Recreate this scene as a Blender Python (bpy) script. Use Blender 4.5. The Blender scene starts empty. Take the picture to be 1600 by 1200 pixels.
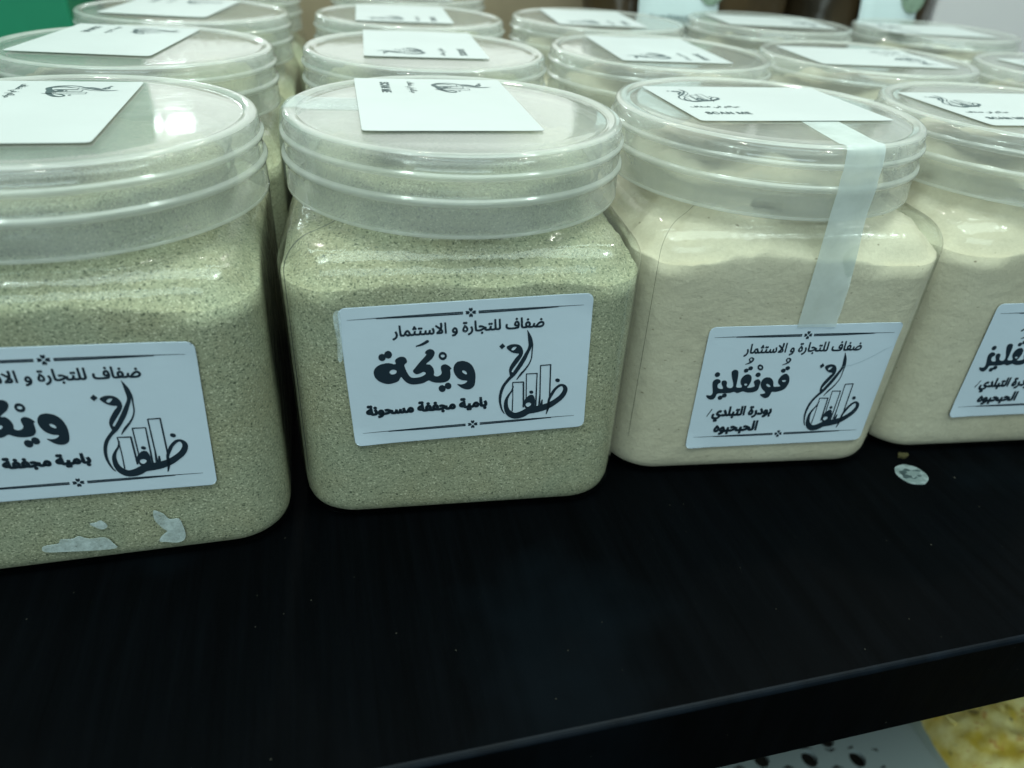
import bpy, bmesh, math, random
from mathutils import Vector, Matrix, noise
from mathutils.geometry import tessellate_polygon

random.seed(7)
SC = bpy.context.scene
COL = SC.collection

# ------------------------------------------------------------------ camera
cam_loc = Vector((-0.01804, -0.23344, 0.16107))
yaw, pitch, roll = 0.27801, 0.57584, 0.06319
fw = Vector((math.sin(yaw)*math.cos(pitch), math.cos(yaw)*math.cos(pitch), -math.sin(pitch)))
rt = Vector((math.cos(yaw), -math.sin(yaw), 0))
up = rt.cross(fw)
r2 = rt*math.cos(roll) + up*math.sin(roll)
u2 = -rt*math.sin(roll) + up*math.cos(roll)
cd = bpy.data.cameras.new('camera')
cam = bpy.data.objects.new('camera', cd)
COL.objects.link(cam)
m = Matrix((r2, u2, -fw)).transposed().to_4x4()
m.translation = cam_loc
cam.matrix_world = m
cd.sensor_width = 36
cd.lens = 1141.36/1600*36
cd.clip_start = 0.01
cd.clip_end = 50
cd.dof.use_dof = True
cd.dof.focus_distance = 0.212
cd.dof.aperture_fstop = 10.5
SC.camera = cam

# ------------------------------------------------------------------ world: a dim shop interior
w = bpy.data.worlds.new('World'); SC.world = w; w.use_nodes = True
nt = w.node_tree; nt.nodes.clear()
N = nt.nodes.new
out = N('ShaderNodeOutputWorld'); bg = N('ShaderNodeBackground')
tc = N('ShaderNodeTexCoord'); sx = N('ShaderNodeSeparateXYZ')
mr = N('ShaderNodeMapRange'); mr.inputs['From Min'].default_value = 0.0; mr.inputs['From Max'].default_value = 0.9
mx = N('ShaderNodeMix'); mx.data_type = 'RGBA'
mx.inputs[6].default_value = (0.05, 0.085, 0.10, 1)
mx.inputs[7].default_value = (1.95, 2.10, 1.98, 1)
L = nt.links.new
L(tc.outputs['Generated'], sx.inputs[0]); L(sx.outputs['Y'], mr.inputs['Value'])
L(mr.outputs[0], mx.inputs[0]); L(mx.outputs[2], bg.inputs['Color'])
bg.inputs['Strength'].default_value = 0.55
L(bg.outputs[0], out.inputs[0])

# ------------------------------------------------------------------ shop lamps and an added front fill
def area(name, loc, target, sx_, sy_, power, color):
    d = bpy.data.lights.new(name, 'AREA'); d.shape = 'RECTANGLE'; d.size = sx_; d.size_y = sy_
    d.energy = power; d.color = color
    o = bpy.data.objects.new(name, d); COL.objects.link(o)
    o.location = loc
    o.rotation_euler = (Vector(target)-Vector(loc)).to_track_quat('-Z', 'Y').to_euler()
    return o
T = (0.08, 0.05, 0.05)
COOL = (0.81, 1.0, 0.93)
area('ceiling_lamp', (0.10, -0.55, 1.80), T, 2.4, 1.1, 36, COOL)
area('ceiling_lamp', (-0.75, -0.60, 1.5), T, 0.15, 0.15, 3.0, COOL)
area('ceiling_lamp', (0.95, -0.50, 1.5), T, 0.15, 0.15, 3.0, COOL)
area('ceiling_lamp', (-0.55, 0.30, 1.6), T, 0.15, 0.9, 3, COOL)
area('ceiling_lamp', (0.75, 0.35, 1.6), T, 0.15, 0.9, 3, COOL)
area('front_fill_light', (-0.3, -1.7, 0.60), (0.1, 0, 0.0), 1.6, 0.7, 9.5, (0.74, 0.96, 0.98))  # unseen fill added on the viewer's side to brighten the jar fronts
for x_, y_ in ((-0.5, 0.9), (0.05, 1.1), (0.65, 0.95), (1.1, 0.6)):      # small ceiling spots down the aisle
    area('ceiling_spot', (x_, y_, 1.5), T, 0.06, 0.06, 1.6, (1.0, 0.97, 0.88))
# bright shop windows beyond the shelf, mirrored in the nearest lid
def mirror_panel(x0, x1, y0, y1, dist, power):
    def refl(px, py):
        d = fw + r2*((px-800)/1141.36) - u2*((py-600)/1141.36)
        t = (0.112-cam_loc.z)/d.z
        h = cam_loc + d*t
        d = Vector((d.x, d.y, -d.z))
        return h + d*((dist-h.y)/d.y)
    a, b, c = refl(x0, y0), refl(x1, y0), refl((x0+x1)/2, y1)
    mid = (a+b)/2
    ctr = Vector((mid.x, dist, (mid.z+c.z)/2))
    area('window_light', ctr, (ctr.x, 0, ctr.z-0.3), abs(b.x-a.x), abs(c.z-mid.z), power, (0.86, 1.0, 0.98))
mirror_panel(-120, 188, 197, 262, 1.6, 3.0)
mirror_panel(212, 254, 200, 232, 1.6, 0.22)
mirror_panel(272, 315, 203, 222, 1.6, 0.16)

SC.render.engine = 'CYCLES'
SC.cycles.use_denoising = True
SC.cycles.transparent_max_bounces = 40
SC.cycles.max_bounces = 10
SC.cycles.sample_clamp_indirect = 4
SC.cycles.caustics_reflective = False
SC.cycles.caustics_refractive = False
SC.view_settings.view_transform = 'Standard'
SC.view_settings.look = 'None'
SC.view_settings.exposure = 0.22
SC.view_settings.gamma = 1
SC.view_settings.use_curve_mapping = False

# ------------------------------------------------------------------ node helpers
class Mat:
    def __init__(s, name):
        s.m = bpy.data.materials.new(name); s.m.use_nodes = True
        s.t = s.m.node_tree; s.t.nodes.clear()
        s.out = s.t.nodes.new('ShaderNodeOutputMaterial')
        tcn = s.n('ShaderNodeTexCoord'); oi = s.n('ShaderNodeObjectInfo')
        ad = s.n('ShaderNodeVectorMath'); ad.operation = 'MULTIPLY_ADD'
        cb = s.n('ShaderNodeCombineXYZ')
        for i in range(3): s.l(oi.outputs['Random'], cb.inputs[i])
        ad.inputs[1].default_value = (3.1, 1.7, 2.3)
        s.l(cb.outputs[0], ad.inputs[0]); s.l(tcn.outputs['Object'], ad.inputs[2])
        s.co = ad.outputs[0]; s.raw = tcn.outputs['Object']
    def n(s, k, **kw):
        x = s.t.nodes.new(k)
        for a, b in kw.items(): setattr(x, a, b)
        return x
    def l(s, a, b): s.t.links.new(a, b)
    def val(s, sock, v):
        if isinstance(v, (int, float)): sock.default_value = v
        elif isinstance(v, tuple): sock.default_value = v if len(v) == 4 else v+(1,)
        else: s.l(v, sock)
    def noise(s, scale, detail=2, rough=0.5, co=None, stretch=None, dist=0):
        x = s.n('ShaderNodeTexNoise'); x.inputs['Scale'].default_value = scale
        x.inputs['Detail'].default_value = detail; x.inputs['Roughness'].default_value = rough
        x.inputs['Distortion'].default_value = dist
        v = co or s.co
        if stretch:
            mp = s.n('ShaderNodeMapping'); mp.inputs['Scale'].default_value = stretch
            s.l(v, mp.inputs[0]); v = mp.outputs[0]
        s.l(v, x.inputs['Vector']); return x.outputs['Fac']
    def vor(s, scale, stretch=None, warp=0, rot=(0, 0, 0)):
        x = s.n('ShaderNodeTexVoronoi'); x.inputs['Scale'].default_value = scale
        v = s.co
        if warp:
            nz = s.n('ShaderNodeTexNoise'); nz.inputs['Scale'].default_value = scale*0.7
            s.l(v, nz.inputs['Vector'])
            a = s.n('ShaderNodeVectorMath'); a.operation = 'MULTIPLY_ADD'; a.inputs[1].default_value = (warp,)*3
            s.l(nz.outputs['Color'], a.inputs[0]); s.l(v, a.inputs[2]); v = a.outputs[0]
        mp = s.n('ShaderNodeMapping'); mp.inputs['Scale'].default_value = stretch or (1, 1, 1); mp.inputs['Rotation'].default_value = rot
        s.l(v, mp.inputs[0]); s.l(mp.outputs[0], x.inputs['Vector'])
        sp = s.n('ShaderNodeSeparateColor'); s.l(x.outputs['Color'], sp.inputs[0])
        return x.outputs['Distance'], sp.outputs[0], sp.outputs[1]
    def math(s, op, a, b=0.0, clamp=False):
        x = s.n('ShaderNodeMath', operation=op, use_clamp=clamp)
        s.val(x.inputs[0], a); s.val(x.inputs[1], b); return x.outputs[0]
    def ramp(s, v, lo, hi, a=0.0, b=1.0):
        x = s.n('ShaderNodeMapRange'); s.l(v, x.inputs['Value'])
        for k, q in (('From Min', lo), ('From Max', hi), ('To Min', a), ('To Max', b)): x.inputs[k].default_value = q
        return x.outputs[0]
    def mix(s, f, a, b):
        x = s.n('ShaderNodeMix', data_type='RGBA'); s.val(x.inputs[0], f); s.val(x.inputs[6], a); s.val(x.inputs[7], b)
        return x.outputs[2]
    def bump(s, h, dist, strength=1.0):
        x = s.n('ShaderNodeBump'); x.inputs['Distance'].default_value = dist; x.inputs['Strength'].default_value = strength
        s.l(h, x.inputs['Height']); return x.outputs[0]
    def pbr(s, color, rough, spec=0.5, normal=None, metallic=0, **kw):
        b = s.n('ShaderNodeBsdfPrincipled')
        s.val(b.inputs['Base Color'], color); s.val(b.inputs['Roughness'], rough)
        b.inputs['Specular IOR Level'].default_value = spec; b.inputs['Metallic'].default_value = metallic
        if normal: s.l(normal, b.inputs['Normal'])
        for k, v in kw.items(): s.val(b.inputs[k], v)
        s.l(b.outputs[0], s.out.inputs[0]); return s
    def mixsh(s, f, a, b):
        x = s.n('ShaderNodeMixShader'); s.val(x.inputs[0], f); s.l(a, x.inputs[1]); s.l(b, x.inputs[2]); return x.outputs[0]

def plain(name, c, rough=0.6, spec=0.4, var=0.08, scale=60):
    M = Mat(name); f = M.noise(scale, 4, 0.6)
    M.pbr(M.mix(f, tuple(v*(1-var) for v in c), tuple(min(1, v*(1+var)) for v in c)), rough, spec); return M.m

# ground dried okra: fine straw and grey green shreds with dark flecks
def okra_powder():
    M = Mat('okra_powder')
    big = M.noise(45, 3, 0.6)
    fine = M.noise(1500, 3, 0.7)
    base = M.mix(M.ramp(fine, 0.3, 0.7), (0.295, 0.31, 0.215), (0.50, 0.495, 0.35))
    base = M.mix(M.ramp(big, 0.35, 0.65, 0, 0.6), base, (0.40, 0.36, 0.225))
    for i, (sc, st, rot, th, col, tl) in enumerate((
        (1400, (1, 1, 2.0), (0.4, 0.2, 0.5), 0.46, (0.035, 0.055, 0.035), 0.80),
        (1350, (2.0, 2.0, 1), (0.2, 0.9, 0.1), 0.44, (0.07, 0.085, 0.05), 0.76),
        (1150, (1, 2.2, 1.2), (0.9, 0.7, 0.2), 0.42, (0.76, 0.71, 0.52), 0.56),
        (900, (1, 1, 1.8), (0.1, 0.7, 0.9), 0.40, (0.15, 0.165, 0.105), 0.66),
        (640, (1, 1.6, 1.0), (0.7, 0.4, 0.9), 0.30, (0.018, 0.035, 0.022), 0.88))):
        d, ra, rb = M.vor(sc, st, 0.0016, rot)
        f = M.math('MULTIPLY', M.ramp(d, th, th-0.16), M.math('GREATER_THAN', ra, tl))
        base = M.mix(M.math('MULTIPLY', f, 0.76), base, col)
    base = M.mix(M.ramp(M.noise(22, 4, 0.6), 0.40, 0.70, 0, 0.28), base, (0.21, 0.24, 0.165))
    h = M.noise(1300, 4, 0.7)
    M.pbr(base, 0.95, 0.15, M.bump(h, 0.0006, 0.7)); return M.m

def baobab_powder():
    M = Mat('baobab_powder')
    big = M.noise(30, 4, 0.6); fine = M.noise(900, 3, 0.7)
    base = M.mix(M.ramp(big, 0.3, 0.7), (0.56, 0.50, 0.375), (0.66, 0.60, 0.465))
    base = M.mix(M.ramp(fine, 0.3, 0.7, 0, 0.35), base, (0.45, 0.39, 0.295))
    d, ra, rb = M.vor(420, (1, 1, 1.7), 0.002)
    f = M.math('MULTIPLY', M.math('MULTIPLY', M.ramp(d, 0.24, 0.10), M.math('GREATER_THAN', ra, 0.86)), rb)
    base = M.mix(M.math('MULTIPLY', f, 0.7), base, (0.12, 0.085, 0.05))
    h = M.noise(160, 5, 0.65)
    M.pbr(base, 0.95, 0.15, M.bump(h, 0.0012, 0.5)); return M.m

def schlick(M, f0, nm):
    # mirror share by viewing angle, the same from both sides of the wall
    lw = M.n('ShaderNodeLayerWeight'); lw.inputs['Blend'].default_value = 0.5
    if nm: M.l(nm, lw.inputs['Normal'])
    return M.math('ADD', M.math('MULTIPLY', M.math('POWER', lw.outputs['Facing'], 5.0), 1-f0), f0)

# clear bottle plastic: see-through with a mirror coat that grows towards grazing angles
def clear_plastic():
    M = Mat('clear_plastic')
    nm = M.bump(M.noise(65, 3, 0.55), 0.0016, 0.6)
    fr = schlick(M, 0.04, nm)
    tr = M.n('ShaderNodeBsdfTransparent'); tr.inputs[0].default_value = (0.965, 0.985, 0.975, 1)
    gl = M.n('ShaderNodeBsdfGlossy'); M.l(nm, gl.inputs['Normal'])
    M.l(M.ramp(M.noise(240, 4, 0.7), 0.45, 0.75, 0.10, 0.30), gl.inputs['Roughness'])
    M.l(M.mixsh(fr, tr.outputs[0], gl.outputs[0]), M.out.inputs[0]); return M.m

# milky polypropylene of the lids
def lid_plastic(name, milk_lo, milk_hi):
    M = Mat(name)
    lw = M.n('ShaderNodeLayerWeight'); lw.inputs['Blend'].default_value = 0.35
    cloudy = M.noise(60, 4, 0.6)
    nm = M.bump(M.noise(90, 2, 0.5), 0.0002, 0.25)
    tr = M.n('ShaderNodeBsdfTransparent'); tr.inputs[0].default_value = (0.985, 0.995, 0.99, 1)
    df = M.n('ShaderNodeBsdfDiffuse'); df.inputs[0].default_value = (0.93, 0.955, 0.91, 1)
    tl = M.n('ShaderNodeBsdfTranslucent'); tl.inputs[0].default_value = (0.93, 0.95, 0.91, 1)
    milk = M.mixsh(0.5, df.outputs[0], tl.outputs[0])
    f = M.math('ADD', M.ramp(cloudy, 0.3, 0.7, milk_lo, milk_hi), M.math('MULTIPLY', lw.outputs['Facing'], 0.14))
    body = M.mixsh(f, tr.outputs[0], milk)
    fr = schlick(M, 0.06, nm)
    gl = M.n('ShaderNodeBsdfGlossy'); M.l(nm, gl.inputs['Normal'])
    scr = M.noise(500, 4, 0.75, stretch=(1, 0.08, 1))
    M.l(M.ramp(scr, 0.45, 0.75, 0.05, 0.2), gl.inputs['Roughness'])
    M.l(M.mixsh(M.math('MULTIPLY', fr, 0.9), body, gl.outputs[0]), M.out.inputs[0]); return M.m

def tape_mat(name, lo, hi):
    M = Mat(name)
    tr = M.n('ShaderNodeBsdfTransparent'); tr.inputs[0].default_value = (0.93, 0.97, 0.97, 1)
    df = M.n('ShaderNodeBsdfDiffuse'); df.inputs[0].default_value = (0.76, 0.83, 0.82, 1)
    gl = M.n('ShaderNodeBsdfGlossy'); gl.inputs['Roughness'].default_value = 0.28
    nm = M.bump(M.noise(180, 4, 0.6), 0.0008, 0.5); M.l(nm, gl.inputs['Normal'])
    b = M.mixsh(M.ramp(M.noise(120, 4, 0.6), 0.3, 0.7, lo, hi), tr.outputs[0], df.outputs[0])
    M.l(M.mixsh(0.07, b, gl.outputs[0]), M.out.inputs[0]); return M.m

def paper_mat(name, c):
    M = Mat(name); f = M.noise(400, 4, 0.6); g = M.noise(25, 3, 0.6)
    col = M.mix(M.ramp(g, 0.3, 0.7, 0, 1), c, tuple(v*0.93 for v in c))
    M.pbr(col, 0.55, 0.35, M.bump(f, 0.0002, 0.25)); return M.m

def shelf_mat():
    M = Mat('black_shelf_laminate')
    grain = M.noise(30, 5, 0.65, stretch=(9, 0.5, 1))
    blue_sheen = M.noise(9, 4, 0.6)
    col = M.mix(M.ramp(grain, 0.35, 0.75), (0.0007, 0.0010, 0.0013), (0.0014, 0.0020, 0.0027))
    col = M.mix(M.ramp(blue_sheen, 0.50, 0.75, 0, 1), col, (0.0025, 0.0045, 0.0065))  # soft bluish reflections painted into the board colour
    d, ra, rb = M.vor(420)
    dust = M.math('MULTIPLY', M.ramp(d, 0.10, 0.04), M.math('GREATER_THAN', ra, 0.945))
    d2, rc, rd = M.vor(120)
    dust2 = M.math('MULTIPLY', M.ramp(d2, 0.055, 0.03), M.math('GREATER_THAN', rc, 0.9))
    col = M.mix(M.math('MULTIPLY', M.math('MAXIMUM', dust, dust2), 0.22), col, (0.20, 0.19, 0.15))
    M.pbr(col, M.ramp(blue_sheen, 0.3, 0.7, 0.38, 0.55), 0.014, M.bump(grain, 0.0004, 0.25)); return M.m

M_OKRA, M_BAO = okra_powder(), baobab_powder()
M_CLEAR, M_TAPE, M_TAPE_THIN = clear_plastic(), tape_mat('frosted_tape', 0.40, 0.54), tape_mat('thin_clear_tape', 0.10, 0.26)
M_LID = lid_plastic('milky_lid_plastic', 0.14, 0.25)
M_RIDGE = lid_plastic('milky_lid_ridge', 0.38, 0.50)
M_LABEL = paper_mat('label_paper', (0.555, 0.65, 0.735))
M_STICK = paper_mat('sticker_paper', (0.485, 0.515, 0.51))
def scrap_mat():
    M = Mat('scrap_paper')
    df = M.n('ShaderNodeBsdfDiffuse'); M.l(M.mix(M.noise(700, 4, 0.7), (0.36, 0.43, 0.42), (0.62, 0.70, 0.69)), df.inputs[0])
    tr = M.n('ShaderNodeBsdfTransparent')
    M.l(M.mixsh(M.ramp(M.noise(330, 5, 0.7), 0.30, 0.62, 0.15, 0.95), tr.outputs[0], df.outputs[0]), M.out.inputs[0]); return M.m
M_SCRAP = scrap_mat()
M_INK = plain('printing_ink', (0.010, 0.022, 0.034), 0.55, 0.3)
M_SINK = plain('sticker_ink', (0.05, 0.08, 0.085), 0.55, 0.3)
M_SEAM = plain('dark_seam', (0.02, 0.03, 0.03), 0.3, 0.5)
M_SHELF = shelf_mat()
M_EDGE = plain('shelf_edge_highlight', (0.003, 0.005, 0.008), 0.42, 0.09, 0.9, 120)

# ------------------------------------------------------------------ mesh helpers
def link(name, verts, faces, mat, parent=None, smooth=True):
    me = bpy.data.meshes.new(name); me.from_pydata([tuple(v) for v in verts], [], faces); me.update()
    if smooth:
        for p in me.polygons: p.use_smooth = True
    o = bpy.data.objects.new(name, me); COL.objects.link(o)
    if mat: me.materials.append(mat)
    if parent: o.parent = parent
    return o
def tag(o, label, cat, group=None, kind=None):
    if label: o['label'] = label
    if cat: o['category'] = cat
    if group: o['group'] = group
    if kind: o['kind'] = kind
    return o
def thing(name, label, cat, loc=(0, 0, 0), rz=0, group=None):
    o = bpy.data.objects.new(name, None); o.empty_display_size = 0.02; COL.objects.link(o)
    o.location = loc; o.rotation_euler = (0, 0, rz); return tag(o, label, cat, group)
def loft(rings, close_bottom=True, close_top=True):
    n = len(rings[0]); V = [v for r in rings for v in r]; F = []
    for k in range(len(rings)-1):
        for i in range(n):
            j = (i+1) % n
            F.append((k*n+i, k*n+j, (k+1)*n+j, (k+1)*n+i))
    if close_bottom: F.append(tuple(range(n-1, -1, -1)))
    if close_top: F.append(tuple((len(rings)-1)*n+i for i in range(n)))
    return V, F
def lathe(profile, n=144):
    return loft([[(r*math.cos(2*math.pi*i/n), r*math.sin(2*math.pi*i/n), z) for i in range(n)] for r, z in profile], False, False)
def box(name, x0, x1, y0, y1, z0, z1, mat, bevel, parent=None, seg=3):
    bm = bmesh.new(); bmesh.ops.create_cube(bm, size=1)
    for v in bm.verts: v.co = Vector(((x0+x1)/2+v.co.x*(x1-x0), (y0+y1)/2+v.co.y*(y1-y0), (z0+z1)/2+v.co.z*(z1-z0)))
    if bevel: bmesh.ops.bevel(bm, geom=bm.edges[:], offset=bevel, segments=seg, affect='EDGES', profile=0.5)
    me = bpy.data.meshes.new(name); bm.to_mesh(me); bm.free(); me.materials.append(mat)
    o = bpy.data.objects.new(name, me); COL.objects.link(o)
    if parent: o.parent = parent
    return o

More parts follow.
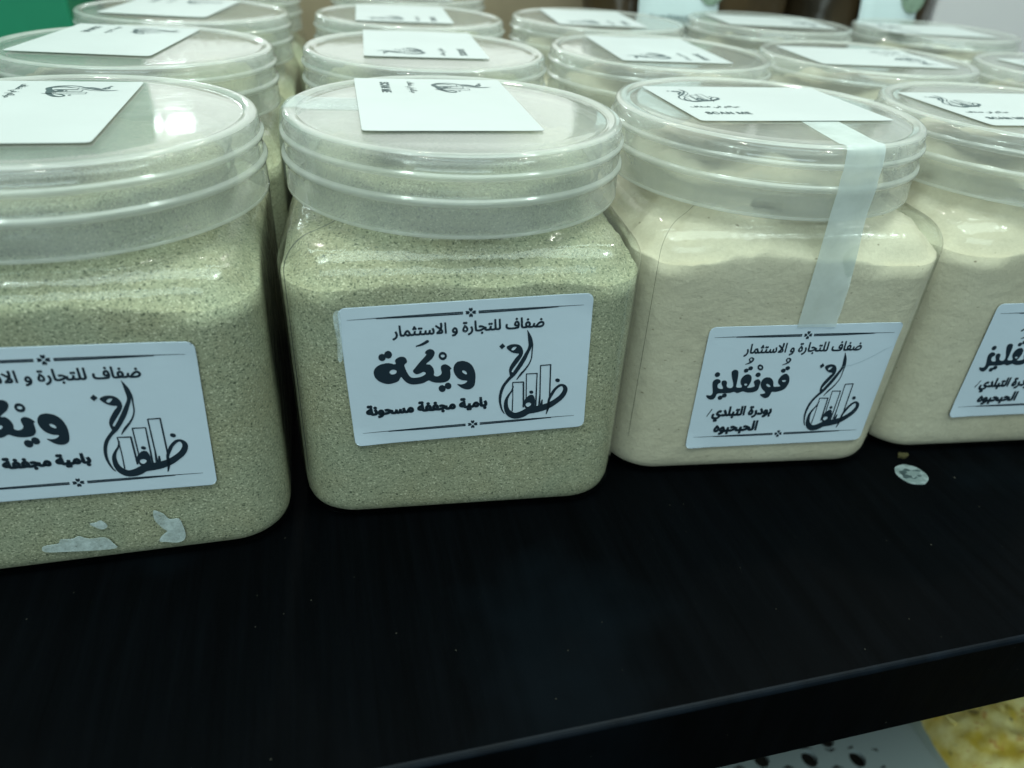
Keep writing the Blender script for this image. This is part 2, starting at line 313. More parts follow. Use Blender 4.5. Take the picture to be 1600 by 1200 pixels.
INK_OKRA = """S-160,1912,20 -1496,1910,16 -2536,1900,10 -3130,1895,5
S-160,1864,20 -1348,1870,20 -2388,1888,14
S280,1912,20 1549,1910,16 2536,1900,10 3100,1895,5
S280,1864,20 1408,1870,20 2395,1888,14
P85,1890 135,1940 200,1932 185,1890 200,1848 135,1840
P60,1915 10,1965 18,2030 60,2015 102,2030 110,1965
P35,1890 -15,1840 -80,1848 -65,1890 -80,1932 -15,1940
P60,1865 110,1815 102,1750 60,1765 18,1750 10,1815
S-190,-1788,20 -1500,-1790,16 -2518,-1800,10 -3100,-1805,5
S-190,-1836,20 -1354,-1830,20 -2372,-1812,14
S250,-1788,20 1501,-1790,16 2474,-1800,10 3030,-1805,5
S250,-1836,20 1362,-1830,20 2335,-1812,14
P55,-1810 105,-1760 170,-1768 155,-1810 170,-1852 105,-1860
P30,-1785 -20,-1735 -12,-1670 30,-1685 72,-1670 80,-1735
P5,-1810 -45,-1860 -110,-1852 -95,-1810 -110,-1768 -45,-1760
P30,-1835 80,-1885 72,-1950 30,-1935 -12,-1950 -20,-1885
T15;-2008,1207 -2020,1241 -1995,1251 -1974,1263 -1958,1275 -1945,1289 -1935,1303 -1928,1317 -1923,1331 -1921,1345 -1920,1358 -1920,1366 -1921,1374 -1922,1382 -1924,1390 -1927,1399 -1930,1409 -1947,1445 -1918,1462 -1909,1443 -1902,1424 -1896,1407 -1893,1390 -1890,1375 -1890,1361 -1891,1343 -1893,1326 -1898,1310 -1904,1295 -1911,1282 -1919,1269 -1929,1258 -1938,1248 -1949,1239 -1980,1219
T15;-1747,1308 -1767,1309 -1783,1311 -1796,1316 -1806,1322 -1814,1331 -1819,1341 -1823,1353 -1825,1368 -1826,1385 -1834,1630 -1802,1630 -1794,1399 -1793,1386 -1792,1374 -1790,1365 -1787,1358 -1782,1353 -1776,1349 -1768,1346 -1757,1345 -1743,1344 -1738,1344 -1734,1342 -1731,1339 -1729,1336 -1727,1332 -1727,1327 -1728,1322 -1729,1318 -1732,1314 -1737,1310 -1741,1308
T15;-1747,1308 -1743,1344 -1736,1345 -1730,1347 -1725,1350 -1721,1354 -1716,1360 -1712,1368 -1696,1401 -1690,1415 -1684,1427 -1677,1437 -1671,1445 -1664,1452 -1658,1458 -1652,1463 -1646,1466 -1640,1469 -1635,1471 -1629,1472 -1625,1472 -1616,1471 -1608,1469 -1601,1466 -1594,1460 -1588,1453 -1581,1444 -1575,1432 -1569,1418 -1563,1401 -1546,1364 -1541,1357 -1536,1352 -1530,1348 -1525,1346 -1518,1345 -1512,1344 -1507,1344 -1503,1342 -1500,1339 -1497,1336 -1496,1332 -1496,1327 -1496,1322 -1498,1318 -1501,1314 -1505,1310 -1510,1308 -1516,1308 -1526,1308 -1535,1310 -1544,1314 -1553,1318 -1560,1324 -1566,1332 -1561,1341 -1564,1333 -1568,1325 -1572,1319 -1577,1313 -1583,1309 -1589,1306 -1595,1303 -1602,1302 -1609,1301 -1617,1302 -1626,1304 -1636,1308 -1645,1313 -1653,1319 -1662,1326 -1670,1334 -1678,1343 -1684,1353 -1691,1340 -1698,1330 -1704,1323 -1711,1317 -1717,1313 -1724,1310 -1731,1309 -1738,1308|-1669,1387 -1665,1379 -1660,1372 -1655,1365 -1649,1359 -1644,1354 -1639,1350 -1634,1346 -1628,1343 -1623,1341 -1618,1339 -1613,1338 -1609,1338 -1600,1339 -1594,1343 -1588,1349 -1585,1357 -1586,1368 -1589,1380 -1596,1400 -1605,1419 -1608,1424 -1611,1428 -1615,1432 -1618,1434 -1623,1436 -1627,1436 -1631,1436 -1635,1434 -1640,1432 -1644,1428 -1649,1423 -1653,1417
T15;-1516,1308 -1512,1344 -1499,1345 -1489,1346 -1481,1348 -1474,1351 -1468,1355 -1464,1361 -1460,1368 -1457,1378 -1454,1389 -1445,1437 -1414,1430 -1418,1412 -1421,1393 -1423,1376 -1422,1363 -1421,1360 -1419,1356 -1416,1353 -1411,1351 -1406,1349 -1398,1347 -1363,1344 -1357,1344 -1353,1342 -1350,1339 -1348,1336 -1347,1332 -1347,1327 -1347,1322 -1349,1318 -1352,1314 -1356,1310 -1361,1308 -1367,1308 -1405,1311 -1414,1313 -1421,1316 -1427,1319 -1432,1324 -1435,1328 -1438,1334 -1439,1340 -1441,1347 -1442,1354 -1430,1353 -1435,1344 -1439,1337 -1444,1330 -1449,1325 -1455,1320 -1461,1316 -1468,1313 -1475,1311 -1484,1310
T15;-1436,1532 -1441,1533 -1446,1535 -1450,1539 -1454,1543 -1456,1548 -1456,1554 -1456,1560 -1454,1565 -1450,1570 -1446,1574 -1441,1576 -1436,1576 -1431,1576 -1426,1574 -1422,1570 -1419,1565 -1417,1560 -1417,1554 -1417,1548 -1419,1543 -1422,1539 -1426,1535 -1431,1533
T15;-1463,1483 -1469,1484 -1473,1486 -1478,1489 -1481,1494 -1483,1499 -1483,1505 -1483,1511 -1481,1516 -1478,1521 -1473,1524 -1469,1526 -1463,1527 -1458,1526 -1454,1524 -1450,1521 -1446,1516 -1444,1511 -1444,1505 -1444,1499 -1446,1494 -1450,1489 -1454,1486 -1458,1484
T15;-1409,1483 -1414,1484 -1419,1486 -1423,1489 -1426,1494 -1428,1499 -1429,1505 -1428,1511 -1426,1516 -1423,1521 -1419,1524 -1414,1526 -1409,1527 -1404,1526 -1399,1524 -1395,1521 -1392,1516 -1390,1511 -1389,1505 -1390,1499 -1392,1494 -1395,1489 -1399,1486 -1404,1484
T15;-1367,1308 -1363,1344 -1350,1345 -1340,1346 -1331,1348 -1325,1351 -1319,1355 -1314,1361 -1311,1368 -1308,1378 -1305,1389 -1296,1437 -1265,1430 -1269,1412 -1272,1393 -1273,1376 -1273,1363 -1272,1360 -1270,1356 -1267,1353 -1262,1351 -1256,1349 -1249,1347 -1213,1344 -1208,1344 -1204,1342 -1201,1339 -1199,1336 -1198,1332 -1197,1327 -1198,1322 -1200,1318 -1203,1314 -1207,1310 -1212,1308 -1217,1308 -1256,1311 -1265,1313 -1272,1316 -1278,1319 -1282,1324 -1286,1328 -1288,1334 -1290,1340 -1292,1347 -1293,1354 -1281,1353 -1285,1344 -1290,1337 -1295,1330 -1300,1325 -1306,1320 -1312,1316 -1319,1313 -1326,1311 -1335,1310
T15;-1260,1483 -1265,1484 -1270,1486 -1274,1489 -1277,1494 -1279,1499 -1280,1505 -1279,1511 -1277,1516 -1274,1521 -1270,1524 -1265,1526 -1260,1527 -1255,1526 -1250,1524 -1246,1521 -1243,1516 -1241,1511 -1240,1505 -1241,1499 -1243,1494 -1246,1489 -1250,1486 -1255,1484
T15;-1315,1483 -1320,1484 -1325,1486 -1329,1489 -1332,1494 -1334,1499 -1335,1505 -1334,1511 -1332,1516 -1329,1521 -1325,1524 -1320,1526 -1315,1527 -1310,1526 -1305,1524 -1301,1521 -1298,1516 -1296,1511 -1295,1505 -1296,1499 -1298,1494 -1301,1489 -1305,1486 -1310,1484
T15;-1217,1308 -1213,1344 -1205,1345 -1198,1345 -1193,1347 -1188,1349 -1183,1352 -1179,1357 -1176,1363 -1172,1372 -1169,1383 -1158,1433 -1128,1424 -1131,1407 -1135,1387 -1137,1368 -1136,1361 -1133,1355 -1129,1351 -1123,1347 -1113,1345 -1101,1344 -1094,1345 -1087,1345 -1082,1347 -1077,1349 -1073,1352 -1069,1357 -1066,1364 -1063,1373 -1060,1385 -1052,1436 -1021,1430 -1024,1410 -1027,1387 -1029,1368 -1028,1364 -1028,1360 -1026,1356 -1024,1353 -1020,1350 -1016,1348 -1010,1346 -1002,1345 -992,1344 -985,1345 -978,1346 -972,1348 -967,1350 -962,1354 -959,1359 -956,1366 -955,1374 -954,1383 -955,1395 -957,1410 -961,1426 -977,1477 -945,1490 -935,1458 -927,1422 -925,1410 -924,1400 -924,1390 -924,1377 -926,1365 -929,1354 -932,1344 -937,1335 -942,1328 -949,1322 -956,1317 -964,1313 -973,1310 -982,1308 -993,1308 -1004,1308 -1015,1310 -1023,1313 -1031,1317 -1037,1322 -1042,1328 -1046,1335 -1048,1344 -1050,1353 -1037,1353 -1042,1342 -1047,1332 -1053,1324 -1059,1318 -1066,1314 -1073,1311 -1083,1309 -1094,1308 -1106,1308 -1113,1308 -1120,1309 -1128,1311 -1135,1315 -1142,1319 -1147,1325 -1152,1334 -1156,1344 -1157,1357 -1145,1360 -1150,1346 -1156,1335 -1162,1326 -1169,1319 -1177,1315 -1185,1311 -1195,1309 -1206,1308
T15;-747,1550 -748,1574 -751,1602 -754,1625 -720,1630 -717,1606 -715,1577 -714,1554 -717,1512 -725,1472 -729,1459 -734,1446 -740,1434 -744,1424 -752,1410 -762,1397 -772,1384 -783,1371 -796,1359 -810,1347 -760,1347 -752,1347 -745,1348 -739,1351 -735,1353 -732,1357 -729,1361 -728,1365 -727,1369 -727,1374 -728,1383 -733,1393 -740,1404 -776,1445 -827,1491 -888,1542 -869,1571 -804,1516 -756,1471 -723,1433 -715,1422 -708,1411 -703,1401 -700,1390 -698,1380 -697,1370 -697,1364 -698,1357 -700,1350 -703,1343 -706,1337 -711,1330 -716,1325 -723,1320 -731,1316 -741,1312 -753,1311 -766,1310 -858,1310 -858,1346 -832,1368 -811,1390 -793,1411 -778,1432 -766,1454 -758,1476 -752,1500 -748,1524
T15;-634,1310 -642,1630 -610,1630 -602,1310
T15;-445,1207 -452,1244 -408,1254 -395,1259 -383,1265 -373,1272 -364,1281 -357,1292 -350,1304 -346,1318 -343,1335 -342,1353 -343,1363 -344,1371 -345,1380 -347,1388 -349,1396 -352,1403 -355,1409 -359,1414 -363,1418 -368,1422 -373,1424 -378,1424 -384,1423 -390,1421 -395,1416 -400,1411 -404,1404 -407,1396 -409,1388 -410,1380 -411,1372 -410,1366 -409,1361 -407,1356 -405,1352 -401,1348 -396,1345 -390,1343 -383,1342 -375,1342 -368,1342 -360,1343 -352,1344 -344,1346 -338,1349 -332,1352 -330,1320 -337,1316 -344,1312 -353,1310 -361,1308 -370,1307 -379,1306 -389,1307 -398,1308 -406,1310 -413,1313 -420,1316 -426,1321 -431,1326 -435,1331 -438,1338 -441,1346 -442,1354 -442,1363 -442,1375 -440,1386 -438,1398 -434,1409 -429,1419 -424,1429 -418,1438 -411,1446 -403,1452 -394,1457 -385,1460 -375,1461 -365,1460 -356,1457 -347,1452 -340,1445 -333,1437 -327,1427 -322,1416 -318,1404 -315,1392 -313,1378 -312,1365 -311,1351 -313,1324 -318,1300 -326,1279 -338,1260 -353,1244 -371,1231 -393,1220 -417,1212
T15;-101,1310 -113,1311 -125,1313 -136,1318 -145,1324 -154,1331 -160,1341 -165,1352 -168,1366 -169,1381 -168,1395 -164,1411 -156,1429 -145,1449 -130,1469 -110,1490 -103,1466 -130,1493 -109,1521 -71,1482 -60,1467 -50,1452 -42,1437 -36,1421 -33,1404 -31,1387 -32,1379 -33,1372 -35,1363 -37,1355 -41,1346 -45,1338 -51,1330 -58,1324 -67,1318 -76,1313 -88,1311|-101,1347 -92,1347 -85,1349 -78,1352 -72,1356 -68,1361 -64,1366 -62,1373 -60,1380 -60,1388 -60,1396 -61,1404 -63,1412 -66,1420 -71,1429 -77,1439 -85,1449 -95,1460 -108,1472 -90,1473 -100,1463 -108,1453 -116,1442 -122,1432 -128,1422 -132,1411 -135,1402 -137,1393 -138,1384 -137,1373 -133,1363 -127,1356 -120,1351 -111,1348
T15;-70,1561 -76,1562 -80,1564 -84,1567 -88,1572 -90,1577 -90,1583 -90,1588 -88,1594 -84,1598 -80,1602 -76,1604 -70,1605 -65,1604 -61,1602 -56,1598 -53,1594 -51,1588 -51,1583 -51,1577 -53,1572 -56,1567 -61,1564 -65,1562
T15;-125,1561 -130,1562 -135,1564 -139,1567 -142,1572 -144,1577 -145,1583 -144,1588 -142,1594 -139,1598 -135,1602 -130,1604 -125,1605 -120,1604 -115,1602 -111,1598 -108,1594 -106,1588 -105,1583 -106,1577 -108,1572 -111,1567 -115,1564 -120,1562
T15;-18,1207 -29,1241 -5,1251 16,1263 33,1275 46,1289 56,1303 63,1317 67,1331 70,1345 71,1358 71,1366 70,1374 69,1382 67,1390 64,1399 60,1409 43,1445 73,1462 82,1443 89,1424 94,1407 98,1390 100,1375 101,1361 100,1343 97,1326 93,1310 87,1295 80,1282 71,1269 62,1258 52,1248 42,1239 10,1219
T15;244,1308 224,1309 208,1311 195,1316 185,1322 177,1331 171,1341 168,1353 165,1368 164,1385 156,1630 189,1630 197,1399 198,1386 199,1374 201,1365 204,1358 208,1353 214,1349 223,1346 234,1345 248,1344 253,1344 257,1342 260,1339 262,1336 263,1332 264,1327 263,1322 261,1318 258,1314 254,1310 249,1308
T15;498,1308 468,1310 459,1312 450,1315 442,1319 435,1325 429,1331 424,1339 419,1348 415,1360 412,1373 436,1388 439,1377 444,1368 448,1361 454,1355 461,1351 469,1348 479,1346 490,1345 502,1344 508,1344 512,1342 515,1339 517,1336 518,1332 518,1327 518,1322 516,1318 513,1314 509,1310 504,1308
T15;244,1308 247,1344 288,1348 327,1358 364,1375 398,1397 391,1403 383,1409 374,1415 365,1420 355,1423 344,1427 333,1429 322,1430 310,1431 298,1430 287,1429 274,1426 268,1460 289,1466 310,1468 324,1467 336,1465 348,1462 359,1458 369,1453 378,1448 404,1432 428,1419 436,1416 444,1414 452,1413 460,1413 463,1381 452,1380 442,1378 432,1375 403,1362 374,1344 341,1327 299,1313 282,1310 264,1308
T15;348,1227 343,1227 338,1230 334,1233 331,1238 329,1243 328,1249 329,1254 331,1260 334,1264 338,1268 343,1270 348,1271 353,1270 358,1268 362,1264 365,1260 367,1254 368,1249 367,1243 365,1238 362,1233 358,1230 353,1227
T15;498,1308 502,1344 515,1345 525,1346 534,1348 541,1351 546,1355 551,1361 554,1368 557,1378 560,1389 569,1437 600,1430 596,1412 593,1393 592,1376 592,1363 593,1360 595,1356 598,1353 603,1351 609,1349 616,1347 652,1344 657,1344 661,1342 664,1339 666,1336 667,1332 668,1327 667,1322 665,1318 662,1314 658,1310 653,1308 648,1308 609,1311 600,1313 593,1316 587,1319 583,1324 579,1328 577,1334 575,1340 573,1347 572,1354 584,1353 580,1344 575,1337 570,1330 565,1325 559,1320 553,1316 546,1313 539,1311 530,1310
T15;605,1483 600,1484 595,1486 591,1489 588,1494 586,1499 585,1505 586,1511 588,1516 591,1521 595,1524 600,1526 605,1527 610,1526 615,1524 619,1521 622,1516 624,1511 625,1505 624,1499 622,1494 619,1489 615,1486 610,1484
T15;550,1483 545,1484 540,1486 536,1489 533,1494 531,1499 530,1505 531,1511 533,1516 536,1521 540,1524 545,1526 550,1527 556,1526 560,1524 564,1521 567,1516 569,1511 570,1505 569,1499 567,1494 564,1489 560,1486 556,1484
T15;648,1308 651,1344 665,1345 676,1347 683,1349 688,1354 692,1359 694,1367 694,1402 688,1630 721,1630 727,1403 728,1389 730,1377 734,1367 738,1359 743,1354 750,1349 756,1347 764,1345 772,1344 777,1344 781,1342 784,1339 786,1336 787,1332 788,1327 787,1322 785,1318 782,1314 778,1310 773,1308 768,1308 757,1308 748,1310 740,1314 733,1318 727,1323 723,1329 719,1336 716,1343 714,1350 723,1349 720,1340 715,1333 710,1326 703,1321 695,1316 686,1312 675,1310 662,1308
T15;768,1308 771,1344 785,1345 796,1347 803,1349 808,1354 812,1359 814,1367 814,1402 807,1630 839,1630 847,1406 846,1364 844,1352 840,1342 835,1333 829,1325 821,1319 811,1314 799,1311 784,1308
T15;1135,1301 1146,1337 1196,1337 1243,1338 1282,1341 1292,1343 1299,1345 1305,1348 1311,1355 1317,1364 1320,1375 1322,1389 1323,1406 1323,1427 1323,1436 1322,1445 1321,1454 1319,1462 1317,1469 1314,1476 1310,1482 1307,1488 1302,1492 1298,1495 1293,1497 1287,1498 1281,1497 1276,1494 1271,1490 1266,1484 1262,1477 1259,1470 1257,1462 1255,1454 1255,1446 1255,1440 1257,1434 1258,1430 1261,1425 1265,1422 1270,1419 1276,1417 1283,1416 1291,1415 1298,1416 1306,1416 1314,1418 1321,1420 1328,1422 1334,1425 1336,1394 1331,1391 1327,1388 1321,1386 1316,1384 1310,1382 1305,1381 1287,1380 1274,1381 1263,1383 1252,1386 1244,1391 1237,1397 1231,1405 1227,1414 1224,1425 1223,1437 1224,1448 1226,1460 1228,1471 1232,1482 1236,1493 1242,1503 1248,1512 1255,1519 1263,1526 1272,1531 1281,1533 1291,1534 1304,1533 1316,1527 1326,1519 1335,1507 1342,1494 1348,1478 1351,1461 1354,1443 1355,1424 1352,1383 1350,1371 1348,1359 1344,1349 1340,1340 1335,1331 1329,1323 1323,1318 1314,1314 1302,1310 1257,1304 1199,1301
T15;1135,1301 1073,1306 1056,1310 1041,1315 1028,1322 1017,1330 1008,1339 1001,1350 996,1362 993,1376 991,1392 993,1415 997,1439 1003,1462 1033,1453 1029,1437 1026,1419 1024,1402 1025,1387 1029,1375 1035,1364 1044,1356 1056,1349 1072,1344 1092,1340 1116,1338 1146,1337 1154,1315
T15;1283,1581 1278,1581 1273,1583 1269,1587 1266,1592 1264,1597 1263,1602 1264,1608 1266,1613 1269,1618 1273,1622 1278,1624 1283,1625 1288,1624 1293,1622 1297,1618 1300,1613 1302,1608 1303,1602 1302,1597 1300,1592 1297,1587 1293,1583 1288,1581
T15;1489,1308 1469,1309 1453,1311 1440,1316 1430,1322 1422,1331 1417,1341 1413,1353 1411,1368 1409,1385 1401,1630 1434,1630 1442,1399 1443,1386 1444,1374 1446,1365 1449,1358 1453,1353 1460,1349 1468,1346 1479,1345 1493,1344 1498,1344 1502,1342 1505,1339 1507,1336 1509,1332 1509,1327 1508,1322 1506,1318 1503,1314 1499,1310 1494,1308
T15;1489,1308 1493,1344 1514,1345 1535,1346 1555,1348 1572,1352 1581,1356 1589,1360 1598,1365 1605,1371 1611,1377 1617,1385 1621,1393 1623,1402 1624,1412 1624,1419 1622,1426 1620,1433 1616,1440 1612,1446 1608,1452 1602,1456 1597,1458 1590,1459 1584,1458 1578,1456 1572,1452 1567,1447 1563,1441 1559,1433 1556,1426 1555,1418 1554,1410 1555,1401 1557,1392 1561,1384 1565,1377 1571,1370 1577,1365 1583,1360 1590,1355 1596,1352 1558,1339 1543,1354 1538,1361 1533,1369 1528,1378 1524,1388 1522,1399 1521,1411 1522,1422 1524,1434 1527,1444 1531,1454 1537,1463 1543,1471 1550,1478 1557,1484 1565,1489 1574,1493 1582,1495 1591,1496 1604,1495 1615,1490 1626,1484 1635,1475 1643,1465 1649,1453 1653,1441 1656,1428 1657,1414 1656,1402 1654,1390 1651,1380 1646,1370 1640,1361 1633,1352 1625,1344 1617,1338 1608,1331 1577,1318 1557,1313 1535,1310 1511,1308
T15;1687,1308 1646,1311 1605,1318 1574,1329 1601,1351 1630,1348 1663,1345 1691,1344 1696,1344 1700,1342 1703,1339 1705,1336 1706,1332 1707,1327 1706,1322 1704,1318 1701,1314 1697,1310 1692,1308
T15;1588,1542 1582,1543 1578,1545 1574,1548 1570,1553 1568,1558 1568,1564 1568,1570 1570,1575 1574,1580 1578,1583 1582,1586 1588,1586 1593,1586 1597,1583 1602,1580 1605,1575 1607,1570 1607,1564 1607,1558 1605,1553 1602,1548 1597,1545 1593,1543
T15;1880,1302 1821,1305 1807,1307 1794,1310 1783,1314 1774,1318 1766,1323 1760,1328 1756,1335 1752,1342 1750,1350 1759,1353 1752,1340 1745,1330 1738,1322 1730,1317 1722,1313 1713,1310 1687,1308 1691,1344 1700,1345 1707,1346 1714,1349 1720,1353 1724,1358 1729,1364 1732,1371 1736,1380 1739,1391 1748,1433 1778,1425 1773,1405 1770,1389 1769,1378 1770,1371 1771,1365 1774,1359 1777,1355 1783,1351 1790,1347 1800,1345 1812,1342 1826,1341 1888,1339 1935,1342 1948,1345 1960,1349 1970,1353 1979,1359 1986,1365 1992,1371 1996,1379 1998,1387 1999,1396 1999,1403 1997,1409 1995,1415 1991,1422 1987,1427 1981,1432 1974,1436 1966,1438 1957,1439 1944,1437 1931,1434 1919,1427 1906,1419 1894,1410 1883,1399 1852,1365 1831,1335 1796,1336 1827,1384 1866,1429 1881,1442 1896,1453 1911,1463 1927,1470 1943,1474 1959,1475 1973,1474 1986,1471 1997,1465 2007,1458 2015,1449 2021,1438 2026,1426 2029,1413 2030,1400 2028,1382 2024,1366 2016,1351 2005,1337 1989,1325 1970,1315 1945,1308 1915,1303
T15;1948,1521 1942,1522 1938,1524 1933,1528 1930,1532 1928,1538 1928,1543 1928,1549 1930,1554 1933,1559 1938,1563 1942,1565 1948,1566 1953,1565 1957,1563 1961,1559 1965,1554 1967,1549 1967,1543 1967,1538 1965,1532 1961,1528 1957,1524 1953,1522
P-183,395 -44,336 60,218 120,61 145,-107 135,-302 101,-455 19,-546 -100,-568 -218,-522 -312,-441 -375,-356 -253,-376 -147,-345 -93,-274 -229,-238 -346,-157 -426,-25 -460,129 -436,263 -366,365 -275,397|-183,84 -113,34 -94,-51 -148,-38 -201,9 -224,66
P-510,170 -547,138 -546,-13 -566,-150 -648,-239 -787,-267 -937,-257 -1062,-212 -1153,-161 -1268,-219 -1406,-252 -1588,-256 -1722,-201 -1818,-95 -1891,21 -1964,-95 -2079,-152 -2236,-177 -2389,-134 -2516,-40 -2595,89 -2611,225 -2577,341 -2483,438 -2349,491 -2196,504 -2012,453 -2018,553 -1970,628 -1858,676 -1750,648 -1699,551 -1709,473 -1772,412 -1765,319 -1727,181 -1666,40 -1579,-29 -1398,-27 -1261,28 -1218,92 -1280,139 -1349,104 -1462,74 -1539,123 -1558,205 -1499,281 -1335,492 -1174,676 -1205,731 -1170,807 -1069,855 -970,803 -945,696 -1021,544 -1193,386 -1093,358 -1017,249 -986,111 -1000,3 -921,-46 -829,-14 -786,65 -802,202 -778,295 -686,332 -584,277|-2088,282 -2012,248 -1998,193 -2052,136 -2140,134 -2188,192 -2167,249
P-2250,686 -2266,629 -2305,590 -2354,578 -2402,598 -2434,644 -2443,703 -2427,760 -2388,799 -2339,811 -2292,791 -2259,746
P-2078,760 -2095,700 -2135,659 -2187,647 -2237,668 -2271,716 -2281,777 -2264,836 -2224,877 -2173,889 -2123,869 -2088,821
P-698,-478 -712,-536 -749,-576 -798,-587 -846,-566 -881,-519 -893,-458 -879,-400 -842,-361 -794,-350 -745,-371 -710,-417
P-534,-404 -547,-460 -582,-497 -628,-508 -675,-488 -708,-443 -720,-386 -707,-331 -672,-293 -626,-283 -579,-303 -546,-347
P-621,594 -633,537 -665,494 -711,472 -761,476 -806,506 -836,555 -846,613 -834,670 -802,713 -757,734 -707,730 -662,701 -632,652|-679,599 -685,579 -701,564 -723,557 -747,559 -769,570 -783,588 -788,608 -783,628 -767,643 -745,650 -721,648 -699,637 -685,620
S-1418,970,19 -1251,1021,40 -1117,1100,45
T31;-2732,-1189 -2746,-1188 -2759,-1186 -2770,-1182 -2781,-1177 -2790,-1169 -2797,-1159 -2803,-1147 -2807,-1133 -2808,-1115 -2815,-967 -2782,-967 -2776,-1107 -2774,-1120 -2772,-1130 -2769,-1137 -2764,-1143 -2759,-1148 -2753,-1151 -2745,-1152 -2737,-1153 -2728,-1154 -2723,-1154 -2718,-1156 -2715,-1159 -2713,-1162 -2712,-1166 -2712,-1170 -2712,-1175 -2714,-1179 -2717,-1183 -2721,-1186 -2726,-1188|-2793,-1142 -2808,-1146 -2823,-1149 -2838,-1150 -2852,-1149 -2865,-1146 -2878,-1143 -2889,-1137 -2898,-1131 -2906,-1123 -2912,-1114 -2915,-1103 -2916,-1092 -2915,-1080 -2913,-1069 -2908,-1058 -2901,-1048 -2893,-1039 -2884,-1030 -2873,-1022 -2861,-1015 -2849,-1009 -2835,-1004 -2821,-1001 -2806,-998 -2800,-1034 -2813,-1035 -2825,-1037 -2836,-1040 -2846,-1043 -2855,-1047 -2862,-1052 -2869,-1057 -2874,-1063 -2879,-1069 -2882,-1075 -2884,-1080 -2884,-1086 -2884,-1092 -2882,-1097 -2878,-1101 -2873,-1105 -2868,-1108 -2861,-1111 -2854,-1112 -2847,-1114 -2839,-1114 -2816,-1114 -2808,-1112 -2802,-1111 -2796,-1109
T31;-2801,-918 -2807,-918 -2812,-916 -2816,-912 -2819,-908 -2821,-903 -2822,-897 -2821,-892 -2819,-887 -2816,-883 -2812,-879 -2807,-877 -2801,-876 -2796,-877 -2792,-879 -2787,-883 -2784,-887 -2782,-892 -2782,-897 -2782,-903 -2784,-908 -2787,-912 -2792,-916 -2796,-918
T31;-2857,-918 -2862,-918 -2867,-916 -2871,-912 -2875,-908 -2877,-903 -2877,-897 -2877,-892 -2875,-887 -2871,-883 -2867,-879 -2862,-877 -2857,-876 -2852,-877 -2847,-879 -2843,-883 -2840,-887 -2838,-892 -2837,-897 -2838,-903 -2840,-908 -2843,-912 -2847,-916 -2852,-918
T31;-2732,-1189 -2728,-1154 -2715,-1153 -2705,-1153 -2696,-1151 -2689,-1149 -2683,-1145 -2679,-1141 -2676,-1135 -2674,-1127 -2674,-1117 -2674,-1110 -2675,-1101 -2677,-1092 -2686,-1061 -2697,-1028 -2664,-1015 -2654,-1046 -2646,-1081 -2645,-1092 -2643,-1101 -2643,-1110 -2644,-1121 -2645,-1131 -2647,-1140 -2649,-1149 -2653,-1156 -2657,-1162 -2662,-1168 -2668,-1173 -2675,-1177 -2682,-1181 -2690,-1184 -2699,-1186
T31;-2680,-971 -2685,-970 -2690,-968 -2694,-965 -2698,-960 -2700,-956 -2700,-950 -2700,-945 -2698,-940 -2694,-935 -2690,-932 -2685,-930 -2680,-929 -2675,-930 -2670,-932 -2666,-935 -2663,-940 -2661,-945 -2660,-950 -2661,-956 -2663,-960 -2666,-965 -2670,-968 -2675,-970
T31;-2599,-1284 -2607,-1249 -2562,-1240 -2549,-1235 -2537,-1229 -2527,-1222 -2518,-1214 -2510,-1204 -2504,-1192 -2499,-1179 -2497,-1163 -2496,-1145 -2497,-1127 -2500,-1111 -2506,-1097 -2513,-1087 -2522,-1080 -2532,-1078 -2538,-1079 -2543,-1081 -2548,-1085 -2553,-1090 -2557,-1096 -2560,-1103 -2563,-1111 -2564,-1119 -2565,-1128 -2564,-1133 -2563,-1137 -2561,-1141 -2559,-1144 -2556,-1146 -2552,-1148 -2547,-1150 -2542,-1151 -2536,-1152 -2513,-1154 -2428,-1154 -2423,-1154 -2418,-1156 -2415,-1159 -2413,-1162 -2412,-1166 -2412,-1170 -2412,-1175 -2414,-1179 -2417,-1183 -2421,-1186 -2426,-1188 -2432,-1189 -2529,-1189 -2540,-1188 -2552,-1186 -2562,-1183 -2572,-1179 -2580,-1173 -2587,-1166 -2593,-1157 -2596,-1147 -2597,-1135 -2596,-1123 -2595,-1112 -2592,-1101 -2588,-1090 -2583,-1081 -2577,-1071 -2571,-1063 -2564,-1057 -2556,-1051 -2547,-1047 -2538,-1044 -2529,-1043 -2517,-1045 -2506,-1048 -2496,-1055 -2487,-1064 -2479,-1075 -2473,-1089 -2468,-1106 -2465,-1126 -2464,-1148 -2466,-1173 -2471,-1196 -2479,-1216 -2491,-1234 -2506,-1249 -2525,-1262 -2546,-1272 -2571,-1279
T31;-2174,-1189 -2205,-1186 -2214,-1184 -2223,-1181 -2231,-1178 -2238,-1173 -2244,-1167 -2250,-1159 -2254,-1150 -2258,-1139 -2261,-1127 -2237,-1112 -2234,-1123 -2229,-1131 -2225,-1138 -2219,-1143 -2212,-1147 -2204,-1150 -2194,-1152 -2183,-1153 -2170,-1154 -2165,-1154 -2161,-1156 -2157,-1159 -2155,-1162 -2154,-1166 -2154,-1170 -2154,-1175 -2156,-1179 -2159,-1183 -2163,-1186 -2168,-1188
